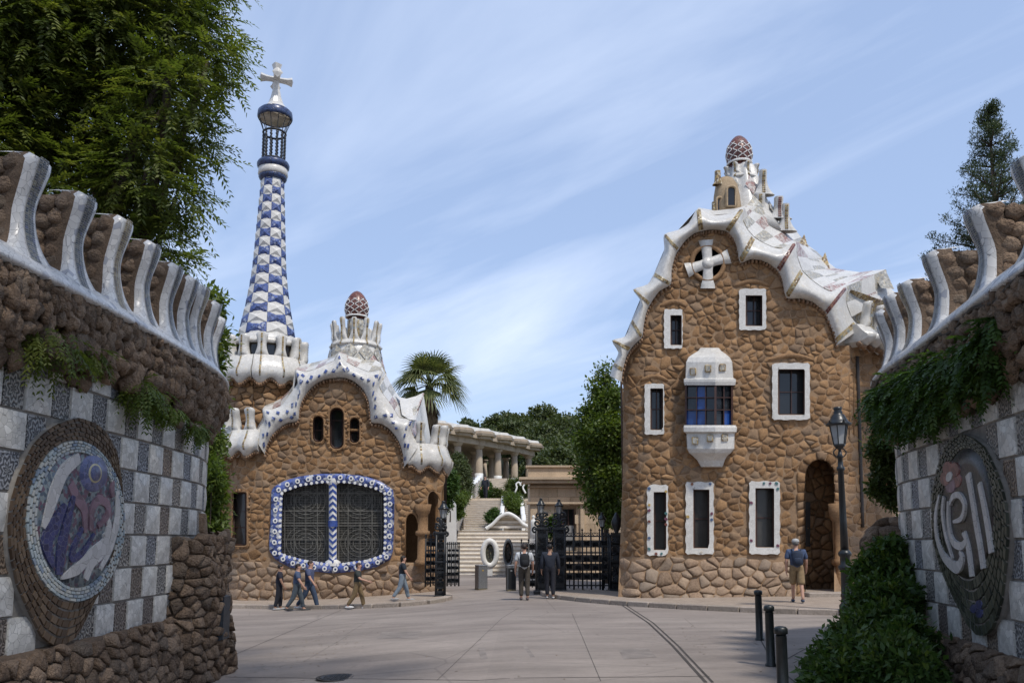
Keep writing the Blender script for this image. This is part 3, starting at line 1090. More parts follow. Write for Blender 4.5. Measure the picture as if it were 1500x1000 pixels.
        for r in range(2, 46):
            q0, q1 = r / 46 * .97, (r + .82) / 46 * .97
            for kk in range(3):
                vs_ = []
                for q, s1 in ((q0, 0), (q0, 1), (q1, 1), (q1, 0)):
                    w_ = min(wf(q), .15); 
                    a = -.62 + (kk + s1 * .84) * .36
                    a *= 1
                    xx = a * w_
                    aa = xx / wf(q)
                    vs_.append(p + t * xx + n_ * (of(q) - .022 * aa * aa * (wf(q) / .15) ** .5 + .014) + Vector((0, 0, base.z + H * q)))
                c_ = sum(vs_, Vector()) / 4 + n_ * .003
                sm.add(vs_ + [c_], [(0, 1, 4), (1, 2, 4), (2, 3, 4), (3, 0, 4)] if W.side > 0 else [(1, 0, 4), (2, 1, 4), (3, 2, 4), (0, 3, 4)], rg.random())
        sm.build('tessera_stripe', TESSD if (i % 4) != 3 else TESSG, ml, False, kind='stuff')
        # brown edge strip and rocky rear block
        m_ = MB()
        for sgn in (-1, 1):
            m_.grid([[p + t * (sgn * wf(q)) + n_ * (of(q) - .12) + Vector((0, 0, base.z + H * q)), p + t * (sgn * (wf(q) + .012)) + n_ * (of(q) - .16) + Vector((0, 0, base.z + H * q)), p + t * (sgn * wf(q) * .9) + n_ * (of(q) - .34) + Vector((0, 0, base.z + H * q))] for q in [r / 12 for r in range(13)]], flip=(sgn * W.side) < 0)
        m_.build('edge_strip', ROCKCORE, ml)
        m_ = MB()
        rb = []
        for r in range(9):
            q = r / 8 * .97
            w_ = wf(max(q, .12)) * .80; z = base.z + H * q
            of_ = of(q) - .26
            rb.append([p + t * (sx * w_) + n_ * y + Vector((0, 0, z)) for sx, y in ((-1, of_), (-1, -.42), (-1, -back), (1, -back), (1, -.42), (1, of_))])
        m_.grid(rb, closed=True); m_.add(rb[-1], [(0, 1, 2, 3, 4, 5)])
        m_.build('rear_block', ROCKCORE, ml)
        for sgn in (-1, 1):
            for r in range(6):
                for c_ in range(3):
                    q = (r + .5) / 6.2
                    w_ = wf(max(q, .12)) * .80
                    pos = p + t * (sgn * (w_ - .005)) + n_ * (of(q) - .27 - c_ * .21 + rg.uniform(-.03, .03)) + Vector((0, 0, base.z + H * q + rg.uniform(-.03, .03)))
                    mb2 = MB(); blob(mb2, pos, (.075, .115, .105), i * 50 + r * 3 + c_ + seed + (7 if sgn > 0 else 0), .22, Matrix((t, n_, Vector((0, 0, 1)))).transposed(), rg.random())
                    mb2.build('rear_stone', ROCK, ml)
    return root
WALLB = trencadis('coping_trencadis', (.62, .61, .595), (.20, .20, .21), 11, .10, .3, gw=.028, tint=[(.93, (.35, .36, .40))])
TESSD = NM('tessera_dark', .3, .5); TESSD.col(TESSD.ramp(TESSD.attr(), [(0, (.035, .045, .06)), (.5, (.075, .08, .085)), (.85, (.20, .19, .14)), (1, (.06, .07, .16))])); TESSD = TESSD.m
TESSG = NM('tessera_gold', .3, .5); TESSG.col(TESSG.ramp(TESSG.attr(), [(0, (.10, .08, .06)), (.5, (.22, .17, .09)), (1, (.33, .28, .18))])); TESSG = TESSG.m

WL = Wall([(-6.1, 3.0), (-5.75, 5.5), (-5.5, 8), (-5.36, 10.5), (-5.36, 13), (-5.5, 14.5), (-5.95, 15.8), (-6.8, 16.6), (-8.2, 17.0)], 1)
WR = Wall([(5.05, 5.0), (5.25, 7.0), (5.45, 8.6), (5.9, 11), (6.16, 12.6), (6.42, 13.6), (6.95, 14.6), (7.9, 15.4), (9.2, 15.9)], -1)
def medz(z, s, o): return [(o[0] + x / s, o[1] + y / s) for x, y in z]
LS, LO = 528 / 190, (0, 600)
RS, RO = 455 / 150, (1350, 620)
LOUT = medz([(300, 30), (370, 55), (420, 100), (455, 170), (472, 260), (482, 380), (475, 460), (455, 540), (410, 650), (370, 745), (335, 840), (285, 930), (235, 958), (190, 955), (145, 920), (100, 830), (50, 720), (22, 600), (12, 480), (22, 380), (55, 270), (110, 150), (160, 95), (220, 55)], LS, LO)
ROUT = medz([(190, 42), (250, 62), (305, 105), (350, 195), (382, 280), (405, 370), (412, 480), (404, 600), (392, 720), (375, 830), (345, 905), (310, 940), (270, 940), (225, 890), (160, 765), (105, 640), (72, 520), (65, 420), (70, 310), (90, 200), (125, 100)], RS, RO)
def med_sz(W, poly): return [W.pix(*p) for p in poly]
LOUTs = med_sz(WL, LOUT); ROUTs = med_sz(WR, ROUT)
def skipper(poly):
    big = poly
    sm = scale_poly(poly, .93)
    return lambda d, z: inpoly((d, z), sm)
merlL = [WL.pix(x, 560)[0] for x in (14, 92, 152, 199, 236, 262, 280)]
merlL = [merlL[0] - 1.25] + merlL + [merlL[-1] + .85, merlL[-1] + 1.8, merlL[-1] + 2.8]
merlR = [WR.pix(x, 560)[0] for x in (1462, 1390, 1348, 1324)]
merlR = [merlR[0] - 1.3] + merlR + [merlR[-1] + .9, merlR[-1] + 1.9]
wallL = mosaic_wall('mosaic_wall', 'curved wall of pale and grey checkered tiles beneath the leafy dark tree, round medallion in blue and pink', WL, .72, 3.87, 4.86, merlL, 1.30, (.3, WL.len), skipper(LOUTs), 11, LOUTs)
wallR = mosaic_wall('mosaic_wall', 'curved wall of checkered tiles beside the black lamp post, overgrown with ivy, medallion with white letters', WR, .66, 3.81, 4.62, merlR, 1.16, (.3, WR.len), skipper(ROUTs), 23, ROUTs)

# ------------------------------------------------------------------ medallions
def tess(name, stops, rough=.35):
    k = NM(name, rough, .45)
    k.col(k.ramp(k.attr(), stops)); k.bump(k.noise(k.coord(1.0), 40, 3), .2, .005)
    return k.m
TB = tess('tessera_brown', [(0, (.045, .028, .018)), (.6, (.085, .055, .034)), (1, (.13, .09, .058))])
TBL = tess('tessera_tan', [(0, (.10, .075, .05)), (1, (.19, .15, .105))])
TP = tess('tessera_pale', [(0, (.24, .30, .33)), (.35, (.38, .42, .42)), (.7, (.46, .45, .40)), (1, (.16, .22, .30))])
TG = tess('tessera_green', [(0, (.022, .026, .018)), (.5, (.045, .05, .033)), (1, (.085, .085, .06))])
TFIELD = trencadis('medallion_field', (.10, .13, .16), (.17, .15, .13), 22, .5, tint=[(.6, (.20, .23, .23)), (.75, (.13, .07, .10))])
TFIELDR = trencadis('medallion_field_dark', (.035, .032, .024), (.075, .06, .045), 24, .5, tint=[(.8, (.05, .035, .04))])
MW = trencadis('letter_white', (.50, .48, .46), (.22, .20, .18), 8, .08, gw=.02)
MB_ = trencadis('letter_blue', (.035, .04, .12), (.16, .15, .19), 15, .3, gw=.04)
MP = trencadis('letter_pink', (.215, .135, .165), (.22, .17, .18), 11, .2, gw=.03)
MPB = trencadis('letter_periwinkle', (.105, .12, .235), (.24, .22, .30), 16, .25, gw=.04)
MYEL = flat('letter_cream', (.48, .42, .26), .4)
MRED = trencadis('flower_red', (.22, .09, .08), (.2, .15, .13), 12, .3)

def between(polyA, polyB, t):
    return [(a[0] + (b[0] - a[0]) * t, a[1] + (b[1] - a[1]) * t) for a, b in zip(polyA, polyB)]
def res_closed(poly, n):
    P = [Vector(p) for p in poly] + [Vector(poly[0])]
    acc = [0]
    for a, b in zip(P[:-1], P[1:]): acc.append(acc[-1] + (b - a).length)
    o = []; j = 0
    for k in range(n):
        t = acc[-1] * k / n
        while acc[j + 1] < t: j += 1
        q = P[j].lerp(P[j + 1], (t - acc[j]) / max(1e-9, acc[j + 1] - acc[j]))
        o.append((q.x, q.y))
    return o
def start_top(poly):
    i = max(range(len(poly)), key=lambda k: poly[k][1])
    return poly[i:] + poly[:i]
def ring_tess(parent, W, A, B, nrows, n, mat, seed, lo, hi, part=True, name='tessera'):
    rg = random.Random(seed)
    A = res_closed(start_top(A), 240); B = res_closed(start_top(B), 240)
    J = MB()
    for r in range(nrows):
        t0, t1 = r / nrows, (r + .86) / nrows
        cut = [rg.uniform(-.22, .22) for _ in range(n)]
        for k in range(n):
            a0 = (k + cut[k]) / n; a1 = (k + 1 + cut[(k + 1) % n]) / n - .14 / n
            sh = .5 / n * (r % 2)
            def pp(a, t):
                i = (a + sh) * 240
                i0 = int(math.floor(i)); f_ = i - i0
                i0 %= 240; i1 = (i0 + 1) % 240
                P0 = (A[i0][0] + (B[i0][0] - A[i0][0]) * t, A[i0][1] + (B[i0][1] - A[i0][1]) * t)
                P1 = (A[i1][0] + (B[i1][0] - A[i1][0]) * t, A[i1][1] + (B[i1][1] - A[i1][1]) * t)
                return (P0[0] + (P1[0] - P0[0]) * f_, P0[1] + (P1[1] - P0[1]) * f_)
            j = lambda: rg.uniform(-.06, .06) / nrows
            poly = [pp(a0, t0 + j()), pp(a1, t0 + j()), pp(a1, t1 + j()), pp(a0, t1 + j())]
            m_ = MB() if part else J
            patch(m_, poly, W.pt, lo, hi + rg.uniform(-.003, .003), rg.random())
            if part: m_.build(name, mat, parent, False)
    if not part: J.build(name, mat, parent, False, kind='stuff')
def plate(parent, name, W, poly, lo, hi, mat):
    m_ = MB(); n = len(poly)
    c = (sum(p[0] for p in poly) / n, sum(p[1] for p in poly) / n)
    rings = [[W.pt(*p, lo) for p in poly]] + [[W.pt(*p, hi) for p in scale_poly(poly, k, c)] for k in (.99, .75, .5, .25)]
    m_.grid(rings, closed=True)
    m_.add(rings[-1] + [W.pt(*c, hi)], [(i, (i + 1) % n, n) for i in range(n)])
    return m_.build(name, mat, parent)
def S2(W, z, s, o): return [W.pix(o[0] + x / s, o[1] + y / s) for x, y in z]
def wstroke(parent, name, W, z, wd, mat, lo, hi, s, o):
    P = S2(W, z, s, o)
    # widths given in zoomed pixels: convert by the local scale along the wall
    wm = []
    for (x, y), q in zip(z, wd):
        a = W.pix(o[0] + x / s, o[1] + (y - q / 2) / s); b = W.pix(o[0] + x / s, o[1] + (y + q / 2) / s)
        wm.append(abs(a[1] - b[1]) * 1.12)
    m_ = MB(); stroke(m_, P, wm, W.pt, lo, hi)
    return m_.build(name, mat, parent, False)
inL = S2(WL, ellipse(283, 452, 203, 328, 40), LS, LO); inL2 = S2(WL, ellipse(292, 448, 168, 275, 40), LS, LO)
med = plate(wallL, 'medallion', WL, [tuple(p) for p in res_closed(LOUTs, 60)], -.03, .055, GROUT)
med['label'] = 'round medallion with a brown tessera rim and blue and pink letters'
ring_tess(med, WL, LOUTs, inL, 5, 58, TB, 3, .045, .075)
ring_tess(med, WL, inL, inL2, 4, 60, TP, 4, .05, .082, False, 'pale_ring')
plate(med, 'letter_field', WL, inL2, .04, .066, TFIELD)
for nm, z, wd, mt, hi in [
    ('letter_stroke', [(300, 195), (240, 245), (200, 330), (172, 420), (150, 480)], [40, 60, 66, 50, 20], MW, .10),
    ('letter_stroke', [(240, 385), (195, 470), (165, 540), (190, 640)], [20, 72, 70, 16], MB_, .115),
    ('letter_stroke', [(275, 350), (250, 450), (225, 560), (215, 670)], [24, 46, 60, 40], MB_, .11),
    ('letter_stroke', [(262, 300), (290, 360), (320, 410), (322, 500)], [40, 50, 44, 20], MP, .105),
    ('letter_stroke', [(345, 490), (350, 410), (378, 366), (412, 385), (412, 430), (375, 475)], [24, 34, 38, 36, 32, 16], MP, .115),
    ('letter_stroke', [(310, 480), (275, 560), (268, 605), (310, 580), (358, 505)], [18, 30, 30, 26, 12], MB_, .12),
    ('letter_stroke', [(222, 685), (290, 645), (350, 585), (405, 540), (400, 500)], [10, 52, 46, 50, 20], MW, .11),
    ('letter_stroke', [(325, 690), (350, 620), (395, 575), (420, 480), (415, 440)], [30, 50, 40, 36, 12], MW, .105),
    ('letter_stroke', [(385, 650), (425, 560), (455, 450), (455, 330)], [16, 40, 40, 20], MW, .10),
    ('letter_stroke', [(435, 355), (432, 320), (438, 290)], [20, 30, 10], MP, .12)]:
    wstroke(med, nm, WL, z, wd, mt, .06, .066 + (hi - .066) * .45, LS, LO)
for rx, ry, mt, hi in ((58, 78, MPB, .092), (30, 44, MYEL, .097), (23, 36, MPB, .102)):
    m_ = MB(); patch(m_, S2(WL, ellipse(358, 258, rx, ry, 28), LS, LO), WL.pt, .06, hi); m_.build('dot_tile', mt, med)
medr = plate(wallR, 'medallion', WR, [tuple(p) for p in res_closed(ROUTs, 60)], -.03, .055, GROUT)
medr['label'] = 'drop shaped medallion with dark tessera rim and white curling letters'
inR = S2(WR, ellipse(230, 400, 118, 292, 40), RS, RO)
ring_tess(medr, WR, ROUTs, inR, 5, 56, TG, 6, .045, .075)
plate(medr, 'letter_field', WR, inR, .04, .068, TFIELDR)
for z, wd, hi in [
    ([(108, 320), (92, 400), (96, 500), (128, 590), (185, 640), (212, 600), (200, 570)], [16, 26, 30, 40, 52, 40, 16], .11),
    ([(128, 325), (122, 400), (138, 500), (168, 600)], [22, 26, 28, 12], .11),
    ([(150, 345), (150, 440), (168, 520), (205, 545), (232, 520), (215, 488)], [20, 28, 34, 34, 30, 12], .115),
    ([(158, 360), (172, 326), (200, 318), (224, 360), (212, 420), (175, 436)], [16, 26, 28, 28, 26, 12], .12),
    ([(238, 225), (255, 320), (278, 460), (296, 560), (308, 645)], [52, 42, 46, 44, 46], .11),
    ([(222, 480), (240, 560), (255, 680)], [20, 44, 44], .105),
    ([(290, 265), (312, 370), (330, 470), (345, 575)], [36, 44, 46, 48], .11)]:
    wstroke(medr, 'letter_stroke', WR, z, wd, MW, .06, .068 + (hi - .068) * .6, RS, RO)
for k in range(5):
    a = k * 1.257 + .4
    m_ = MB(); patch(m_, S2(WR, ellipse(158 + 26 * math.cos(a), 235 + 40 * math.sin(a), 25, 36, 16), RS, RO), WR.pt, .06, .078 + .002 * k); m_.build('flower_petal', MRED if k != 1 else MP, medr, False)
m_ = MB(); patch(m_, S2(WR, ellipse(155, 236, 15, 26, 14, .3), RS, RO), WR.pt, .06, .094); m_.build('flower_centre', MW, medr, False)
for dx, dy in ((0, 0), (24, -18), (26, 22)):
    m_ = MB(); patch(m_, S2(WR, ellipse(262 + dx, 822 + dy, 17, 22, 12), RS, RO), WR.pt, .06, .082); m_.build('blue_chip', MB_, medr, False)

# rock buttress at the end of the left wall, with its plaque
BW = Wall([(-5.6, 13.1), (-5.36, 13.15), (-5.16, 13.4), (-5.08, 13.9), (-5.12, 14.7), (-5.45, 15.2), (-6.2, 15.5), (-7.2, 16.0)], 1)
bt = thing('rock_buttress', 'rough brown rock buttress with a dark plaque at the end of the tiled wall', 'buttress', (-5.2, 14.2, -.3))
def bmap(d, z, off):
    t = (z + .5) / 2.6
    return BW.pt(d, z, .16 * (1 - t) + .05 * math.sin(d * 4 + z * 3) + off)
ds = [BW.len * i / 60 for i in range(61)]
topz = lambda d: 1.92 - .22 * (d / BW.len) + .05 * math.sin(d * 5)
m_ = MB(); rows = [[bmap(d, -.6 + (topz(d) + .6) * k / 7, 0) for k in range(8)] + [BW.pt(d, topz(d) + .06, -.15), BW.pt(d, topz(d) + .05, -.45)] for d in ds]
m_.grid(rows); m_.build('rock_core', ROCKCORE, bt)
masonry(bt, 'rock', 'rock_rubble', voronoi(0, -.55, BW.len, 1.95, .19, .17, 31, .45, .1), [], bmap, ROCK, .012, .10, 32, 300, .004)
m_ = MB()
for i in range(26):
    d = BW.len * (i + .5) / 26
    blob(m_, BW.pt(d, topz(d) + .02, -.10), (.15, .14, .10), 400 + i, .22, None, random.Random(i).random())
    blob(m_, BW.pt(d, topz(d) + .02, -.33), (.15, .15, .09), 450 + i, .22, None, random.Random(i + 50).random())
m_.build('rock_top', ROCK, bt, kind='stuff')
pd, pz = BW.pix(312, 902)
m_ = MB(); patch(m_, [(pd - .17, pz - .42), (pd + .17, pz - .42), (pd + .17, pz + .38), (pd - .17, pz + .38)], BW.pt, .02, .235)
PLQ = flat('plaque_metal', (.035, .042, .052), .45, .3, 14, .4, 60, metal=.3)
m_.build('plaque', PLQ, bt, False)
# companion rock beyond the right wall and the boulder at the lamp foot
def boulder(name, label, c, r, seed, mat=ROCK):
    m_ = MB()
    rt = thing(name, label, 'rock', (c[0], c[1], gz(c[0], c[1])))
    rg = random.Random(seed)
    blob(m_, c, tuple(k * .92 for k in r), seed, .12); m_.build('rock_core', ROCKCORE, rt)
    for i in range(46):
        a = rg.uniform(0, 6.283); e = rg.uniform(-.6, 1.4)
        n_ = Vector((math.cos(a) * math.cos(e), math.sin(a) * math.cos(e), math.sin(e)))
        pos = Vector(c) + Vector((n_.x * r[0], n_.y * r[1], n_.z * r[2])) * .93
        R_ = n_.to_track_quat('Z', 'Y').to_matrix()
        mb2 = MB(); blob(mb2, pos, (.22, .18, .10), seed + i, .25, R_, rg.random()); mb2.build('rock', mat, rt)
boulder('rock_pier', 'rounded brown rock pier standing behind the shrubs beside the lamp post', (6.62, 14.3, 1.25), (.62, .6, 1.15), 77)
# ------------------------------------------------------------------ building tools
def z5(x, y): return (300 + x / 3.3324, 400 + y / 3.3333)
def z6(x, y): return (300 + x / 3.571, 640 + y / 3.571)
def ring_frame(parent, name, outer, inner, mapf, lo, hi, deep, mat, smooth=False, nres=None, bulge=0.0):
    if nres:
        outer = res_closed(start_top(outer), nres); inner = res_closed(start_top(inner), nres)
    m_ = MB()
    mid_ = between(outer, inner, .5)
    rings = [[mapf(*p, lo) for p in outer], [mapf(*p, hi) for p in scale_poly(outer, .995)], [mapf(*p, hi + bulge) for p in mid_], [mapf(*p, hi) for p in inner], [mapf(*p, deep) for p in inner]]
    m_.grid(rings, closed=True)
    return m_.build(name, mat, parent, smooth)
def pane(parent, name, poly, mapf, off, mat):
    m_ = MB(); n = len(poly)
    c = (sum(p[0] for p in poly) / n, sum(p[1] for p in poly) / n)
    m_.add([mapf(*p, off) for p in poly] + [mapf(*c, off)], [(i, (i + 1) % n, n) for i in range(n)])
    return m_.build(name, mat, parent, False)
def bar(mb, a, b, wd, mapf, lo, hi, rnd=.5, mi=0):
    d = Vector((b[0] - a[0], b[1] - a[1])).normalized(); nx, ny = -d.y * wd / 2, d.x * wd / 2
    q = [(a[0] + nx, a[1] + ny), (b[0] + nx, b[1] + ny), (b[0] - nx, b[1] - ny), (a[0] - nx, a[1] - ny)]
    f_ = [mapf(*p, hi) for p in q]; k_ = [mapf(*p, lo) for p in q]
    mb.prism(f_, k_, rnd, mi)
def rect_window(parent, surround, glass, mapf, cols, rows, surmat, framemat, panemat, fw=2.0, bw=1.2, depth=.22, hi=.10, wavy=0.0, seed=1, name='window'):
    x0, y0, x1, y1 = glass
    inner = rrect(x0 - .5, y0 - .5, x1 + .5, y1 + .5)
    if wavy:
        o = res_closed(rrect(*surround, 3, 3), 56)
        rg = random.Random(seed)
        c = ((surround[0] + surround[2]) / 2, (surround[1] + surround[3]) / 2)
        o = [(p[0] + (p[0] - c[0]) / abs(p[0] - c[0] + 1e-6) * wavy * (1 if i % 4 < 2 else 0) * (abs(p[0] - c[0]) > (surround[2] - surround[0]) * .4), p[1] + (wavy if p[1] > c[1] else -wavy) * (1 if i % 4 < 2 else 0) * (abs(p[1] - c[1]) > (surround[3] - surround[1]) * .45)) for i, p in enumerate(o)]
        w_ = ring_frame(parent, name, o, inner, mapf, -.03, hi, -depth, surmat, False, 56)
    else:
        w_ = ring_frame(parent, name, res_closed(rrect(*surround, 2, 3), 48), inner, mapf, -.03, hi, -depth, surmat, False, 48)
    f_ = MB()
    for a, b in (((x0, y0), (x1, y0)), ((x0, y1), (x1, y1)), ((x0 + fw / 2, y0), (x0 + fw / 2, y1)), ((x1 - fw / 2, y0), (x1 - fw / 2, y1))):
        bar(f_, a, b, fw, mapf, -depth, -depth + .09)
    f_.build('window_frame', framemat, w_, False)
    for i in range(1, cols):
        g_ = MB(); x = x0 + (x1 - x0) * i / cols; bar(g_, (x, y0), (x, y1), bw, mapf, -depth, -depth + .07); g_.build('glazing_bar', framemat, w_, False)
    for i in range(1, rows):
        g_ = MB(); y = y0 + (y1 - y0) * i / rows; bar(g_, (x0, y), (x1, y), bw, mapf, -depth, -depth + .065); g_.build('glazing_bar', framemat, w_, False)
    for i in range(cols):
        for j in range(rows):
            a = (x0 + (x1 - x0) * i / cols, y0 + (y1 - y0) * j / rows, x0 + (x1 - x0) * (i + 1) / cols, y0 + (y1 - y0) * (j + 1) / rows)
            pane(w_, 'pane', rrect(*a), mapf, -depth + .02 + .004 * random.Random(i + 9 * j).random(), panemat)
    return w_
def stations(st, conv, sub=3):
    A, B = [], []
    def cm(P, i, t):
        a, b, c, d = P[max(i - 1, 0)], P[i], P[i + 1], P[min(i + 2, len(P) - 1)]
        q = []
        for e in (0, 1):
            m1, m2 = .36 * (c[e] - a[e]), .36 * (d[e] - b[e])
            q.append((2 * t ** 3 - 3 * t * t + 1) * b[e] + (t ** 3 - 2 * t * t + t) * m1 + (3 * t * t - 2 * t ** 3) * c[e] + (t ** 3 - t * t) * m2)
        return q
    I_, O_ = [a for a, b in st], [b for a, b in st]
    for i in range(len(st) - 1):
        for k in range(sub):
            t = k / sub
            A.append(conv(*cm(I_, i, t))); B.append(conv(*cm(O_, i, t)))
    A.append(conv(*st[-1][0])); B.append(conv(*st[-1][1]))
    return A, B
class Band:
    """rolled mosaic eave between an inner (lower) and an outer (upper) edge line"""
    def __init__(s, A, B, plan, prof):
        s.A, s.B, s.plan, s.prof = A, B, plan, prof
    def px(s, t, u):
        i = min(len(s.A) - 2, max(0, int(t))); f_ = t - i
        a = (s.A[i][0] + (s.A[i + 1][0] - s.A[i][0]) * f_, s.A[i][1] + (s.A[i + 1][1] - s.A[i][1]) * f_)
        b = (s.B[i][0] + (s.B[i + 1][0] - s.B[i][0]) * f_, s.B[i][1] + (s.B[i + 1][1] - s.B[i][1]) * f_)
        return (a[0] + (b[0] - a[0]) * u, a[1] + (b[1] - a[1]) * u)
    def d(s, u):
        x = u * (len(s.prof) - 1); i = min(len(s.prof) - 2, int(x)); f_ = x - i
        f_ = f_ * f_ * (3 - 2 * f_) if False else f_
        return s.prof[i] + (s.prof[i + 1] - s.prof[i]) * f_
    def p(s, t, u, off=0.0):
        return atp(*s.px(t, u), s.plan, s.d(u) + off)
    def build(s, name, mat, parent):
        m_ = MB()
        nu = 12
        rows = []
        for t in range(len(s.A)):
            r_ = [atp(*s.px(t, 0), s.plan, -.05)] + [s.p(t, k / nu) for k in range(nu + 1)] + [atp(*s.px(t, 1), s.plan, -.5)]
            rows.append(r_)
        m_.grid(rows)
        for r_ in (rows[0], rows[-1]): m_.add(r_, [tuple(range(len(r_)))])
        return m_.build(name, mat, parent)
def dentils(pts, parent, name, mat, r=.09, step=.17, seed=1, drop=.06, fwd=0.0):
    rg = random.Random(seed)
    m_ = MB()
    for a, b in zip(pts[:-1], pts[1:]):
        L_ = (b - a).length; n = max(1, int(L_ / step))
        for k in range(n):
            q = a.lerp(b, (k + .5) / n) + Vector((0, -fwd, -drop))
            blob(m_, q, (r * rg.uniform(.5, .7), r * 1.9, r * rg.uniform(.8, 1.1)), rg.randint(0, 999), .15, None, rg.random(), low=False)
    return m_.build(name, mat, parent, kind='stuff')
def strip(parent, name, fn, n, wd, mats, seed, cols=1, gap=.16):
    """tessera strip: fn(t, x, off) for t in 0..1 along and x metres across"""
    rg = random.Random(seed); m_ = MB()
    for i in range(n):
        for c in range(cols):
            t0, t1 = i / n, (i + 1 - gap) / n
            x0, x1 = -wd / 2 + wd * c / cols, -wd / 2 + wd * (c + 1 - (gap if cols > 1 else 0)) / cols
            q = [fn(t0, x0, .008), fn(t0, x1, .008), fn(t1, x1, .008), fn(t1, x0, .008)]
            cc = fn((t0 + t1) / 2, (x0 + x1) / 2, .016)
            m_.add(q + [cc], [(0, 1, 4), (1, 2, 4), (2, 3, 4), (3, 0, 4)], rg.random())
    return m_.build(name, mats, parent, False, kind='stuff')
TGOLD = tess('strip_gold', [(0, (.11, .07, .03)), (.4, (.28, .19, .07)), (.8, (.42, .33, .17)), (1, (.2, .22, .2))])
TRED = tess('strip_red', [(0, (.09, .025, .02)), (.6, (.17, .05, .035)), (1, (.30, .16, .10))])
def parapet(parent, W, d0, d1, zb, zm, zt, fingers, pitch, mat, out_=.42, wmid=.10, dep=.16, strips=TGOLD, seed=1, scal=.15, lean=.12, base=.0, dent=True):
    """scalloped white band with upright tapering merlons along path W"""
    rg = random.Random(seed)
    h = zm - zb
    n = max(8, int((d1 - d0) / pitch * 10))
    rows = []
    fd = fingers[0] if fingers else d0
    dn = []
    for i in range(n + 1):
        d = d0 + (d1 - d0) * i / n
        c = math.cos(2 * math.pi * (d - fd) / pitch)
        sc = 1 + scal * c
        zlow = zb - .13 * c * h
        rows.append([W.pt(d, zlow + .02, base - .15), W.pt(d, zlow, base + out_ * .62 * sc), W.pt(d, zb + h * .22, base + out_ * .95 * sc), W.pt(d, zb + h * .42, base + out_ * sc), W.pt(d, zb + h * .68, base + out_ * .72 * sc), W.pt(d, zm + h * .08, base + out_ * .45 * sc), W.pt(d, zm + h * .1, base - .05)])
        dn.append(W.pt(d, zlow, base + out_ * .45 * sc))
    m_ = MB(); m_.grid(rows, flip=W.side < 0)
    for r_ in (rows[0], rows[-1]): m_.add(r_, [tuple(range(len(r_)))])
    b_ = m_.build('parapet', mat, parent)
    for i, d in enumerate(fingers):
        p_, t_, n_ = W.frame(d)
        H = (zt - zm) * rg.uniform(.95, 1.05)
        m_ = MB()
        wf = lambda q: wmid * (.66 + .55 * sstep(.5, .95, q) - .5 * sstep(.95, 1, q)) + max(0, pitch * .60 - wmid * .66) * math.exp(-q * 3.4)
        df = lambda q: dep * (.25 + .75 * sstep(0, .28, q)) * (1 - .25 * sstep(.3, 1, q))
        of = lambda q: base + out_ * .45 - dep * .7 + .02 * math.exp(-q * 6) + lean * sstep(.4, 1, q)
        H += h * .12
        bs = W.pt(d, zm - h * .12, 0)
        finger(m_, bs, t_, n_, H, wf, df, of)
        m_.build('merlon', mat, b_)
        def fn(t, x, off, p_=p_, t_=t_, n_=n_, H=H, wf=wf, df=df, of=of, d=d):
            if t < .45:
                q = t / .45
                z = zb + h * (.1 + .95 * q)
                o = [.70, .95, 1.0, .85, .70, .60][0]
                k = [(0, .74), (.12, .95), (.32, 1.0), (.58, .72), (1, .45)]
                hh = .1 + .95 * q
                oo = .45
                for (a, va), (c_, vc) in zip([(0, .62), (.22, .95), (.42, 1.0), (.68, .72), (1.08, .45)][:-1], [(0, .62), (.22, .95), (.42, 1.0), (.68, .72), (1.08, .45)][1:]):
                    if a <= hh <= c_: oo = va + (vc - va) * (hh - a) / (c_ - a)
                return W.pt(d, z, base + out_ * oo * (1 + scal) + off + .01) + t_ * x
            q = (t - .45) / .55
            q = .10 + .86 * q
            return Vector((p_.x, p_.y, zm - h * .12 + H * q)) + t_ * x + n_ * (of(q) + df(q) + off + .012)
        strip(b_, 'tessera_strip', fn, 16, .075, strips, seed + i, 1)
    if dent: dentils(dn, parent, 'dentil_course', DENTIL, .085, .16, seed, .05)
    return b_
def mushroom(parent, c, r, h, rs, hs, capmat, netmat, stalkmat, name='mushroom_cap'):
    """ovoid mosaic cap with raised lattice on a short stalk; c is the stalk foot"""
    c = Vector(c)
    m_ = MB(); m_.lathe([(rs * 1.05, 0), (rs, hs * .5), (rs * .98, hs + .05)], c, 20); m_.build('stalk', stalkmat, parent)
    prof = lambda t: r * (math.sin(math.pi * min(1, (.34 + .66 * t))) ** .62 if t < 1 else 0) * (1.0)
    def R(t):
        return r * (max(0.0, 1 - ((t - .28) / .72) ** 2) ** .62 if t > .28 else .86 + .14 * t / .28)
    m_ = MB(); m_.lathe([(rs * .9, hs + .02)] + [(R(k / 18) + .0001, hs + h * k / 18) for k in range(19)], c, 28)
    cap = m_.build(name, capmat, parent)
    m_ = MB(); n = 8
    for s_ in (1, -1):
        for k in range(n):
            pts = []
            for i in range(17):
                t = .05 + .60 * i / 16
                zig = (abs(((t * 4.9 + .5) % 1.0) - .5) * 2)
                a = 2 * math.pi * (k + s_ * .5 * zig) / n
                pts.append(c + Vector((math.cos(a) * (R(t) + .012), math.sin(a) * (R(t) + .012), hs + h * t)))
            m_.tube(pts, .017, 5)
    m_.tube([c + Vector((math.cos(2 * math.pi * i / 28) * (R(.03) + .02), math.sin(2 * math.pi * i / 28) * (R(.03) + .02), hs + h * .03)) for i in range(28)], .04, 6, closed=True)
    m_.build('lattice', netmat, cap)
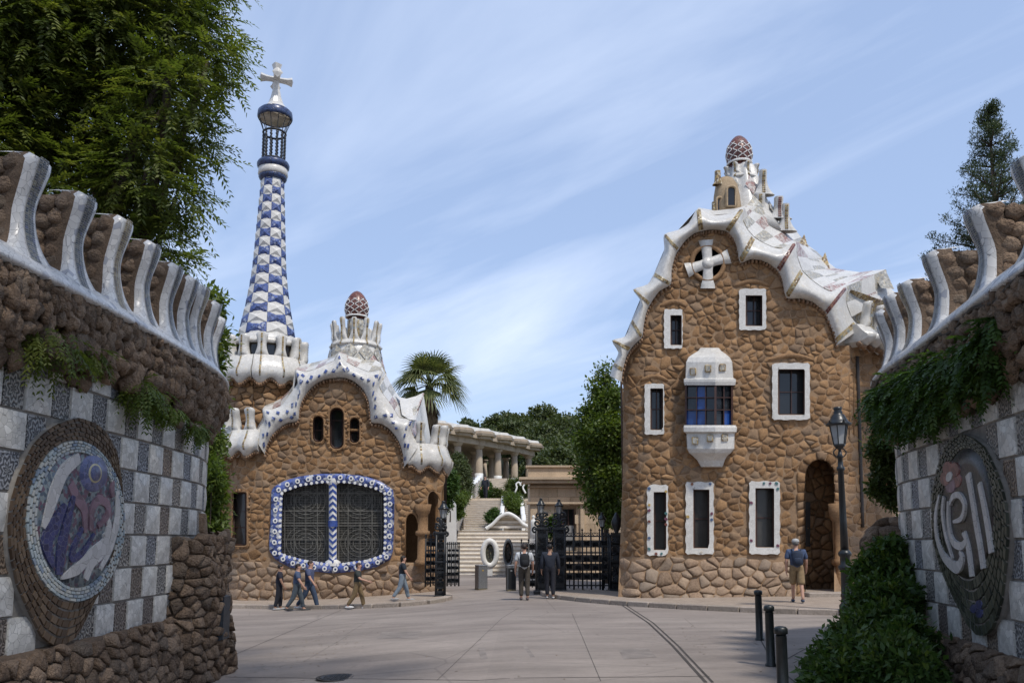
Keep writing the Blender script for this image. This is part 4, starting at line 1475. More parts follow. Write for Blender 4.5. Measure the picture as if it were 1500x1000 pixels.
def loft_panels(parent, A, B, rows, mats, name, seed, thick=.03, step=1):
    rg = random.Random(seed)
    n = len(A)
    for r in range(rows):
        for i in range(0, n - 1):
            def P(a, b):
                j = min(n - 2, int(a)); f_ = a - j
                return A[j].lerp(A[j + 1], f_).lerp(B[j].lerp(B[j + 1], f_), b)
            sh = 0
            c = [P(i, r / rows), P(i + 1, r / rows), P(i + 1, (r + 1) / rows), P(i, (r + 1) / rows)]
            nn = (c[1] - c[0]).cross(c[3] - c[0])
            if nn.length < 1e-9: continue
            nn.normalize()
            if nn.y > 0: nn = -nn
            m_ = MB()
            up = nn * thick
            m_.add([p_ - nn * .05 for p_ in c] + [p_ + up for p_ in c], [(4, 5, 6, 7), (0, 1, 5, 4), (1, 2, 6, 5), (2, 3, 7, 6), (3, 0, 4, 7)], rg.random())
            m_.build(name, mats((i + r), rg), parent, False)

# ================================================================== LEFT GATEHOUSE
YL = 33.0
XL0, XL1 = -11.75, -2.65
def planL(X):
    r = 1.5
    if X < XL0 + r: d = min(r * .985, XL0 + r - X); return YL + r - math.sqrt(r * r - d * d)
    if X > XL1 - r: d = min(r * .985, X - XL1 + r); return YL + r - math.sqrt(r * r - d * d)
    return YL
mapL = lambda x, y, off: atp(x, y, planL, off)
gh = thing('gatehouse', 'low brown stone gatehouse with big blue framed window and white mosaic roof', 'building', (-7.2, 36, -.45))
STL = [((295, 888), (240, 800)), ((305, 840), (262, 762)), ((325, 800), (288, 722)), ((350, 770), (283, 664)), ((380, 745), (330, 662)), ((410, 730), (372, 646)), ((455, 722), (405, 605)), ((462, 680), (430, 570)), ((470, 640), (452, 535)), ((490, 600), (442, 472)), ((510, 570), (490, 482)), ((545, 540), (540, 468)), ((590, 518), (590, 446)), ((640, 512), (632, 428)), ((665, 511), (655, 390)), ((690, 513), (690, 432)), ((730, 530), (742, 460)), ((765, 560), (800, 482)), ((785, 590), (864, 478)), ((800, 630), (850, 552)), ((806, 680), (868, 588)), ((812, 728), (898, 628)), ((860, 735), (926, 668)), ((900, 760), (950, 706)), ((930, 795), (1014, 713)), ((950, 830), (1008, 762)), ((965, 880), (1020, 802)), ((972, 948), (1052, 832))]
A, B = stations(STL, z5, 3)
bandL = Band(A, B, planL, [.18, .29, .37, .41, .41, .38, .31, .22, .10])
# facade outline (inside the eaves)
outl = [(312, 884), (312, 664)] + [(a[0], a[1] - 6) for a in A] + [(652, 684), (652, 704), (647, 720), (645, 760), (645, 884)]
BIGO = [z6(*p) for p in [(350, 265), (420, 225), (500, 203), (600, 191), (720, 190), (840, 203), (920, 230), (985, 272), (993, 330), (991, 450), (986, 600), (970, 640), (900, 680), (800, 702), (670, 712), (560, 702), (440, 680), (370, 640), (338, 600), (335, 560), (344, 420), (346, 300)]]
BIGI = [z6(*p) for p in [(408, 290), (500, 257), (600, 241), (670, 237), (760, 241), (870, 264), (935, 290), (938, 450), (935, 610), (850, 640), (700, 660), (650, 660), (520, 640), (400, 610), (402, 450)]]
winC = rrect(*z5(612, 660), *z5(676, 856), 9); winA = rrect(*z5(530, 700), *z5(577, 822), 6.5); winB = rrect(*z5(710, 708), *z5(752, 826), 6)
slit = rrect(*z6(150, 290), *z6(217, 565), 2)
porch = arch(*z6(1050, 398), *z6(1113, 655), 14); porch2 = arch(627.5, 719, 642, 800, 9)
holesL = [Hole(outl, False), Hole(grow(BIGO, -4))] + [Hole(p) for p in (winC, winA, winB, slit, porch, porch2)]
m_ = MB(); sheet(mapL, 310, 545, 654, 886, 3.0, holesL, m_, .03); m_.build('wall', MORTAR, gh)
hs2 = [Hole(outl, False), Hole(grow(BIGO, 1.0)), Hole(grow(winC, 3)), Hole(grow(winA, 3)), Hole(grow(winB, 3)), Hole(grow(slit, 3)), Hole(grow(porch, 1)), Hole(grow(porch2, 1)), Hole([(612, 738), (628, 738), (628, 836), (612, 836)])]
cl = voronoi(310, 545, 656, 830, 11.2, 8.6, 41, .46, .15)
masonry(gh, 'stone', 'rubble_masonry', cl, hs2 + [Hole([(300, 822), (660, 822), (660, 900), (300, 900)])], mapL, STONE, .5, .06, 42, 300, 8, back=-.004)
masonry(gh, 'base_stone', 'base_rubble', voronoi(318, 824, 640, 882, 14.5, 11.5, 43, .42, .1), hs2 + [Hole([(300, 700), (660, 700), (660, 822), (300, 822)])], mapL, BASESTONE, .6, .09, 44, 300, 11, back=-.002)
# closing body behind the facade
m_ = MB()
bp = [(-11.6, 34.6), (-11.2, 37.5), (-8.5, 39.5), (-5, 39.3), (-3.2, 37.6), (-2.75, 34.6)]
m_.grid([[(x, y, -.8) for x, y in bp], [(x, y, 5.2) for x, y in bp]]); m_.build('rear_wall', STONE, gh)
bandL_o = bandL.build('eave_band', WHITE, gh)
dentils([bandL.p(t, 0, -.10) for t in range(len(A))], gh, 'dentil_course', DENTIL, .085, .17, 3, .10)
# blue mosaic diamonds on the eave
rg = random.Random(8)
for (t, u) in [(2, .25), (3.5, .55), (5, .35), (7, .75), (8, .45), (10, .82), (10.5, .5), (12.5, .3), (13, .72), (16, .55), (16.5, .22), (18, .3), (18.5, .62), (20.5, .45), (23, .5), (25, .42), (27, .82), (27.4, .55), (29, .80), (30, .45), (31.5, .60), (34, .42), (36, .55), (38.5, .45), (40.5, .55), (42, .85), (42, .6), (44, .42), (45.5, .6), (47.5, .42), (50, .5), (52, .55), (53.5, .78), (54.3, .5), (55, .88), (56.5, .45), (58.5, .55), (60.5, .38), (63, .25), (65, .5), (66.5, .72), (68.5, .5), (70.5, .3), (72.5, .86), (72.8, .62), (74.5, .45), (77, .3), (79.5, .12), (78, .5)]:
    if t > len(A) - 1.6: continue
    du = rg.uniform(.095, .125); c0 = bandL.px(t, u)
    L_ = math.hypot(bandL.px(t + .5, u)[0] - c0[0], bandL.px(t + .5, u)[1] - c0[1]) + 1e-6
    Wd = math.hypot(bandL.px(t, 1)[0] - bandL.px(t, 0)[0], bandL.px(t, 1)[1] - bandL.px(t, 0)[1])
    hp = rg.uniform(2.9, 3.6)
    dt, du = .5 * hp / L_, hp / Wd
    k = rg.uniform(-.25, .25)
    q = [(t - dt, u + k * du), (t - k * dt, u - du), (t + dt, u - k * du), (t + k * dt, u + du)]
    m_ = MB()
    vs_ = [bandL.p(max(0, min(len(A) - 1.001, a)), max(.02, min(.98, b)), .035) for a, b in q]
    vb = [bandL.p(max(0, min(len(A) - 1.001, a)), max(.02, min(.98, b)), -.02) for a, b in q]
    cc = bandL.p(min(len(A) - 1.001, t), u, .045)
    m_.add(vs_ + vb + [cc], [(0, 1, 8), (1, 2, 8), (2, 3, 8), (3, 0, 8), (0, 4, 5, 1), (1, 5, 6, 2), (2, 6, 7, 3), (3, 7, 4, 0)]); m_.build('blue_tile', BLUEM, bandL_o, False)
# roof shell behind the eave
RST = [((240, 800), (250, 770)), ((288, 722), (292, 680)), ((283, 664), (300, 640)), ((330, 662), (342, 622)), ((372, 646), (372, 606)), ((405, 605), (420, 566)), ((430, 570), (445, 528)), ((442, 472), (470, 452)), ((490, 482), (520, 440)), ((540, 468), (572, 428)), ((590, 446), (605, 415)), ((632, 428), (642, 396)), ((655, 390), (656, 384)), ((690, 432), (704, 400)), ((742, 460), (772, 420)), ((800, 482), (832, 425)), ((864, 478), (858, 440)), ((850, 552), (882, 490)), ((868, 588), (906, 540)), ((898, 628), (930, 580)), ((926, 668), (955, 612)), ((950, 706), (1000, 625)), ((1014, 713), (1066, 585)), ((1008, 762), (1045, 650)), ((1020, 802), (1060, 740))]
RA = [atp(*z5(*a), planL, .05) for a, b in RST]
RB = [at(*z5(*b), 35.2) for a, b in RST]
RC = [Vector((p.x * .98 - .1, 39.0, p.z - 1.6)) for p in RB]
m_ = MB(); m_.grid([RA, RB, RC]); m_.build('roof_shell', WHITEF, gh)
loft_panels(gh, RA, RB, 2, lambda k, r: (PINKW if r.random() < .45 else MIXW) if k % 2 else WHITEF, 'mosaic_panel', 4, .02)
# horn at the right end of the roof
m_ = MB()
hr = [[at(*z5(x, y), Y) for x, y, Y in row] for row in [[(930, 600, 34.6), (950, 612, 34.0), (962, 690, 33.0)], [(985, 612, 34.8), (1000, 640, 34.0), (1000, 715, 32.8)], [(1030, 600, 35.0), (1030, 650, 34.2), (1018, 716, 32.8)], [(1066, 583, 35.2), (1046, 650, 34.6), (1030, 716, 33.2)]]]
m_.grid(hr); m_.build('roof_horn', WHITE, gh)
# corner parapets
WPL = Wall([(-7.9, 33.0), (-9.9, 33.0), (-10.9, 33.15), (-11.6, 33.7), (-11.95, 34.6), (-11.7, 36.2)], -1)
zc = lambda y, Y=33.0, x=350: at(x, y, Y).z
p388 = at(384, 650, 33).x
dd = lambda W, X: next((W.acc[i] for i in range(len(W.P)) if (W.P[i].x <= X if W.side < 0 else W.P[i].x >= X)), W.len * .8)
d0 = dd(WPL, p388)
parapet(gh, WPL, d0, WPL.len, zc(665), zc(632), zc(597), [d0 + .45 + .68 * k for k in range(5)], .68, WHITE, .55, .17, .19, seed=51)
WPR = Wall([(-5.5, 33.0), (-4.5, 33.0), (-3.7, 33.12), (-3.18, 33.5), (-2.98, 34.3), (-3.1, 35.8)], 1)
d0 = dd(WPR, at(598, 650, 33).x)
parapet(gh, WPR, d0, WPR.len, zc(686, 33, 620), zc(652, 33, 620), zc(619, 33, 620), [d0 + .42 + .64 * k for k in range(4)], .64, WHITE, .44, .155, .19, seed=52)
# big window
BLUEFR = trencadis('blue_frame', (.055, .085, .27), (.16, .18, .27), 9, .5, .3, tint=[(.74, (.13, .17, .36)), (.86, (.42, .43, .46))], gw=.03)
big = ring_frame(gh, 'glazed_frame', BIGO, BIGI, mapL, -.05, .13, -.42, BLUEFR, True, 72, .03)
big['label'] = 'barrel shaped frame of blue and white glazed tiles'
BO, BI = res_closed(start_top(BIGO), 34), res_closed(start_top(BIGI), 34)
for i in range(34):
    c = (BO[i][0] * .58 + BI[i][0] * .42, BO[i][1] * .58 + BI[i][1] * .42)
    m_ = MB(); patch(m_, ellipse(*c, 4.0, 4.2, 8, rg.uniform(-.3, .3)), mapL, .10, .19); m_.build('white_motif', WHITESM, big, False)
    m_ = MB(); patch(m_, ellipse(*c, 1.8, 1.8, 8), mapL, .12, .20); m_.build('blue_motif', BLUED, big, False)
BO, BI = res_closed(start_top(BIGO), 62), res_closed(start_top(BIGI), 62)
for i in range(62):
    c = (BO[i][0] * .14 + BI[i][0] * .86, BO[i][1] * .14 + BI[i][1] * .86)
    m_ = MB(); patch(m_, ellipse(*c, 2.6, 2.6, 8, i), mapL, .10, .155); m_.build('scallop_tile', WHITESM, big, False)
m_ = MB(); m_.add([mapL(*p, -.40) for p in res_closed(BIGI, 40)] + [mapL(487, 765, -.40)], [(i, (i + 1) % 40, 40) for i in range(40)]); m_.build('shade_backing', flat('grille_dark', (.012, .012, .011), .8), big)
GRILLE = flat('grille_metal', (.11, .105, .092), .55, .4, 9, .2, 40)
def clipline(a, b, poly, n=90):
    o = []; cur = None
    for i in range(n + 1):
        p_ = (a[0] + (b[0] - a[0]) * i / n, a[1] + (b[1] - a[1]) * i / n)
        if inpoly(p_, poly):
            if cur is None: cur = [p_, p_]
            cur[1] = p_
        elif cur: o.append(cur); cur = None
    if cur: o.append(cur)
    return o
for side in (0, 1):
    x0, x1 = (414, 482) if side == 0 else (493, 562)
    poly = BIGI
    m_ = MB()
    for k in range(31):
        x = x0 + (x1 - x0) * k / 30
        for a, b in clipline((x, 700), (x, 830), poly): bar(m_, a, b, .75, mapL, -.33, -.30)
    for k in range(52):
        y = 704 + 2.4 * k
        for a, b in clipline((x0, y), (x1, y), poly): bar(m_, a, b, .7, mapL, -.31, -.28)
    gr = m_.build('window_grille', GRILLE, big, False, kind='stuff')
    m_ = MB()
    cxm = (x0 + x1) / 2
    for cyy in (733, 795):
        for rr_ in (9, 14, 20, 26):
            pts = [p_ for p_ in ellipse(cxm, cyy, rr_ * 1.1, rr_, 28)]
            for a, b in zip(pts, pts[1:] + pts[:1]):
                if inpoly(a, poly) and inpoly(b, poly) and x0 < a[0] < x1 and x0 < b[0] < x1: bar(m_, a, b, 1.1, mapL, -.29, -.26)
    m_.build('grille_ring', GRILLE, big, False, kind='stuff')
    m_ = MB()
    for y in (722, 748, 766, 769.5, 790):
        for a, b in clipline((x0, y), (x1, y), poly): bar(m_, a, b, 1.6, mapL, -.30, -.24)
    for x in (x0 + 3, x0 + 17, cxm, x1 - 17, x1 - 3):
        for a, b in clipline((x, 700), (x, 830), poly): bar(m_, a, b, 1.4, mapL, -.30, -.245)
    m_.build('grille_rail', GRILLE, big, False, kind='stuff')
# central mullion with chevrons
m_ = MB(); m_.grid([[mapL(487.5 + dx * (1.9 if (y < 708 or y > 822) else 1), y, o) for dx, o in ((-6, -.3), (-5.6, .06), (0, .20), (5.6, .06), (6, -.3))] for y in [700 + 3.3 * k for k in range(40)]])
mu = m_.build('mullion', WHITESM, big)
for k in range(13):
    y = 708 + 9.2 * k
    s_ = 1 if k < 6 else -1
    if k == 6:
        m_ = MB(); m_.grid([[mapL(487.5 + dx, yy, o + .04) for dx, o in ((-7, -.1), (-6, .10), (0, .22), (6, .10), (7, -.1))] for yy in (762, 764, 769, 771)]); m_.build('mullion_ring', BLUEP, mu); continue
    m_ = MB()
    f_ = [(-5.6, 3.5 * s_), (0, -1.5 * s_), (5.6, 3.5 * s_), (5.6, (3.5 + 4.2 * s_) if s_ > 0 else -3.5 + 4.2), (0, -1.5 * s_ + 4.2), (-5.6, 3.5 * s_ + 4.2)]
    f_ = [(-5.6, 3.2 * s_), (0, -1.8 * s_), (5.6, 3.2 * s_), (5.6, 3.2 * s_ + 4.4), (0, -1.8 * s_ + 4.4), (-5.6, 3.2 * s_ + 4.4)]
    of_ = [.075, .215, .075, .075, .215, .075]
    m_.prism([mapL(487.5 + x, y + yy, o) for (x, yy), o in zip(f_, of_)], [mapL(487.5 + x, y + yy, o - .06) for (x, yy), o in zip(f_, of_)])
    m_.build('chevron_tile', BLUEP, mu, False)
# arched windows with stone surrounds
def ring_stones(parent, poly, wd, mapf, seed, step=5.5, closed=True, h=.10):
    rg = random.Random(seed)
    n = len(poly); ot = grow(poly, wd); inn = grow(poly, .6)
    L_ = [0]
    for i in range(n if closed else n - 1): L_.append(L_[-1] + math.hypot(poly[(i + 1) % n][0] - poly[i][0], poly[(i + 1) % n][1] - poly[i][1]))
    def on(P, d):
        j = 0
        while j < len(L_) - 2 and L_[j + 1] < d: j += 1
        f_ = (d - L_[j]) / max(1e-6, L_[j + 1] - L_[j]); a, b = P[j], P[(j + 1) % n]
        return (a[0] + (b[0] - a[0]) * f_, a[1] + (b[1] - a[1]) * f_)
    d = 0; cells = []
    while d < L_[-1] - 1.5:
        e = min(L_[-1], d + step * rg.uniform(.8, 1.3))
        if L_[-1] - e < 2: e = L_[-1]
        q = [on(inn, d), on(ot, d), on(ot, (d + e) / 2), on(ot, e), on(inn, e), on(inn, (d + e) / 2)]
        cells.append(((sum(p[0] for p in q) / 6, sum(p[1] for p in q) / 6), q)); d = e
    masonry(parent, 'surround_stone', 'surround_rubble', cells, [], mapf, STONE, .35, h, seed, 300, 2)
def arch_window(parent, poly, mapf, tr, seed, split=None, glass=GLASS):
    m_ = MB(); n = len(poly)
    g_ = grow(poly, 2.0)
    P = [mapf(*p, .06) for p in g_]
    m_.tube(P, tr * .5, 8, closed=True); w_ = m_.build('window_surround', STONE, parent)
    ring_stones(w_, poly, tr * 62, mapf, seed)
    m_ = MB(); m_.grid([[mapf(*p, .1) for p in poly], [mapf(*p, -.35) for p in poly]], closed=True); m_.build('window_reveal', STONE, w_)
    pane(w_, 'pane', poly, mapf, -.30, glass)
    xs = [p[0] for p in poly]; ys = [p[1] for p in poly]
    m_ = MB()
    fp = [mapf(*p, -.26) for p in grow(poly, -.8)]
    m_.tube(fp, .035, 6, closed=True); m_.build('window_frame', WOODF, w_)
    for k in (split or [.5]):
        m_ = MB(); y = min(ys) + (max(ys) - min(ys)) * k
        bar(m_, (min(xs), y), (max(xs), y), 1.3, mapf, -.3, -.24); m_.build('glazing_bar', WOODF, w_, False)
    return w_
arch_window(gh, winC, mapL, .10, 1, [.3]); arch_window(gh, winA, mapL, .09, 2, [.55]); arch_window(gh, winB, mapL, .09, 3, [.55])
sw = arch_window(gh, slit, mapL, .10, 4, [.36, .66], GLASSG)
# porch at the right corner: reveals, column, dark room behind
for pp_ in (porch, porch2):
    m_ = MB(); m_.grid([[mapL(*p, .06) for p in pp_], [mapL(*p, -.9) for p in pp_]]); m_.build('porch_reveal', STONE, gh)
    if pp_ is porch:
        m_ = MB(); m_.tube([mapL(*p, .05) for p in grow(pp_, 1)][:-1], .05, 8); pa_ = m_.build('porch_arch', STONE, gh); ring_stones(pa_, pp_, 6, mapL, 66, 7, False)
m_ = MB(); m_.grid([[at(x, y, 34.6) for x in (588, 650)] for y in (700, 880)]); m_.build('porch_back', STONE, gh)
cxp = at(619, 790, 32.85)
zb_, zt_ = at(619, 826, 32.85).z, at(619, 742, 32.85).z
m_ = MB(); h_ = zt_ - zb_
m_.lathe([(.30, -.05), (.30, .12), (.21, .22), (.20, h_ * .48), (.20, h_ * .49), (.29, h_ * .51), (.29, h_ * .57), (.20, h_ * .59), (.19, h_ * .84), (.28, h_ * .90), (.34, h_ + .1)], (cxp.x, cxp.y, zb_), 18)
m_.build('porch_column', STONE, gh)
# crown turret and mushroom chimney
ct = at(521, 520, 36.0)
px2m = 36.3 / F
zz_ = lambda y: at(521, y, 36.0).z
m_ = MB(); m_.lathe([(46 * px2m, zz_(556)), (40 * px2m, zz_(540)), (36.5 * px2m, zz_(522)), (35 * px2m, zz_(510)), (30 * px2m, zz_(506))], (ct.x, ct.y, 0), 32); tb = m_.build('turret', WHITEF, gh)
for k in range(10):
    for r, mt in ((0, MIXW), (1, PINKW if k % 3 == 0 else MIXW)):
        a = 2 * math.pi * (k + .5 * r) / 10 - .35
        m_ = MB(); vs_ = []
        for da, y, rr_ in ((0, 508 + 17 * r, None), (.30, 522 + 16 * r, None), (0, 537 + 15 * r, None), (-.30, 522 + 16 * r, None)):
            z = zz_(y); yy = y
            R_ = (35 + (46 - 35) * ((yy - 508) / 48) ** 1.25 if yy > 508 else 35) * px2m + .035
            vs_.append(Vector((ct.x + R_ * math.cos(a + da), ct.y + R_ * math.sin(a + da), z)))
        cc = sum(vs_, Vector()) / 4 + Vector((math.cos(a), math.sin(a), 0)) * .06
        m_.add(vs_ + [cc], [(0, 1, 4), (1, 2, 4), (2, 3, 4), (3, 0, 4)]); m_.build('mosaic_panel', mt, tb, False)
def circle_wall(cx, cy, r, n=40):
    return Wall([(cx + r * math.sin(2 * math.pi * i / n), cy - r * math.cos(2 * math.pi * i / n)) for i in range(n + 1)], 1)
CW = circle_wall(ct.x, ct.y, 32 * px2m)
parapet(gh, CW, 0, CW.len, zz_(512), zz_(505), zz_(474), [CW.len * (k + .2) / 12 for k in range(12)], CW.len / 12, WHITE, .18, .10, .11, seed=53, scal=.1, lean=.10, dent=False)
m_ = MB(); m_.lathe([(15 * px2m, zz_(508)), (13.5 * px2m, zz_(470)), (10 * px2m, zz_(466))], (ct.x, ct.y, 0), 20); m_.build('chimney_shaft', MIXW, gh)
for k in range(6):
    a = math.pi * 2 * k / 6 - 1.2
    strip(gh, 'tessera_strip', lambda t, x, off, a=a: Vector((ct.x + (15 * px2m - .05 * t + off) * math.cos(a + x), ct.y + (15 * px2m - .05 * t + off) * math.sin(a + x), zz_(507 - 36 * t))), 12, .28, TGOLD, k, 2)
mushroom(gh, (ct.x, ct.y, zz_(476)), 17.3 * px2m, (zz_(426) - zz_(466)), 12.5 * px2m, zz_(466) - zz_(476), REDCAP, WHITESM, REDCAP)

# ================================================================== CHECKERED TOWER
YT = 36.0
tc_ = at(390, 520, YT)
kT = 37.4 / F
zT = lambda y: at(395, y, YT).z
tw_ = thing('tower', 'tall slender blue and white checkered tower with a white cross on top', 'tower', (tc_.x, tc_.y, zT(690)))
TC = Vector((tc_.x, tc_.y, 0))
rT = [(505, 43), (497, 40.5), (480, 37.5), (465, 34.5), (450, 31.5), (425, 27.4), (400, 24.2), (375, 22.4), (350, 21.0), (325, 19.6), (300, 18.2), (280, 16.8), (262, 15.8)]
def rad_at(y):
    for (a, ra), (b, rb) in zip(rT[:-1], rT[1:]):
        if b <= y <= a: return (ra + (rb - ra) * (a - y) / (a - b)) * kT
    return rT[-1][1] * kT
m_ = MB(); m_.lathe([(r * kT * .97, zT(y)) for y, r in rT], TC, 20); shaft = m_.build('shaft', WHITEF, tw_)
ysT = [496]
hh = 15.2
while ysT[-1] > 268:
    ysT.append(ysT[-1] - hh); hh = max(12.4, hh * .985)
nT = 8
for r in range(len(ysT) - 1):
    y0, y1 = ysT[r], max(263, ysT[r + 1])
    for k in range(nT):
        a0 = 2 * math.pi * (k + .35) / nT; a1 = 2 * math.pi * (k + 1.35) / nT
        e = .006
        q = [TC + Vector((rad_at(y) * math.cos(a), rad_at(y) * math.sin(a), zT(y))) for a, y in ((a0 + e, y0 - .15), (a1 - e, y0 - .15), (a1 - e, y1 + .15), (a0 + e, y1 + .15))]
        am = (a0 + a1) / 2; ym = (y0 + y1) / 2
        c = TC + Vector(((rad_at(ym) * (1 - .018) + .075) * math.cos(am), (rad_at(ym) * (1 - .018) + .075) * math.sin(am), zT(ym)))
        m_ = MB(); m_.add(q + [c], [(0, 1, 4), (1, 2, 4), (2, 3, 4), (3, 0, 4)]); m_.build('blue_tile' if (k + r) % 2 else 'white_tile', BLUEM if (k + r) % 2 else WHITEF, shaft, False)
m_ = MB(); m_.lathe([(44 * kT, zT(506)), (43.5 * kT, zT(503)), (41 * kT, zT(497)), (38 * kT, zT(496))], TC, 30); m_.build('shaft_skirt', WHITE, tw_)
m_ = MB(); m_.lathe([(15 * kT, zT(266)), (19 * kT, zT(264)), (20.5 * kT, zT(261)), (19.5 * kT, zT(258))], TC, 28); m_.build('collar_foot', BLUED, tw_)
m_ = MB(); m_.lathe([(19.5 * kT, zT(259)), (21.5 * kT, zT(257)), (21 * kT, zT(249)), (19 * kT, zT(248))], TC, 28); m_.build('collar', WHITE, tw_)
m_ = MB(); m_.lathe([(19 * kT, zT(250)), (23 * kT, zT(246)), (23.5 * kT, zT(242)), (22 * kT, zT(239)), (15 * kT, zT(238))], TC, 28); m_.build('collar_rim', BLUED, tw_)
nb = 12
for k in range(nb):
    a = 2 * math.pi * k / nb
    pts = []
    rr_ = []
    for i in range(41):
        y = 240 - 66 * i / 40
        R_ = 15.8 * kT if y > 197 else 15.8 * kT + 8.0 * kT * ((197 - y) / 23) ** 1.4
        tw2 = .035 * math.sin(i * 2.1) if y > 200 else 0
        pts.append(TC + Vector(((R_) * math.cos(a + tw2), R_ * math.sin(a + tw2), zT(y)))); rr_.append(.036 + (.026 * abs(math.sin(i * 1.05)) if y > 198 else -.018))
    m_ = MB(); m_.tube(pts, rr_, 6); m_.build('lantern_bar', IRON, tw_)
for y, R_ in ((196, 16.2), (236, 16.0)):
    m_ = MB(); m_.tube([TC + Vector((R_ * kT * math.cos(2 * math.pi * i / 24), R_ * kT * math.sin(2 * math.pi * i / 24), zT(y))) for i in range(24)], .05, 6, closed=True); m_.build('lantern_hoop', IRON, tw_)
m_ = MB(); m_.lathe([(23.2 * kT, zT(174)), (24.0 * kT, zT(176)), (25.6 * kT, zT(173)), (25.0 * kT, zT(166)), (22 * kT, zT(163))], TC, 32, caps=False); m_.build('canopy_rim', BLUED, tw_)
m_ = MB(); m_.lathe([(24.5 * kT, zT(175)), (18 * kT, zT(172.5)), (8 * kT, zT(171)), (.001, zT(170.5))], TC, 32); m_.build('canopy_soffit', flat('soffit', (.55, .50, .42), .8), tw_)
m_ = MB(); m_.lathe([(23.5 * kT, zT(165)), (17 * kT, zT(160)), (11 * kT, zT(153)), (7.5 * kT, zT(143)), (5.2 * kT, zT(132)), (4.4 * kT, zT(122)), (4 * kT, zT(115))], TC, 12, wob=lambda a, z: 1 + .06 * math.cos(4 * a)); m_.build('cross_stem', WHITE, tw_, False)
zcx = zT(117)
def cross_arm(d, L_):
    d = Vector(d).normalized()
    u_ = Vector((0, 0, 1)) if abs(d.z) < .5 else Vector((1, 0, 0))
    v_ = d.cross(u_)
    m_ = MB()
    c = TC + Vector((0, 0, zcx))
    rows = []
    for t, s_ in ((0, 5.0), (.35, 4.6), (.7, 5.4), (.92, 7.2), (1.0, 7.8)):
        rows.append([c + d * (L_ * t) + (u_ * x + v_ * y) * s_ * kT for x, y in ((1, 0), (.55, .55), (0, 1), (-.55, .55), (-1, 0), (-.55, -.55), (0, -1), (.55, -.55))])
    rows2 = rows
    m_.grid(rows2, closed=True); m_.add(rows[-1] + [c + d * (L_ + .06)], [(i, (i + 1) % 8, 8) for i in range(8)])
    m_.build('cross_arm', WHITE, tw_, False)
for d in ((math.cos(.35), math.sin(.35), 0), (-math.cos(.35), -math.sin(.35), 0), (math.sin(.35), -math.cos(.35), 0), (-math.sin(.35), math.cos(.35), 0), (0, 0, 1)):
    cross_arm(d, 22.5 * kT if d[2] == 0 else 24 * kT)
# crown of the tower and its drum
TW = circle_wall(TC.x, TC.y, 50 * kT)
parapet(tw_, TW, 0, TW.len, zT(568), zT(534), zT(501), [TW.len * (k + .38) / 13 for k in range(13)], TW.len / 13, WHITE, .52, .20, .22, seed=54, scal=.07, lean=.06, base=-.02)
m_ = MB(); m_.lathe([(50 * kT, zT(512)), (43 * kT, zT(502)), (30 * kT, zT(501))], TC, 32); m_.build('crown_cap', WHITE, tw_)
m_ = MB(); m_.lathe([(45 * kT, zT(545)), (45 * kT, zT(508))], TC, 26); m_.build('crown_room', flat('crown_dark', (.10, .085, .065), .9), tw_)
for k in range(13):
    a = 2 * math.pi * (k + .88) / 13 - math.pi / 2
    m_ = MB(); M_ = Matrix.Translation(TC + Vector((math.cos(a) * 45.5 * kT, math.sin(a) * 45.5 * kT, zT(522)))) @ Matrix.Rotation(a, 4, 'Z')
    m_.box((0, 0, 0), (.06, .30, .42), M=M_); m_.build('crown_window', GLASS, tw_, False)
DW = circle_wall(TC.x, TC.y, 49 * kT)
m_ = MB(); m_.lathe([(49 * kT, zT(700)), (49 * kT, zT(566))], TC, 40); dr = m_.build('drum', MORTAR, tw_)
masonry(tw_, 'drum_stone', 'drum_rubble', voronoi(0, zT(660), DW.len, zT(572), .40, .27, 61), [], lambda d, z, o: DW.pt(d, z, o), STONE, .02, .09, 62, 120, .02)
# ================================================================== RIGHT PORTER'S HOUSE
def z3(x, y): return (880 + x / 2.6326, 180 + y / 2.6316)
def z4(x, y): return (890 + x / 2.381, 480 + y / 2.381)
YR = 26.0
XR0 = at(917, 700, 26.3).x - .12
def planR(X):
    r = .9
    if X < XR0 + r: d = min(r * .97, XR0 + r - X); return YR + r - math.sqrt(r * r - d * d)
    if X > 9.7:
        d = X - 9.7
        return YR + (.32 * d * d if d < 1.3 else .32 * 1.69 + .832 * (d - 1.3))
    return YR
def mapR(x, y, off):
    fl = .45 * max(0, (y - 795) / 85) ** 2
    return atp(x, y, planR, off + fl)
ph = thing('house', 'tall brown stone house with white bay window and rolling mosaic roof', 'building', (7.6, 28.5, .1))
STR = [((80, 998), (35, 975)), ((86, 950), (48, 930)), ((98, 905), (68, 885)), ((115, 872), (43, 838)), ((135, 850), (95, 822)), ((160, 825), (118, 762)), ((166, 780), (140, 715)), ((175, 735), (152, 680)), ((190, 700), (124, 642)), ((225, 650), (180, 622)), ((270, 622), (205, 582)), ((273, 570), (225, 538)), ((285, 520), (245, 488)), ((300, 490), (244, 430)), ((330, 450), (300, 412)), ((362, 426), (340, 385)), ((388, 418), (376, 328)), ((420, 412), (430, 356)), ((460, 414), (492, 350)), ((485, 420), (550, 328)), ((510, 445), (548, 375)), ((525, 480), (565, 410)), ((537, 540), (590, 440)), ((575, 527), (625, 462)), ((620, 530), (665, 480)), ((655, 548), (700, 484)), ((682, 572), (752, 458)), ((700, 605), (757, 515)), ((715, 674), (777, 570)), ((770, 677), (812, 605)), ((815, 690), (852, 634)), ((848, 715), (890, 650)), ((865, 735), (950, 630)), ((885, 780), (946, 692)), ((900, 820), (966, 748)), ((908, 858), (1002, 792))]
A, B = stations(STR, z3, 3)
planRb = lambda X: YR if X < 9.0 else planR(X)
bandR = Band(A, B, planRb, [.17, .30, .41, .47, .48, .45, .37, .26, .12])
arR = [(a[0], a[1] - 5) for a in A]
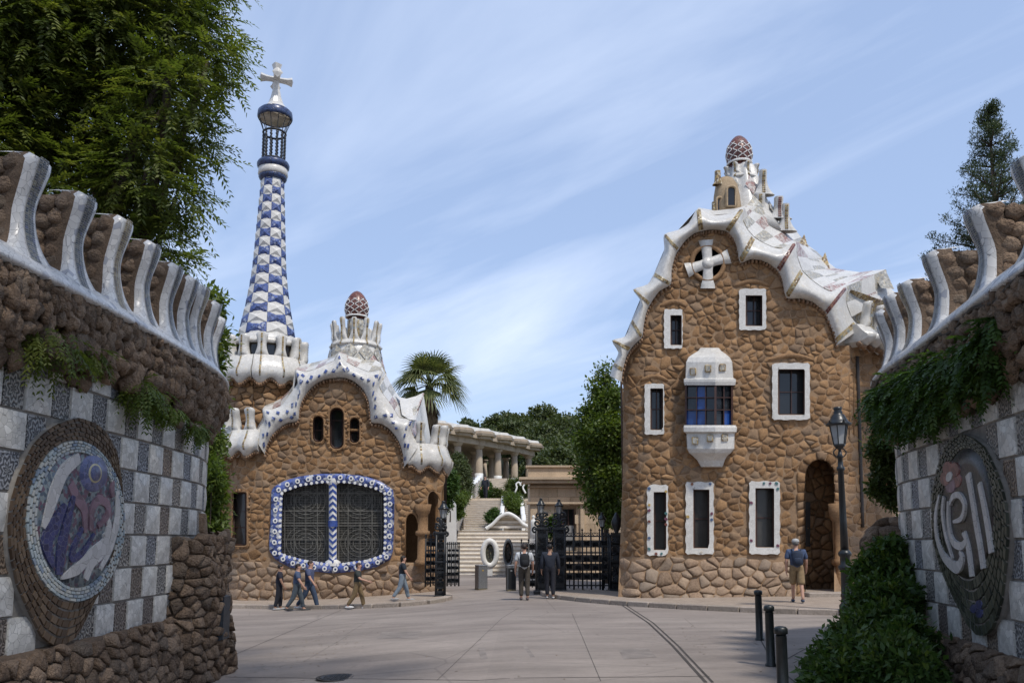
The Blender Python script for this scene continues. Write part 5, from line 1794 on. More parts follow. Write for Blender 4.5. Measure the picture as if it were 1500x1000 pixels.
outR = [(905, 888), (912, 700), (913, 566)] + arR + [z3(908, 858), (1300, 505), (1310, 520), (1312, 888)]
dg = arch(1180, 673, 1222, 874, 24)
W1, W2, W3, W4 = (973, 453, 999.5, 510), (1083, 423, 1122, 483), (944.6, 562, 972.5, 636), (1131.5, 531.7, 1186, 614.4)
G1, G2, G3 = (948.5, 710, 978, 813), (1005, 706, 1045, 811), (1098, 705, 1142, 811)
glassR = [(982.5, 462, 998.2, 505), (1092.7, 433, 1116.3, 477), (953, 569, 971, 629), (1140, 541, 1178.5, 607), (958, 720.7, 975.5, 804.7), (1016, 717, 1038.7, 802), (1107, 715, 1133.6, 801)]
CX, CYc = 1036.9, 385.2
circ = ellipse(CX, CYc, 20.5, 22, 28)
bayp = [(1008, 520), (1070, 520), (1072, 655), (1058, 678), (1030, 678), (1008, 655)]
hR = [Hole(outR, False), Hole(dg), Hole(circ)] + [Hole(rrect(*g_)) for g_ in glassR]
m_ = MB(); sheet(mapR, 904, 330, 1312, 888, 3.4, hR, m_, .028); m_.build('wall', MORTAR, ph)
sur = [Hole(rrect(q[0] + 1, q[1] + 1, q[2] - 1, q[3] - 1)) for q in (W1, W2, W3, W4, G1, G2, G3)]
hR2 = [Hole(outR, False), Hole(grow(dg, 13)), Hole(ellipse(CX, CYc, 21.5, 23, 28)), Hole(bayp)] + sur
cut1 = Hole([(890, 815), (1330, 815), (1330, 900), (890, 900)]); cut2 = Hole([(890, 200), (1330, 200), (1330, 815), (890, 815)])
masonry(ph, 'stone', 'rubble_masonry', voronoi(902, 330, 1314, 822, 11.4, 9.4, 71, .48, .2), hR2 + [cut1], mapR, STONE, .55, .055, 72, 300, 9, back=-.004)
masonry(ph, 'base_stone', 'base_rubble', voronoi(902, 812, 1314, 886, 17.5, 13.5, 73, .44, .1), hR2 + [cut2], mapR, BASESTONE, .75, .09, 74, 300, 16, back=-.002)
m_ = MB()
bp = [(XR0 + .05, 26.8), (4.6, 33.0), (7.5, 35.5), (11.5, 35.0), (13.6, 31.5), (13.4, 29.0)]
m_.grid([[(x, y, -.3) for x, y in bp], [(x, y, 7.6) for x, y in bp]]); m_.build('rear_wall', STONE, ph)
bR = bandR.build('eave_band', WHITE, ph)
dentils([bandR.p(t, 0, -.12) for t in range(len(A))], ph, 'dentil_course', DENTIL, .08, .16, 13, .08)
# tessera bars wrapped over the roll
def bandbar(t, mats, u0, u1, wd, seed):
    def fn(s_, x, off):
        u = u0 + (u1 - u0) * s_
        c0 = bandR.px(t, u); c1 = bandR.px(min(len(A) - 1.01, t + .3), u)
        L_ = math.hypot(c1[0] - c0[0], c1[1] - c0[1]) + 1e-6
        return bandR.p(max(0, min(len(A) - 1.001, t + x / L_ * .3)), u, off + .012)
    strip(bR, 'tessera_bar', fn, 9, wd, mats, seed, 2, .10)
for k, (st, mt) in enumerate([(1, TGOLD), (3, TGOLD), (5, TGOLD), (8, TGOLD), (10, TGOLD), (13, TGOLD), (16, TGOLD), (19, TGOLD), (22, TGOLD), (26, TRED), (28, TGOLD), (32, TRED), (34.8, TGOLD)]):
    bandbar(st * 3 if st < 34 else 103.5, mt, .06, .97, 7.5 if st > 15 else 5.5, 80 + k)
# thin seams across the roll
# roof
RST = [((68, 885), (74, 880)), ((118, 762), (126, 755)), ((152, 680), (158, 672)), ((205, 582), (212, 574)), ((245, 488), (254, 478)), ((300, 412), (310, 398)), ((376, 328), (378, 326)), ((430, 356), (440, 338)), ((492, 350), (520, 330)), ((550, 328), (562, 318)), ((548, 375), (600, 325)), ((565, 410), (650, 335)), ((590, 440), (695, 362)), ((625, 462), (738, 402)), ((665, 480), (772, 442)), ((700, 484), (805, 478)), ((752, 458), (832, 497)), ((757, 515), (868, 532)), ((777, 570), (905, 562)), ((812, 605), (945, 570)), ((852, 634), (1000, 577)), ((890, 650), (1050, 571)), ((950, 630), (1099, 566)), ((946, 692), (1110, 632)), ((966, 748), (1134, 655))]
RA = [atp(*z3(*a), planRb, .05) for a, b in RST]
RB = [at(*z3(*b), 26.6 + 2.6 * sstep(8, 13, i)) for i, (a, b) in enumerate(RST)]
RC = [Vector((p.x + .9 * (1 - sstep(7, 12, i)), 27.6 + 5.9 * sstep(6, 13, i), p.z - .2 - 2.0 * sstep(6, 13, i))) for i, p in enumerate(RB)]
m_ = MB(); m_.grid([RA, RB, RC]); m_.build('roof_shell', WHITEF, ph)
loft_panels(ph, RA[9:], RB[9:], 3, lambda k, r: (PINKW if r.random() < .3 else MIXW) if k % 2 else WHITEF, 'mosaic_panel', 5, .02)
for (x, y, wdt) in ((785, 428, 22), (866, 498, 22), (1098, 566, 34)):
    m_ = MB(); b0 = at(*z3(x - wdt, y + 40), 28.6); b1 = at(*z3(x + wdt * .2, y + 48), 29.0); b2 = at(*z3(x + wdt, y + 75), 28.4); b3 = at(*z3(x - wdt * .5, y + 70), 28.2); tp = at(*z3(x, y), 28.8)
    m_.add([b0, b1, b2, b3, tp], [(0, 1, 4), (1, 2, 4), (2, 3, 4), (3, 0, 4)]); m_.build('roof_fin', GOLD if x < 1000 else MIXW, ph, False)
# turret with flutes, dormer and mushroom chimney
YC = 28.8
cR = at(1092, 300, YC); kR = (YC + 1.5) / F
zR = lambda y: at(1092, y, YC).z
m_ = MB()
m_.lathe([(56 * kR, zR(350)), (46 * kR, zR(328)), (37 * kR, zR(305)), (29 * kR, zR(284)), (23 * kR, zR(264)), (19 * kR, zR(248)), (14 * kR, zR(244))], (cR.x - .10, cR.y, 0), 48, wob=lambda a, z: 1 + .10 * math.cos(8 * a) * sstep(zR(345), zR(270), z))
tr = m_.build('turret', WHITE, ph)
RWt = circle_wall(cR.x - .10, cR.y, 19.5 * kR)
parapet(ph, RWt, 0, RWt.len, zR(268), zR(262), zR(246), [RWt.len * (k + .15) / 8 for k in range(8)], RWt.len / 8, WHITE, .14, .07, .12, seed=91, scal=.1, lean=.10, dent=False)
for k in range(8):
    a = 2 * math.pi * (k + .15) / 8 - math.pi / 2
    for r, (ya, yb, ra, rb) in enumerate(((268, 300, 23, 34), (302, 336, 34, 48))):
        vs_ = []
        for da, y in ((0, ya), (.27, (ya + yb) / 2), (0, yb), (-.27, (ya + yb) / 2)):
            R_ = (ra + (rb - ra) * (y - ya) / (yb - ya)) * kR * 1.10 + .02
            vs_.append(Vector((cR.x - .10 + R_ * math.cos(a + da), cR.y + R_ * math.sin(a + da), zR(y))))
        m_ = MB(); m_.add(vs_ + [sum(vs_, Vector()) / 4 + Vector((math.cos(a), math.sin(a), 0)) * .05], [(0, 1, 4), (1, 2, 4), (2, 3, 4), (3, 0, 4)]); m_.build('mosaic_panel', MIXW if (k + r) % 3 else PINKW, tr, False)
mushroom(ph, (cR.x - .17, cR.y, zR(250)), 18.6 * kR, zR(199) - zR(242), 14.5 * kR, zR(242) - zR(250), REDCAP, WHITESM, REDCAP)
# spikes on the right shoulder of the turret
for (x, yt, yb, wd) in ((612, 280, 365, 20), (686, 292, 372, 16), (712, 320, 420, 14), (625, 190, 280, 14)):
    m_ = MB(); b0 = at(*z3(x, yb), 28.0); hgt = at(*z3(x, yt), 28.0).z - b0.z; kk = 28.5 / F / 2.63
    finger(m_, b0, Vector((1, 0, 0)), Vector((0, -1, 0)), hgt, lambda q: wd * kk * (.75 + 2.6 * math.exp(-q * 3.2) + .2 * sstep(.6, 1, q)), lambda q: .16, lambda q: .1 * sstep(.4, 1, q))
    sp_ = m_.build('roof_spike', WHITE, ph)
    strip(sp_, 'tessera_strip', lambda t, xx, off: b0 + Vector((xx, -(.16 + .1 * sstep(.4, 1, t) + off + .003), hgt * (.05 + .9 * t))), 10, .12, TRED if x in (686,) else TGOLD, 7, 2)
dY = 27.4
dc = at(*z3(492, 300), dY); kd = (dY + .9) / F / 2.632
m_ = MB(); zb_ = at(*z3(492, 362), dY).z; zt_ = at(*z3(492, 196), dY).z; hd = zt_ - zb_
m_.lathe([(54 * kd, zb_), (54 * kd, zb_ + hd * .25), (50 * kd, zb_ + hd * .55), (42 * kd, zb_ + hd * .8), (28 * kd, zb_ + hd * .94), (6 * kd, zt_)], (dc.x, dc.y + .25, 0), 26, wob=lambda a, z: 1 + .05 * math.cos(3 * a))
dm = m_.build('dormer', stone_mat('dormer_tan', (.26, .18, .10), (.36, .26, .155), (.45, .34, .22), 20, .4, .01), ph)
for (x0, y0, x1, y1, Yd) in ((485, 245, 521, 322, dY - .36), (446, 288, 468, 355, dY - .10)):
    m_ = MB(); pl_ = [at(*z3(*p_), Yd) for p_ in arch(x0, y0, x1, y1, 12, 8)]
    m_.prism(pl_, [p_ + Vector((0, .12, 0)) for p_ in pl_]); m_.build('dormer_window', GLASS, dm, False)
    m_ = MB(); m_.tube([p_ + Vector((0, -.02, 0)) for p_ in pl_], .05, 6, closed=True); m_.build('dormer_frame', MATS['dormer_tan'], dm)
for (x, y) in ((452, 200), (441, 320)):
    m_ = MB(); b0 = at(*z3(x, y + 40), dY); finger(m_, b0, Vector((1, 0, 0)), Vector((0, -1, 0)), .5, lambda q: .10 * (1 + math.exp(-q * 5)), lambda q: .12, lambda q: 0); m_.build('dormer_spike', GOLD, dm)
# right parapet following the bend of the plan
WPR2 = Wall([(9.0, 26.0), (9.8, 26.0), (10.6, 26.25), (11.4, 26.85), (12.3, 27.55), (13.1, 28.3), (13.5, 29.6), (13.4, 31.2)], 1)
zq = lambda y: at(1270, y, 26.8).z
d0 = dd(WPR2, at(*z3(990, 800), 26.2).x)
fl_ = [dd(WPR2, atp(*z3(x, 700), planR).x) for x in (990, 1040, 1092, 1135)]
pr = parapet(ph, WPR2, d0 - .15, WPR2.len, zq(506), zq(480), zq(440), fl_[:3] + [fl_[2] + .56 * k for k in range(1, 6)], .56, WHITE, .75, .14, .19, seed=92, strips=TGOLD)
m_ = MB()
for k in range(9):
    pass
m_.grid([[WPR2.pt(d, z, o) for z, o in ((zq(480), -.35), (zq(452), -.45), (zq(436), -.25), (zq(425), .1))] for d in [d0 + (WPR2.len - d0) * i / 20 for i in range(21)]], flip=False)
m_.build('eave_lining', GOLD, ph)
# rose window with the white cross
rw = ring_frame(ph, 'rose_window', ellipse(CX, CYc, 27, 29, 40), ellipse(CX, CYc, 20, 21.5, 40), mapR, -.04, .10, -.5, STONE, True, 40, .06)
pane(rw, 'pane', ellipse(CX, CYc, 21, 22.5, 28), mapR, -.42, GLASS)
for a, L_ in ((-95, 34), (-17, 33), (90, 37), (161, 33)):
    a = rad(a); d_ = (math.cos(a), math.sin(a)); n2 = (-d_[1], d_[0])
    pts = [(CX + d_[0] * L_ * t, CYc + d_[1] * L_ * t) for t in (0, .3, .6, .85, 1)]
    m_ = MB(); stroke(m_, pts, [17, 14.5, 16, 21, 23], mapR, -.1, .15); m_.build('cross_arm', WHITE, rw)
m_ = MB(); patch(m_, ellipse(CX, CYc, 9.5, 9.5, 16), mapR, -.05, .158); m_.build('cross_boss', WHITE, rw)
# windows
wins = []
for i, (s_, g_, c, r) in enumerate(((W1, glassR[0], 2, 2), (W2, glassR[1], 2, 2), (W3, glassR[2], 2, 2), (W4, glassR[3], 2, 2))):
    w_ = rect_window(ph, s_, g_, mapR, c, r, WHITEF, WOODF, GLASS, 2.2, 1.4, .26, .13, .8, i)
    m_ = MB(); x0, y0, x1, y1 = s_
    m_.tube([mapR(x0 - 6 + (x1 - x0 + 12) * k / 16, y0 - 4 - 7 * math.sin(math.pi * k / 16), .03) for k in range(17)], [.03 + .06 * math.sin(math.pi * k / 16) ** .5 for k in range(17)], 8); m_.build('hood_mould', STONE, w_)
rg = random.Random(99)
TCOL = [flat('tile_red', (.17, .06, .045), .35), flat('tile_blue', (.07, .11, .20), .35), flat('tile_gold', (.42, .29, .10), .35), flat('tile_rust', (.25, .11, .06), .4), flat('tile_teal', (.06, .14, .14), .35), flat('tile_plum', (.14, .05, .08), .35), flat('tile_pale', (.5, .45, .38), .4)]
for i, (s_, g_) in enumerate(((G1, glassR[4]), (G2, glassR[5]), (G3, glassR[6]))):
    w_ = rect_window(ph, s_, g_, mapR, 1, 2, WHITEF, WOODF, GLASSG, 2.2, 1.6, .30, .13, 1.2, 20 + i)
    o = res_closed(rrect(s_[0] + 2.5, s_[1] + 2.5, s_[2] - 2.5, s_[3] - 2.5, 2), 30)
    for k, p_ in enumerate(o):
        if rg.random() < .28:
            m_ = MB(); patch(m_, ellipse(p_[0], p_[1], rg.uniform(2.2, 3.4), rg.uniform(2.2, 3.0), 5, rg.uniform(0, 1)), mapR, .08, .155); m_.build('colour_tile', TCOL[rg.randrange(7)], w_, False)
# doorway: voussoirs, deep passage, column
n = 16
gi, go = res_closed(dg[::1], 80), None
ins = arch(1180, 673, 1222, 874, 24, 40); ots = grow(ins, 13)
N1 = len(ins)
for side, rng_ in (('l', range(0, 7)),):
    pass
acc = [0]
for a, b in zip(ins[:-1], ins[1:]): acc.append(acc[-1] + math.hypot(b[0] - a[0], b[1] - a[1]))
def on_arch(P, d):
    d = max(0, min(acc[-1], d)); j = 0
    while j < len(acc) - 2 and acc[j + 1] < d: j += 1
    f_ = (d - acc[j]) / max(1e-6, acc[j + 1] - acc[j]); a, b = P[j], P[j + 1]
    return (a[0] + (b[0] - a[0]) * f_, a[1] + (b[1] - a[1]) * f_)
d = 0
cells = []
while d < acc[-1] - 3:
    e = min(acc[-1], d + rg.uniform(10.5, 15))
    poly = [on_arch(ins, d), on_arch(ots, d), on_arch(ots, (d + e) / 2), on_arch(ots, e), on_arch(ins, e), on_arch(ins, (d + e) / 2)]
    c = (sum(p_[0] for p_ in poly) / 6, sum(p_[1] for p_ in poly) / 6)
    if not (c[0] > 1222 and c[1] > 742): cells.append((c, poly))
    d = e
masonry(ph, 'voussoir', 'voussoir_rubble', cells, [Hole(outR, False)], mapR, STONE, .7, .10, 101, 300, 10)
ins = arch(1180, 673, 1222, 874, 24, 18)
m_ = MB(); m_.grid([[mapR(*p_, o) for p_ in ins] for o in (.06, -.4, -.9, -1.5)]); m_.build('passage', STONE, ph)
backp = lambda x, y, o: at(x, y, 27.5 - o)
m_ = MB(); m_.grid([[at(x, y, 27.55) for x in (1172, 1230)] for y in (664, 884)]); m_.build('passage_back', MORTAR, ph)
masonry(ph, 'passage_stone', 'passage_rubble', voronoi(1174, 668, 1230, 880, 12, 12, 103), [], backp, STONE, .8, .07, 104, 300, 8)
m_ = MB(); pl_ = [at(x, y, 27.4) for x, y in ((1178, 735), (1187, 735), (1187, 800), (1178, 800))]; m_.prism(pl_, [p_ + Vector((0, .08, 0)) for p_ in pl_]); m_.build('passage_window', GLASSG, ph, False)
cc = mapR(1228.5, 800, .12); z0_, z1_ = mapR(1228, 876, .1).z - .1, mapR(1228, 742, .1).z; h_ = z1_ - z0_
m_ = MB(); m_.lathe([(.24, 0), (.24, h_ * .05), (.17, h_ * .08), (.165, h_ * .36), (.165, h_ * .37), (.23, h_ * .385), (.23, h_ * .43), (.165, h_ * .445), (.16, h_ * .84), (.22, h_ * .87), (.25, h_ * .93), (.26, h_ + .1)], (cc.x, cc.y, z0_), 18); m_.build('doorway_column', STONE, ph)
st_ = [on_ground(1176, 880, .13), on_ground(1232, 880, .13)]
m_ = MB(); m_.box((at(1203, 880, 26.1).x, 26.0, gz(9, 26) + .19), (1.5, 1.9, .14), bev=.02); m_.build('door_step', KERB, ph, False)
# downpipe
m_ = MB(); m_.tube([atp(1255.5 + 8 * k / 10, 522 + 25 * k, planR, .10) for k in range(11)], .065, 8); m_.build('downpipe', flat('pipe_brown', (.045, .036, .03), .5), ph)
m_ = MB(); m_.tube([mapR(*p_, .02) for p_ in arch(1243.5, 547, 1250, 640, 4, 6)], .04, 6); m_.build('niche_edge', STONE, ph)
# bay window
def bayoff(x):
    P = [(1000, 0), (1003.5, .48), (1048, .86), (1073, .50), (1077, 0)]
    for (a, va), (b, vb) in zip(P[:-1], P[1:]):
        if a <= x <= b: return va + (vb - va) * (x - a) / (b - a)
    return 0
def bayloft(rows, name, mat, parent):
    m_ = MB(); R_ = []
    for y, xl, xr, s_ in rows:
        xc = 1048 if xr - xl > 40 else (xl + xr) / 2 + 2
        R_.append([mapR(xl - 1, y, -.05), mapR(xl, y, .48 * s_), mapR(xl * .6 + xc * .4, y, (.48 + .38 * .4) * s_ + .03), mapR(xc, y, .86 * s_), mapR(xr * .5 + xc * .5, y, .70 * s_), mapR(xr, y, .50 * s_), mapR(xr + 1, y, -.05)])
    m_.grid(R_, flip=True); m_.add(R_[0], [tuple(range(7))]); m_.add(R_[-1], [tuple(range(7))])
    return m_.build(name, mat, parent, False)
bay = bayloft([(564, 1003, 1076.5, 1.08), (559, 1002, 1077.5, 1.12), (555, 1002, 1077, 1.12), (553.5, 1004.5, 1073.5, 1.0), (530, 1005.5, 1072, 1.0), (523, 1009, 1068, .93), (518, 1016, 1062, .80), (514, 1023, 1056, .62), (510, 1026, 1053, .5), (509, 1027, 1052, .06)], 'bay_window', WHITEF, ph)
bayloft([(622.5, 1002.5, 1077, 1.10), (626, 1001.5, 1079, 1.14), (632, 1002, 1078.5, 1.14), (635, 1006, 1075.5, 1.0), (657, 1007, 1075, .97), (663, 1010, 1070, .88), (668, 1016, 1064, .72), (674, 1022, 1061, .55), (683, 1027, 1058, .42), (684.5, 1028, 1057, .05)], 'bay_base', WHITEF, bay)
mapB = lambda x, y, o: mapR(x, y, bayoff(x) + o)
fr = MB()
for x in (1004.6, 1048, 1072.3): bar(fr, (x, 562), (x, 624), 3.2 if x == 1048 else 2.6, mapB, -.12, .06)
for y in (563.5, 623.5):
    for a, b in ((1004.6, 1048), (1048, 1072.3)): bar(fr, (a, y), (b, y), 3, mapB, -.12, .05)
fr.build('window_frame', WOODF, bay, False)
cols = [1005.5, 1020.5, 1033.5, 1047]; rcol = [1049, 1060.5, 1071.5]; rws = [564, 582, 600, 623]
BL = {(0, 2), (1, 0), (1, 1), (1, 2), (5, 0), (5, 1), (5, 2), (4, 2)}
ci = 0
for grp in (cols, rcol):
    for a, b in zip(grp[:-1], grp[1:]):
        for j in range(3):
            pane(bay, 'pane', rrect(a, rws[j], b, rws[j + 1]), mapB, -.05 - .003 * j, GLASSB if (ci, j) in BL else GLASS)
        ci += 1
    for x in grp[1:-1]:
        m_ = MB(); bar(m_, (x, 563), (x, 624), 1.5, mapB, -.07, .02); m_.build('glazing_bar', WOODF, bay, False)
    for y in rws[1:-1]:
        m_ = MB(); bar(m_, (grp[0], y), (grp[-1], y), 1.3, mapB, -.07, .025); m_.build('glazing_bar', WOODF, bay, False)
for (x, y) in ((1015, 544), (1037, 539.5), (1058.5, 538), (1018, 645), (1040, 641.5), (1062, 640.5)):
    m_ = MB(); patch(m_, rrect(x - 5, y - 5.6, x + 5, y + 5.6, 1, 2), mapB, -.02, .075); o_ = m_.build('mosaic_square', GOLD, bay, False)
    m_ = MB(); patch(m_, rrect(x - 3.6, y - 4.2, x + 3.6, y + 4.2, 1, 2), mapB, .03, .085); m_.build('mosaic_square', MIXW, bay, False)
# ================================================================== STREET FURNITURE AND GATES
def lantern(parent, c, s=1.0, name='lantern'):
    """tapered six sided street lantern; c is its foot"""
    c = Vector(c)
    fr = MB()
    fr.lathe([(.03 * s, -.02 * s), (.05 * s, 0), (.12 * s, .06 * s), (.15 * s, .10 * s), (.15 * s, .13 * s), (.12 * s, .14 * s)], c, 6)
    for k in range(6):
        a = math.pi / 3 * k
        fr.tube([c + Vector((.14 * s * math.cos(a), .14 * s * math.sin(a), .12 * s)), c + Vector((.225 * s * math.cos(a), .225 * s * math.sin(a), .60 * s))], .014 * s, 5)
    ln = fr.build(name, LAMPIRON, parent, False)
    for k in range(6):
        a0, a1 = math.pi / 3 * k, math.pi / 3 * (k + 1)
        q = [c + Vector((r_ * s * .97 * math.cos(a), r_ * s * .97 * math.sin(a), z * s)) for r_, z, a in ((.14, .13, a0), (.14, .13, a1), (.222, .60, a1), (.222, .60, a0))]
        m_ = MB(); m_.add(q, [(0, 1, 2, 3)]); m_.build('lantern_pane', LAMPGLASS, ln, False)
    m_ = MB(); m_.lathe([(.22 * s, .59 * s), (.30 * s, .60 * s), (.31 * s, .64 * s), (.24 * s, .69 * s), (.20 * s, .76 * s), (.15 * s, .86 * s), (.10 * s, .90 * s), (.115 * s, .93 * s), (.085 * s, .97 * s), (.10 * s, 1.0 * s), (.10 * s, 1.06 * s), (.04 * s, 1.07 * s)], c, 12); m_.build('lantern_roof', LAMPIRON, ln)
    m_ = MB()
    for k in range(6):
        a = math.pi / 3 * (k + .5)
        m_.add([c + Vector(((.31 + dx) * s * math.cos(a + da), (.31 + dx) * s * math.sin(a + da), z * s)) for dx, da, z in ((0, -.14, .63), (0, .14, .63), (.03, 0, .72))], [(0, 1, 2)])
    m_.build('lantern_cresting', LAMPIRON, ln, False, kind='stuff')
    return ln
lp = on_ground(1241.5, 893, .13)
LH = 294 * (lp.y + .2) / F
lamp = thing('street_lamp', 'black cast iron lamp post with a single glass lantern by the rocks', 'street lamp', (lp.x, lp.y, lp.z))
ph_ = LH - 1.09 * 1.02
m_ = MB(); m_.lathe([(.19, -.1), (.19, .12), (.15, .16), (.13, .30), (.15, .34), (.13, .40), (.12, .95), (.17, 1.0), (.18, 1.06), (.12, 1.12), (.12, 1.30), (.155, 1.34), (.16, 1.40), (.10, 1.48)], lp, 16); m_.build('post_base', LAMPIRON, lamp)
m_ = MB(); m_.lathe([(.10, 1.45), (.085, 2.2), (.07, ph_ - .55), (.10, ph_ - .52), (.10, ph_ - .46), (.065, ph_ - .42), (.06, ph_ - .22), (.09, ph_ - .2), (.05, ph_ - .12), (.03, ph_ + .02)], lp, 14); m_.build('post_shaft', LAMPIRON, lamp)
for s_ in (-1, 1):
    m_ = MB(); m_.tube([lp + Vector((s_ * (.04 + .12 * math.sin(t * math.pi)), 0, ph_ - .22 + .28 * t)) for t in [i / 8 for i in range(9)]], .016, 6); m_.build('post_bracket', LAMPIRON, lamp)
lantern(lamp, (lp.x, lp.y, lp.z + ph_), 1.02)
BOLL = flat('bollard_iron', (.012, .016, .017), .4, .3, 10, .1, 40, spec=.5)
blabels = ['black iron bollard with a domed cap, the one closest to the stone house', 'black iron bollard with a domed cap, the middle one of the three', 'black iron bollard with a domed cap, the one closest to the leafy shrub']
for k, (px_, pb, pt) in enumerate(((1113, 937, 866), (1129.5, 975, 889), (1148, 1032, 922))):
    p = on_ground(px_, pb)
    H = (pb - pt) * (p.y) / F * 1.0
    b = thing('bollard', blabels[k], 'bollard', (p.x, p.y, p.z), 'bollards beside the road')
    m_ = MB(); m_.lathe([(.085, -.05), (.085, .03), (.068, .05), (.064, H - .12), (.07, H - .115)], p, 18); m_.build('post', BOLL, b)
    m_ = MB(); m_.lathe([(.058, H - .115), (.058, H - .095), (.078, H - .09), (.08, H - .03), (.06, H - .008), (.02, H)], p, 18); m_.build('cap', BOLL, b)
# litter bins
def bin_(px0, px1, ytop, ybot, rz, label, fm, sm_):
    p = on_ground((px0 + px1) / 2, ybot)
    s_ = p.y / F
    Wd, H = (px1 - px0) * s_ * .72, (ybot - ytop) * s_
    b = thing('bin', label, 'bin', (p.x, p.y, p.z))
    R_ = Matrix.Translation(Vector((p.x, p.y + Wd / 2, p.z))) @ Matrix.Rotation(rz, 4, 'Z')
    m_ = MB(); m_.box((0, 0, 0), (Wd, Wd, H - .04), M=R_ @ Matrix.Translation(Vector((0, 0, H / 2))), bev=.015); m_.build('bin_body', STEEL, b, False)
    for d_, mt, nm in (((0, -1), fm, 'front_panel'), ((1, 0), sm_, 'side_panel'), ((-1, 0), fm, 'side_panel')):
        m_ = MB()
        c = Vector((d_[0] * (Wd / 2 + .004), d_[1] * (Wd / 2 + .004), H * .47))
        m_.box((0, 0, 0), (.012 if d_[0] else Wd * .9, .012 if d_[1] else Wd * .9, H * .82), M=R_ @ Matrix.Translation(c)); m_.build(nm, mt, b, False)
    m_ = MB(); m_.box((0, 0, 0), (Wd * 1.04, Wd * 1.04, .035), M=R_ @ Matrix.Translation(Vector((0, 0, H - .018))), bev=.01); m_.build('bin_lid', STEEL, b, False)
    m_ = MB(); m_.box((0, 0, 0), (.07, .01, .06), M=R_ @ Matrix.Translation(Vector((-.02, -Wd / 2 - .012, H * .78)))); m_.build('sticker', TCOL[2] if fm is STEEL else LAMPGLASS, b, False)
    m_ = MB(); m_.box((0, 0, 0), (Wd * 1.02, Wd * 1.02, .06), M=R_ @ Matrix.Translation(Vector((0, 0, .03)))); m_.build('bin_foot', flat('bin_brass', (.16, .14, .09), .4) if 'bin_brass' not in MATS else MATS['bin_brass'], b, False)
bin_(695, 714, 828, 863.5, rad(28), 'square steel litter bin with a black side panel', STEEL, BLACKP)
bin_(740, 757, 828, 865, rad(12), 'square black litter bin with a steel frame', BLACKP, BLACKP)

# ---- wrought iron gates
def palm_tile_mesh():
    m_ = MB(); s_ = .12
    for i in range(11):
        a = rad(-15 + 21 * i); L_ = s_ * (1.05 + .35 * abs(math.sin(2 * a)))
        d_ = Vector((math.cos(a), 0, math.sin(a))); n_ = Vector((-math.sin(a), 0, math.cos(a)))
        o = Vector((0, 0, -s_ * .55))
        L_ = min(L_, s_ / max(.35, abs(d_.x)), (s_ * 1.5) / max(.2, d_.z) if d_.z > 0 else L_)
        m_.add([o - Vector((0, .012, 0)), o + d_ * L_ * .6 + n_ * .019 - Vector((0, .03, 0)), o + d_ * L_, o + d_ * L_ * .6 - n_ * .019 - Vector((0, .03, 0)), o + d_ * L_ * .6 + Vector((0, .01, 0))], [(0, 1, 2), (0, 2, 3), (0, 4, 1), (1, 4, 2), (2, 4, 3), (3, 4, 0)])
    m_.box((0, .005, -s_ * .95), (s_ * 2, .02, .02)); m_.box((0, .005, s_ * .95), (s_ * 2, .02, .02))
    m_.box((-s_ * .95, .005, 0), (.02, .02, s_ * 2)); m_.box((s_ * .95, .005, 0), (.02, .02, s_ * 2))
    m_.box((0, .008, 0), (s_ * 1.7, .012, s_ * 1.7))
    return m_.mesh('palm_leaf_panel', IRON, False)
PALM = palm_tile_mesh()
def palm_tile(parent, p, s_=1.0, rz=0.0, flip=False):
    link('palm_leaf_panel', PALM, parent, Matrix.Translation(p) @ Matrix.Rotation(rz, 4, 'Z') @ Matrix.Rotation(math.pi if flip else 0, 4, 'Y') @ Matrix.Diagonal((s_, 1, s_, 1)))
def iron(parent, name, pts, r=.022, n=6):
    m_ = MB(); m_.tube(pts, r, n); return m_.build(name, IRON, parent)
def spear(parent, p, h=.18):
    m_ = MB(); m_.lathe([(.012, 0), (.035, .03), (.012, .055), (.045, .09), (.0, h)], p, 6); m_.build('spear_head', IRON, parent)
def scroll(parent, c, r, turns, d=1, a0=0.0, th=.03):
    pts = []
    for i in range(26):
        t = i / 25; a = a0 + d * turns * 2 * math.pi * t; rr_ = r * (1 - .85 * t)
        pts.append(c + Vector((rr_ * math.cos(a), 0, rr_ * math.sin(a))))
    iron(parent, 'scroll', pts, th)
YG = 30.0
def gp(px, py, Y=YG): return at(px, py, Y)
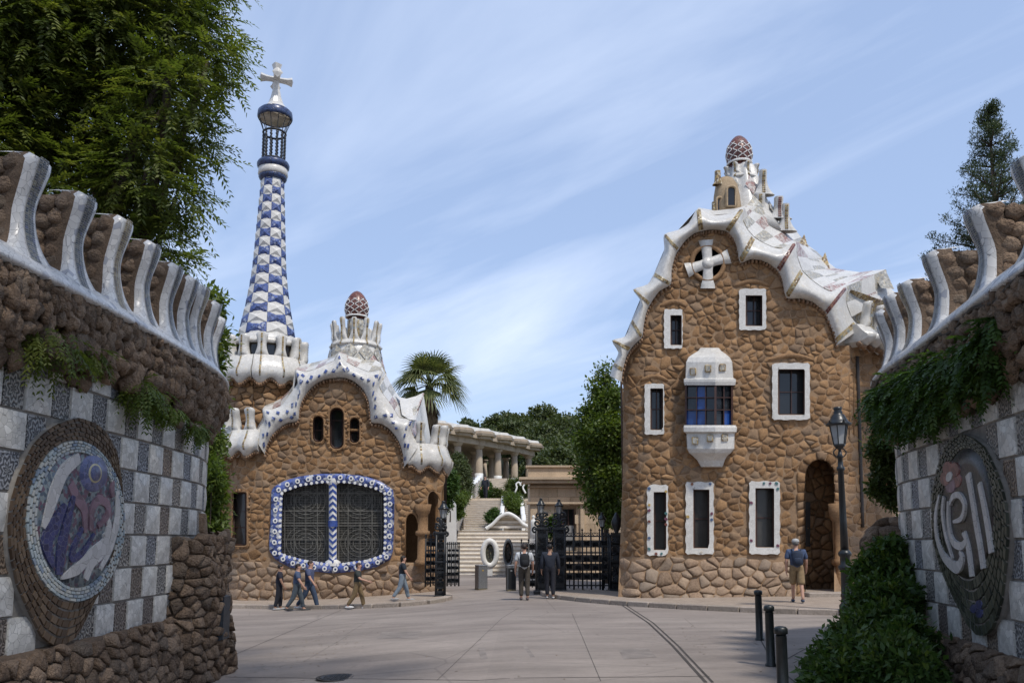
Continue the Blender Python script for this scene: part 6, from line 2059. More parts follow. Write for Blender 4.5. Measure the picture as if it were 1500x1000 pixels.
def gate_pier(parent, x0, x1, ytop, ybot, Y, lant, crest=True, nrow=7):
    a, b = gp(x0, ybot, Y), gp(x1, ytop, Y)
    g0 = gz(a.x, Y)
    z0_, z1_ = g0 + .02, b.z
    cx, wd = (a.x + b.x) / 2, (b.x - a.x)
    dp = wd * .9
    for sx in (-1, 1):
        for sy in (-1, 1):
            iron(parent, 'pier_post', [Vector((cx + sx * wd / 2, Y + sy * dp / 2, z0_ - .1)), Vector((cx + sx * wd / 2, Y + sy * dp / 2, z1_))], .04)
    for z in (z0_ + .12, z0_ + (z1_ - z0_) * .55, z1_ - .05):
        m_ = MB(); m_.box((cx, Y, z), (wd + .1, dp + .1, .07), bev=.01); m_.build('pier_band', IRON, parent, False)
    m_ = MB(); m_.box((cx, Y, z0_ + .03), (wd + .22, dp + .22, .16), bev=.02); m_.build('pier_foot', IRON, parent, False)
    m_ = MB(); m_.lathe([(wd * .30, z0_), (wd * .26, z0_ + .5), (wd * .36, (z0_ + z1_) / 2), (wd * .22, z1_ - .2), (wd * .3, z1_)], (cx, Y, 0), 12); m_.build('pier_core', IRON, parent)
    h = (z1_ - z0_) / nrow
    for k in range(nrow):
        palm_tile(parent, Vector((cx, Y - dp / 2 - .02, z0_ + h * (k + .5))), wd / .26, 0, k % 2 == 1)
        palm_tile(parent, Vector((cx - wd / 2 - .02, Y, z0_ + h * (k + .5))), wd / .28, math.pi / 2, k % 2 == 1)
    if crest:
        for s_ in (-1, 1):
            scroll(parent, Vector((cx + s_ * wd * .42, Y - .05, z1_ + .16)), wd * .42, 1.4, s_, math.pi / 2 - s_ * .6, .045)
            scroll(parent, Vector((cx + s_ * wd * .62, Y, z1_ - .10)), wd * .30, 1.2, -s_, math.pi / 2, .04)
            scroll(parent, Vector((cx + s_ * wd * .30, Y - .03, z1_ + .45)), wd * .28, 1.2, s_, -.4, .04)
        m_ = MB(); m_.lathe([(.06, z1_ - .05), (.10, z1_ + .12), (.05, z1_ + .24), (.11, z1_ + .40), (.04, z1_ + .52)], (cx, Y, 0), 10); m_.build('pier_finial', IRON, parent)
    for lx, yb, yt in lant:
        q = gp(lx, yb, Y); q2 = gp(lx, yt, Y)
        iron(parent, 'lantern_stem', [Vector((cx + (q.x - cx) * .6, Y, z1_ - .1)), Vector((q.x, Y, z1_ + .2)), Vector((q.x, Y, q.z))], .04)
        lantern(parent, (q.x, Y, q.z), (q2.z - q.z) / 1.07)
def gate_panel(parent, x0, x1, ytop, yrail, ybot, Y, ncol, rows, spears=True, up=True, rows_up=()):
    a, b = gp(x0, ybot, Y), gp(x1, ybot, Y)
    zt, zr_ = gp(x0, ytop, Y).z, gp(x0, yrail, Y).z
    zb_ = max(a.z, gz((a.x + b.x) / 2, Y) + .04)
    for z, hh_ in ((zb_ + .10, .05), (zr_, .06), (zt - .12, .05)):
        m_ = MB(); m_.box(((a.x + b.x) / 2, Y, z), (b.x - a.x, .05, hh_)); m_.build('rail', IRON, parent, False)
    for k in range(2 * ncol + 1):
        x = a.x + (b.x - a.x) * k / (2 * ncol)
        if k % 2 == 0:
            iron(parent, 'gate_bar', [Vector((x, Y, zb_ - .05)), Vector((x, Y, zt))], .03)
            spear(parent, Vector((x, Y, zt)))
        else:
            iron(parent, 'gate_bar', [Vector((x, Y, zb_)), Vector((x, Y, zr_ + .22))], .02)
            spear(parent, Vector((x, Y, zr_ + .20)), .12)
    cw = (b.x - a.x) / ncol
    for k in range(ncol):
        x = a.x + cw * (k + .5)
        for y in rows + list(rows_up):
            palm_tile(parent, Vector((x, Y - .03, gp(x0, y, Y).z)), cw * .80 / .24, 0, (k + int(y)) % 2 == 0)
        if spears:
            scroll(parent, Vector((x - cw * .2, Y, zt - .05)), cw * .2, 1.1, 1, 0, .014); scroll(parent, Vector((x + cw * .2, Y, zt - .05)), cw * .2, 1.1, -1, math.pi, .014)
gL = thing('iron_gate', 'black wrought iron gate leaf with one lantern against the low gatehouse', 'gate', (gp(645, 858).x, YG, .05))
gate_pier(gL, 639, 652, 778, 857, YG, [(649.5, 762, 733)])
gate_panel(gL, 623, 638, 788, 806, 857, YG + .5, 2, [813, 824, 835, 847], True, rows_up=[796])
gate_panel(gL, 655, 672, 800, 806, 856, YG - .4, 3, [813, 822, 831, 840, 849], False)
gR = thing('iron_gate', 'black wrought iron gate with palm leaf panels and three lanterns beside the stone house', 'gate', (gp(850, 862).x, YG, .1))
gate_pier(gR, 786, 801, 772, 862, YG, [(792.5, 754, 729)], True, 8)
gate_pier(gR, 812, 827, 772, 862, YG, [(819, 755, 731)], True, 8)
gate_panel(gR, 801, 812, 790, 809, 861, YG + .1, 1, [816, 829, 842, 853], True, rows_up=[797])
gate_panel(gR, 828, 892, 780, 809, 861, YG, 5, [817.5, 830, 843.5], True, rows_up=[796])
gate_pier(gR, 894, 913, 782, 861, YG, [], False, 6)
gate_panel(gR, 764, 785, 795, 809, 860, YG + 1.6, 2, [817, 830, 843, 854], True, rows_up=[801])
q = gp(903, 770, YG); m_ = MB(); m_.lathe([(.10, gp(903, 783).z), (.06, gp(903, 780).z), (.17, q.z), (.19, gp(903, 764).z), (.10, gp(903, 756).z), (.03, gp(903, 750).z)], (q.x, YG, 0), 14); m_.build('pier_urn', IRON, gR)
q = gp(882, 774, YG); q2 = gp(882, 750, YG)
iron(gR, 'lantern_stem', [Vector((q.x, YG, .1)), Vector((q.x, YG, q.z))], .045)
lantern(gR, (q.x, YG, q.z), (q2.z - q.z) / 1.07)

# ================================================================== STAIRS AND HALL BEYOND THE GATE
sc_ = thing('staircase', 'pale monumental staircase with white balustrades climbing towards the columned hall', 'staircase', (-1.2, 47, .05))
XA, XB = at(664, 830, 47).x, at(777, 830, 47).x
def steps(x0, x1, Y0, z0, n, rise, run, name='step', deep=None):
    for k in range(n):
        z = z0 + rise * k; Y = Y0 + run * k
        d_ = (deep or run + .12)
        m_ = MB(); m_.box(((x0 + x1) / 2, Y + d_ / 2 + .04, z + rise / 2 - .02), (x1 - x0, d_, rise - .04)); st = m_.build(name, RISER, sc_, False)
        m_ = MB(); m_.box(((x0 + x1) / 2, Y + d_ / 2, z + rise - .02), (x1 - x0 + .04, d_ + .03, .03)); m_.build('tread', TREAD, st, False)
steps(XA, XB, 47, .03, 11, .232, .38)
m_ = MB(); m_.box(((XA + XB) / 2, 53.0, 1.29), (XB - XA, 3.6, 2.5)); m_.build('terrace', RISER, sc_, False)
steps(-3.15, -.75, 51.6, 2.58, 15, .158, .50)
steps(.9, 1.9, 52.5, 2.58, 15, .158, .46)
m_ = MB(); m_.box((-.9, 61.0, 3.7), (5.4, 5.0, 2.45)); m_.build('terrace', TREAD, sc_, False)
steps(-2.9, -.4, 62, 4.92, 25, .165, 1.35, deep=1.6)
def balustrade(pts, th, hgt, wav=.0, nw=0):
    P = catmull(pts, 10)
    m_ = MB(); rows = []
    for i, p_ in enumerate(P):
        t = (P[min(i + 1, len(P) - 1)] - P[max(i - 1, 0)]).normalized(); n_ = Vector((t.y, -t.x, 0))
        n_ = n_.normalized() if n_.length > 1e-6 else Vector((1, 0, 0))
        h = hgt + wav * abs(math.sin(math.pi * nw * i / len(P)))
        rows.append([p_ + n_ * th / 2 + Vector((0, 0, -1.6)), p_ + n_ * th / 2 + Vector((0, 0, h - .08)), p_ + n_ * th * .7 + Vector((0, 0, h - .06)), p_ + n_ * th * .55 + Vector((0, 0, h)), p_ - n_ * th * .55 + Vector((0, 0, h)), p_ - n_ * th * .7 + Vector((0, 0, h - .06)), p_ - n_ * th / 2 + Vector((0, 0, h - .08)), p_ - n_ * th / 2 + Vector((0, 0, -1.6))])
    m_.grid(rows); m_.add(rows[0], [tuple(range(8))]); m_.add(rows[-1], [tuple(range(8))])
    m_.build('balustrade', WHITESM, sc_)
balustrade([(-3.75, 48.5, 2.4), (-3.6, 50.5, 2.6), (-3.4, 53, 3.1), (-3.3, 56, 4.1), (-3.2, 59.5, 5.1)], .32, .75, .28, 4)
balustrade([(-.72, 52.2, 2.9), (-.65, 55, 3.6), (-.6, 58.8, 4.7)], .22, .35, .2, 3)
balustrade([(.75, 52.6, 2.9), (.70, 55, 3.6), (.6, 58.8, 4.7)], .22, .35, .2, 3)
balustrade([(-3.1, 60, 5.0), (-2.95, 66, 5.8), (-2.95, 75, 6.9)], .35, .8, .2, 5)
pa = lambda x, y, o: at(x, y, 51.0 - o)
m_ = MB(); stroke(m_, [(712, 774), (722, 767), (732, 757), (744, 752), (757, 758), (766, 767), (778, 773)], [6, 5, 5, 6, 5, 5, 6], pa, -.6, .18); m_.build('arched_parapet', WHITESM, sc_)
for k in range(6):
    y = 773 - 3.6 * k; hw = 26 - 4.0 * k
    m_ = MB(); m_.box(((at(744 - hw, y, 51.1).x + at(744 + hw, y, 51.1).x) / 2, 51.35 + .05 * k, at(744, y, 51).z + .07), (at(744 + hw, y, 51).x - at(744 - hw, y, 51).x, .4, .14)); m_.build('planter_course', RISER if k % 2 == 0 else TREAD, sc_, False)
# tall white pier left of the stairs
m_ = MB(); pl_ = [at(x, y, 45.5) for x, y in ((650, 838), (650, 775), (655, 735), (660, 728), (667, 738), (668, 800), (668, 838))]; m_.prism(pl_, [p_ + Vector((0, .7, 0)) for p_ in pl_]); wp = m_.build('white_pier', WHITESM, sc_, False)
# serpentine white ornament
for pts in ([(754, 722), (757, 714), (756, 709), (760, 706), (763, 711)], [(770, 722), (766, 714), (768, 709), (765, 706), (761, 709)]):
    m_ = MB(); m_.tube(catmull([at(x, y, 60.5) for x, y in pts], 6), .06, 8); m_.build('serpent_ornament', WHITESM, sc_)
# mosaic rings before the steps
def oval(px, py, rx, ry, ix, iy, Y, label, rimmat, medmat, name):
    g_ = gz(0, Y)
    o = thing(name, label, 'sculpture', (at(px, py, Y).x, Y, g_))
    mp_ = lambda x, y, of_: at(x, y, Y - of_)
    ring_frame(o, 'rim', ellipse(px, py, rx, ry, 36), ellipse(px, py, ix, iy, 36), mp_, -.25, .12, -.12, rimmat, True, 36, .08)
    m_ = MB(); patch(m_, ellipse(px, py, ix + .5, iy + .5, 24), mp_, -.2, -.04); m_.build('mosaic_disc', medmat, o)
    m_ = MB(); bar(m_, (px, py - iy * .6), (px, py + iy * .6), 1.2, mp_, -.05, 0); m_.build('centre_motif', BLACKP, o, False)
    p_ = at(px, py + ry * .9, Y); m_ = MB(); m_.box((p_.x, Y + .05, (p_.z + g_) / 2), (.30, .3, max(.1, p_.z - g_ + .1))); m_.build('foot', rimmat, o, False)
    return o
oval(717.5, 810, 14, 22.5, 6.2, 14, 45.5, 'white oval ring with a dark mosaic centre before the steps', WHITESM, trencadis('oval_mosaic', (.14, .13, .08), (.2, .18, .15), 12, .5, tint=[(.6, (.05, .06, .05))]), 'oval_sculpture')
ov = oval(744.5, 809, 7.8, 21, 5.2, 15, 45.0, 'slim grey oval relief with dark figure beside the white ring', flat('lead_grey', (.13, .14, .15), .5, .3, 20, .4, 30), trencadis('relief_dark', (.05, .045, .04), (.1, .09, .08), 14, .5, tint=[(.8, (.25, .15, .10))]), 'oval_relief')
# white statue
p_ = at(781.5, 790, 41); q_ = at(781.5, 754, 41)
stt = thing('statue', 'small white robed statue standing behind the iron gate', 'statue', (p_.x, 41, .1))
m_ = MB(); Hs = q_.z - p_.z
m_.lathe([(.17, 0), (.16, Hs * .3), (.135, Hs * .55), (.15, Hs * .72), (.11, Hs * .80), (.05, Hs * .84), (.075, Hs * .90), (.075, Hs * .95), (.02, Hs)], (p_.x, 41, p_.z), 14, wob=lambda a, z: 1 + .06 * math.cos(5 * a)); m_.build('figure', WHITESM, stt)
m_ = MB(); m_.box((p_.x, 41, (p_.z + .05) / 2), (.45, .45, p_.z - .03), bev=.02); m_.build('pedestal', RISER, stt, False)

# columned hall
hall = thing('columned_hall', 'stone hall with fluted columns and scalloped white topped entablature above the stairs', 'building', (-2, 105, 9))
ZF = 8.95
cols_ = [(670, 98.5), (701.5, 102), (729, 106), (753.5, 110), (774.5, 114.5)]
ctr = []
for px_, Y in cols_:
    ctr.append(at(px_, 700, Y))
dxy = Vector((ctr[1].x - ctr[0].x, ctr[1].y - ctr[0].y, 0)); bk = Vector((-dxy.y, dxy.x, 0)).normalized()
if bk.y < 0: bk = -bk
ctr = [ctr[0] - dxy * 1.0] + ctr
def column(c, r, first):
    m_ = MB()
    m_.lathe([(r * 1.02, 0), (r, 1.5), (r * .82, 4.3)], (c.x, c.y, ZF), 40, wob=lambda a, z: 1 - .045 * abs(math.cos(10 * a)))
    co = m_.build('column', HALLST, hall)
    m_ = MB(); m_.lathe([(r * 1.10, 0), (r * 1.07, 1.25), (r * 1.0, 1.28)], (c.x, c.y, ZF), 24); m_.build('column_base', WHITESM, co)
    m_ = MB(); m_.lathe([(r * .84, 4.28), (r * 1.0, 4.42), (r * 1.35, 4.62), (r * 1.38, 4.7)], (c.x, c.y, ZF), 24); m_.build('capital', HALLST, co)
    if first:
        m_ = MB(); m_.lathe([(r * 1.75, 4.7), (r * 1.8, 5.45), (r * 1.9, 5.5)], (c.x, c.y, ZF), 8, a0=rad(12)); m_.build('abacus', HALLST, co, False)
for i, c in enumerate(ctr):
    column(c, .50, True)
    for k in (1, 2):
        if i < len(ctr): column(c + bk * (4.2 * k) + dxy.normalized() * (.4 * k), .46, False)
for i, c in enumerate(ctr):
    m_ = MB(); m_.lathe([(1.3, 5.4), (1.7, 5.45), (1.75, 5.75), (2.15, 5.8), (2.25, 6.1), (2.0, 6.15), (2.0, 6.4), (1.2, 6.42)], (c.x, c.y, ZF), 8, a0=rad(12)); m_.build('entablature_block', HALLST, hall, False)
    m_ = MB(); m_.lathe([(1.55, 6.4), (1.62, 6.45), (1.5, 6.78), (1.35, 6.8)], (c.x, c.y, ZF), 8, a0=rad(12)); m_.build('bench_bay', WHITE, hall, False)
for a, b in zip(ctr[:-1], ctr[1:]):
    d_ = (b - a); ang = math.atan2(d_.y, d_.x); mid_ = (a + b) / 2
    for zc_, hh_, dd_, mt, nm in ((5.1, .7, 1.0, HALLST, 'architrave'), (5.8, .65, 1.9, HALLST, 'cornice'), (6.58, .5, 1.5, WHITESM, 'bench')):
        m_ = MB(); m_.box((0, 0, 0), (Vector((d_.x, d_.y, 0)).length, dd_, hh_), M=Matrix.Translation(Vector((mid_.x, mid_.y, ZF + zc_))) @ Matrix.Rotation(ang, 4, 'Z')); m_.build(nm, mt, hall, False)
m_ = MB(); a, b = ctr[0], ctr[-1]
m_.prism([Vector((p_.x, p_.y, ZF + 5.2)) for p_ in (a, b, b + bk * 14, a + bk * 14)], [Vector((p_.x, p_.y, ZF + 6.3)) for p_ in (a, b, b + bk * 14, a + bk * 14)]); m_.build('hall_roof', HALLST, hall, False)
m_ = MB(); m_.prism([Vector((p_.x, p_.y, ZF - .5)) for p_ in (a - bk * 1.6, b - bk * 1.6, b + bk * 14, a + bk * 14)], [Vector((p_.x, p_.y, ZF)) for p_ in (a - bk * 1.6, b - bk * 1.6, b + bk * 14, a + bk * 14)]); m_.build('hall_floor', HALLST, hall, False)
m_ = MB(); m_.grid([[a + bk * 14 + Vector((0, 0, ZF - a.z)), b + bk * 14 + Vector((0, 0, ZF - b.z))], [a + bk * 14 + Vector((0, 0, ZF + 6 - a.z)), b + bk * 14 + Vector((0, 0, ZF + 6 - b.z))]]); m_.build('hall_back_wall', HALLST, hall, False)

# hillside behind
GRASS = flat('hillside_scrub', (.075, .075, .032), .95, .35, .3, .5, 4)
m_ = MB()
def hz_(x, y):
    t = sstep(62, 96, y)
    z = 4.5 * sstep(59.5, 60.5, y) + (ZF - .25 - 4.5) * ((y - 60) / 36 if y < 96 else 1) * (y > 60)
    if y > 118: z += 13 * sstep(118, 185, y) * (1 - sstep(30, 75, abs(x - 12)))
    return z - .3
ysh = [59.4, 60.6, 65, 70, 76, 82, 88, 96, 100, 106, 112, 118, 124, 132, 140, 150, 160, 172, 185, 210, 260]
xsh = [-90, -60, -40, -28, -20, -14, -9, -5, -3.3, -.2, 2, 5, 9, 14, 20, 28, 40, 60, 90, 140]
m_.grid([[(x, y, hz_(x, y) - (1.6 if -3.4 < x < -.1 and 60 < y < 96 else 0)) for x in xsh] for y in ysh]); hl = m_.build('hillside', GRASS); tag(hl, kind='structure')
m_ = MB(); m_.box((0, 60.2, 2.2), (60, .6, 4.6)); o = m_.build('retaining_wall', HALLST, None, False); tag(o, 'long stone retaining wall behind the staircase and the shrubs', 'wall')

# sandstone building behind the right gate
sb = thing('sandstone_building', 'pale sandstone building with a heavy cornice behind the iron gate', 'building', (3.5, 44, .1))
YS = 42.0
X0s, X1s = at(776, 760, YS).x, 7.2
zs = lambda y: at(800, y, YS).z
wx0, wx1, wz0, wz1 = at(824, 760, YS).x, at(842, 760, YS).x, zs(806), zs(745)
rg = random.Random(17)
zrow = zs(703) - .05
rows_z = []
z = .05
while z < zs(708) - .2:
    h = .46
    rows_z.append((z, min(h, zs(708) - z))); z += h
for r, (z, h) in enumerate(rows_z):
    x = X0s + .02 - (.5 if r % 2 else 0)
    while x < X1s:
        wd = rg.choice([.8, .95, 1.1])
        a, b = max(x, X0s), min(x + wd, X1s)
        x += wd
        segs = [(a, b)]
        if z + h > wz0 and z < wz1:
            segs = [(a, min(b, wx0)), (max(a, wx1), b)]
        for a, b in segs:
            if b - a > .08:
                m_ = MB(); m_.box(((a + b) / 2, YS + .2, z + h / 2), (b - a - .012, .4, h - .012), 0, rg.random(), 0, .008); m_.build('ashlar_block', SAND, sb, False)
m_ = MB(); m_.box(((X0s + X1s) / 2, YS + 3.2, zs(700) / 2), (X1s - X0s - .04, 5.8, zs(700))); m_.build('wall_core', SAND, sb, False)
for y0, y1, pr_, nm in ((703, 708, .42, 'cornice'), (699.5, 703, .55, 'cornice_cap'), (684, 699.5, .08, 'roof_parapet'), (682, 684.5, .20, 'parapet_coping'), (735, 738, .16, 'string_course'), (712, 714, .1, 'frieze_band')):
    m_ = MB(); m_.box(((X0s + X1s) / 2 - pr_ / 2, YS + .2 - pr_ / 2, (zs(y0) + zs(y1)) / 2), (X1s - X0s + pr_, .6 + pr_, abs(zs(y0) - zs(y1)))); m_.build(nm, SAND, sb, False)
for x_ in (779, 853):
    xx = at(x_, 760, YS).x + (.1 if x_ < 800 else 0)
    m_ = MB(); m_.box((xx, YS - .06, zs(735) / 2), (.34 if x_ < 800 else .2, .16, zs(736))); m_.build('pilaster', SAND, sb, False)
m_ = MB(); m_.box(((wx0 + wx1) / 2, YS + .32, (wz0 + wz1) / 2), (wx1 - wx0, .06, wz1 - wz0)); wo = m_.build('window', GLASS, sb, False)
m_ = MB(); m_.box(((wx0 + wx1) / 2, YS + .26, wz0 + (zs(769) - wz0) / 2), (wx1 - wx0 - .06, .05, zs(769) - wz0)); m_.build('shutter_panel', flat('grey_panel', (.26, .26, .26), .6), wo, False)
for x_ in (wx0 + .04, (wx0 + wx1) / 2, wx1 - .04):
    m_ = MB(); m_.box((x_, YS + .24, (zs(769) + wz1) / 2), (.06, .08, wz1 - zs(769))); m_.build('window_frame', WOODF, wo, False)
# ================================================================== PLANTS
def np_mesh(name, V, quads, rnd, mat):
    me = bpy.data.meshes.new(name)
    nv, nf = len(V), len(quads)
    me.vertices.add(nv); me.vertices.foreach_set('co', V.astype(np.float32).ravel())
    me.loops.add(nf * 4); me.loops.foreach_set('vertex_index', quads.astype(np.int32).ravel())
    me.polygons.add(nf); me.polygons.foreach_set('loop_start', (np.arange(nf) * 4).astype(np.int32))
    me.materials.append(mat)
    a = me.attributes.new('rnd', 'FLOAT', 'POINT'); a.data.foreach_set('value', rnd.astype(np.float32))
    me.update(calc_edges=True)
    return me
def unit(a): return a / (np.linalg.norm(a, axis=-1, keepdims=True) + 1e-9)
def leaf_quads(C, D, Nn, Ln, Wn):
    S_ = unit(np.cross(D, Nn))
    Ln = Ln[:, None]; Wn = Wn[:, None]
    V = np.stack([C, C + D * Ln * .45 + S_ * Wn * .5, C + D * Ln - Nn * Ln * .12, C + D * Ln * .45 - S_ * Wn * .5], 1)
    return V.reshape(-1, 3)
def sample_clusters(cl, n, rs, shell=.55):
    vol = np.array([r[0] * r[1] * r[2] for c, r in cl]) ** .75
    idx = rs.choice(len(cl), n, p=vol / vol.sum())
    Cc = np.array([list(c) for c, r in cl])[idx]; Rr = np.array([list(r) for c, r in cl])[idx]
    d = unit(rs.normal(size=(n, 3)))
    rr = rs.uniform(0, 1, n) ** (1 / 3.0)
    rr = rr * (1 - shell) + shell * (rr ** .35)
    rr *= rs.uniform(.85, 1.12, n)
    return Cc + d * Rr * rr[:, None], d
def foliage(name, mat, cl, n, seed, mode='pinnate', L=.55, leaf=(.13, .045), droop=.35, parent=None, shell=.55, kind=None, upb=0.0):
    rs = np.random.RandomState(seed)
    P, out = sample_clusters(cl, n, rs, shell)
    base = rs.uniform(0, 1, n)
    if mode == 'pinnate':
        a = unit(out * np.array([1, 1, .55]) + rs.normal(size=(n, 3)) * .45 + np.array([0, 0, -droop]))
        up = np.array([0, 0, 1.0])
        b = unit(np.cross(a, up) + 1e-6); nn = unit(np.cross(b, a))
        K = 8
        Vs, R_ = [], []
        ln = L * rs.uniform(.7, 1.25, n)
        for k in range(K):
            t = (k + .5) / K
            pos = P + a * (ln * t)[:, None] + np.array([0, 0, -1.0]) * (droop * .6 * ln * t * t)[:, None]
            for s_ in (-1, 1):
                D = unit(a * .75 + b * s_ * .8 + np.array([0, 0, -.25 * droop]) + rs.normal(size=(n, 3)) * .15)
                sc = leaf[0] * (1 - .45 * abs(t - .4)) * rs.uniform(.8, 1.2, n)
                Vs.append(leaf_quads(pos, D, unit(nn + rs.normal(size=(n, 3)) * .25), sc, sc * leaf[1] / leaf[0]))
                R_.append(np.repeat(np.clip(base * .75 + rs.uniform(0, .25, n), 0, 1), 4))
    elif mode == 'tuft':
        K = 7; Vs, R_ = [], []
        for k in range(K):
            D = unit(out * .6 + rs.normal(size=(n, 3)) * .8 + np.array([0, 0, upb]))
            pos = P + rs.normal(size=(n, 3)) * L * .28
            sc = leaf[0] * rs.uniform(.7, 1.3, n)
            Nn = unit(rs.normal(size=(n, 3)) * .6 + np.array([0, 0, 1.0]) + out * .4)
            Vs.append(leaf_quads(pos, D, Nn, sc, sc * leaf[1] / leaf[0]))
            R_.append(np.repeat(np.clip(base * .7 + rs.uniform(0, .3, n), 0, 1), 4))
    V = np.concatenate(Vs); R_ = np.concatenate(R_)
    q = np.arange(len(V)).reshape(-1, 4)
    return link(name, np_mesh(name, V, q, R_, mat), parent, None, kind)
def limb(mb, a, b, r0, r1, seed, bend=.12, n=7):
    rg = random.Random(seed); a, b = Vector(a), Vector(b)
    L_ = (b - a).length; off = Vector((rg.uniform(-1, 1), rg.uniform(-1, 1), rg.uniform(-.3, .6))) * L_ * bend
    pts = [a.lerp(b, i / n) + off * math.sin(math.pi * i / n) for i in range(n + 1)]
    mb.tube(pts, [r0 + (r1 - r0) * i / n for i in range(n + 1)], 7, rg.random())
def tree(name, label, base, fork, cl, n, mat, seed, mode='tuft', L=.4, leaf=(.14, .07), r0=.25, droop=.35, shell=.5, group=None, cat='tree', limbs=True, hide_trunk=False, crown='crown'):
    root = thing(name, label, cat, base, group)
    m_ = MB(); limb(m_, Vector(base) - Vector((0, 0, .3)), fork, r0, r0 * .7, seed, .05); m_.build('trunk', BARK, root)
    if limbs:
        for i, (c, r) in enumerate(cl):
            m_ = MB(); limb(m_, Vector(fork) - Vector((0, 0, .1)), Vector(c), r0 * .5, r0 * .12, seed + i, .1); m_.build('limb', BARK, root)
    foliage(crown, mat, cl, n, seed, mode, L, leaf, droop, root, shell)
    return root
def pc(px, py, Y, rp, flat_=1.0, dy=1.0):
    k = Y * 1.02 / F
    return (at(px, py, Y), (rp * k, rp * k * dy, rp * k * flat_))
# big feathery tree over the left wall
cl = [pc(-60, 60, 15.5, 130), pc(70, 40, 16, 120), pc(190, 30, 16.5, 105), pc(275, 45, 16.5, 66), pc(305, 90, 16, 42), pc(245, 150, 16, 70), pc(140, 160, 17, 110), pc(20, 150, 16, 105), pc(285, 215, 16.5, 36), pc(215, 250, 16, 70), pc(120, 290, 16.5, 85), pc(258, 290, 16, 36), pc(200, 345, 16.5, 56), pc(240, 375, 16, 36), pc(160, 400, 17, 55), pc(60, -90, 16, 150), pc(240, -70, 16.5, 100), pc(-80, 200, 15, 100), pc(30, 260, 17, 70)]
tree('locust_tree', 'large dark feathery leaved tree rising behind the tiled wall with blue medallion', (-9.0, 17.0, -.45), (-8.6, 16.8, 6.0), cl, 8600, LEAF1, 201, 'pinnate', .66, (.17, .055), .32, .32, .5)
# paler tree between wall and gatehouse
cl = [pc(300, 450, 25, 26), pc(314, 495, 25, 20), pc(283, 480, 26, 30), pc(298, 540, 25.5, 28), pc(290, 600, 26, 30), pc(312, 585, 25.5, 16), pc(270, 560, 26, 34), pc(300, 650, 26, 24)]
tree('olive_tree', 'pale green tree between the tiled wall and the checkered tower', (-9.6, 26, -.4), (-9.6, 26, 3.5), cl, 1700, LEAF3, 211, 'tuft', .5, (.22, .10), .2)
cl = [pc(300, 690, 21, 22), pc(306, 730, 21, 20), pc(302, 770, 21, 24), pc(298, 640, 21.5, 22), pc(310, 700, 20.5, 14)]
tree('garden_shrub', 'upright green shrub in the gap between tiled wall and gatehouse', (-7.9, 21, -.45), (-7.9, 21, .6), cl, 1500, LEAF3, 215, 'tuft', .35, (.16, .06), .06, cat='shrub')
# deciduous tree behind the right gate
cl = [pc(887, 545, 37, 14), pc(880, 570, 37, 20), pc(895, 590, 36.5, 24), pc(868, 605, 37, 20), pc(890, 630, 36, 30), pc(862, 645, 37, 24), pc(885, 670, 36.5, 32), pc(865, 690, 37, 24), pc(895, 705, 36, 28), pc(905, 640, 36, 24), pc(880, 730, 36.5, 24), pc(900, 750, 36, 20)]
tree('street_tree', 'leafy tree behind the iron gate beside the tall stone house', (4.2, 36.6, .1), (4.2, 36.6, 2.6), [(c, tuple(q * .86 for q in r)) for c, r in cl], 2700, LEAF3, 221, 'tuft', .6, (.19, .10), .16)
# conifer behind the right wall
cb = at(1447, 155, 24.0)
con = thing('conifer_tree', 'dark pointed conifer behind the ivy covered wall', 'tree', (cb.x, 24, .1))
m_ = MB(); m_.tube([(cb.x, 24, -.2), (cb.x, 24, 6), (cb.x, 24, cb.z)], [.26, .17, .02], 8); m_.build('trunk', BARK, con)
rg = random.Random(5); cl = []
bm_ = MB()
z = cb.z - .3
while z > 6.0:
    f_ = (cb.z - z)
    for k in range(5):
        a = rg.uniform(0, 6.283); L_ = min(2.3, .12 + f_ * .30) * rg.uniform(.55, 1.2)
        tip = Vector((cb.x + L_ * math.cos(a), 24 + L_ * math.sin(a), z + L_ * .5))
        bm_.tube([(cb.x, 24, z), tip], [.035, .008], 5)
        nseg = max(2, int(L_ / .28))
        for j in range(1, nseg + 1):
            q = Vector((cb.x, 24, z)).lerp(tip, j / nseg)
            cl.append((q + Vector((0, 0, .05)), (.20, .20, .15)))
    z -= .34
bm_.build('branches', BARK, con, kind='stuff')
foliage('crown', LEAF5, [(c, (.15, .15, .13)) for c, r in cl], 9500, 231, 'tuft', .20, (.105, .024), 0, con, .2, upb=.8)
# unseen tree added behind the viewpoint so its crown shades left wall and foreground
for k, (bx, by, cl_, n_) in enumerate([
    (4.6, -5.5, [((.8, .8, 12.2), (3.2, 3.4, 2.3)), ((-.6, 4.6, 12.8), (2.6, 3.0, 2.1)), ((2.4, 4.0, 12.9), (2.2, 2.4, 1.9)), ((-1.2, -2.6, 11.8), (3.0, 3.0, 2.2)), ((2.8, -2.4, 12.0), (2.6, 2.8, 2.2)), ((-.9, 7.2, 13.0), (1.8, 1.6, 1.5))], 850),
    ]):
    tree('added_shade_tree', 'unseen broad leafy tree added high over the near end of the road for its shade', (bx, by, .1), (bx - .8, by + .5, 8.0), [(Vector(c) + (Vector((-1.0, 2.8, .4)) if k == 0 else Vector((-.5, 1.5, .3))), r) for c, r in cl_], n_, LEAF2, 240 + k, 'tuft', .8, (.34, .20), .35, shell=.2)
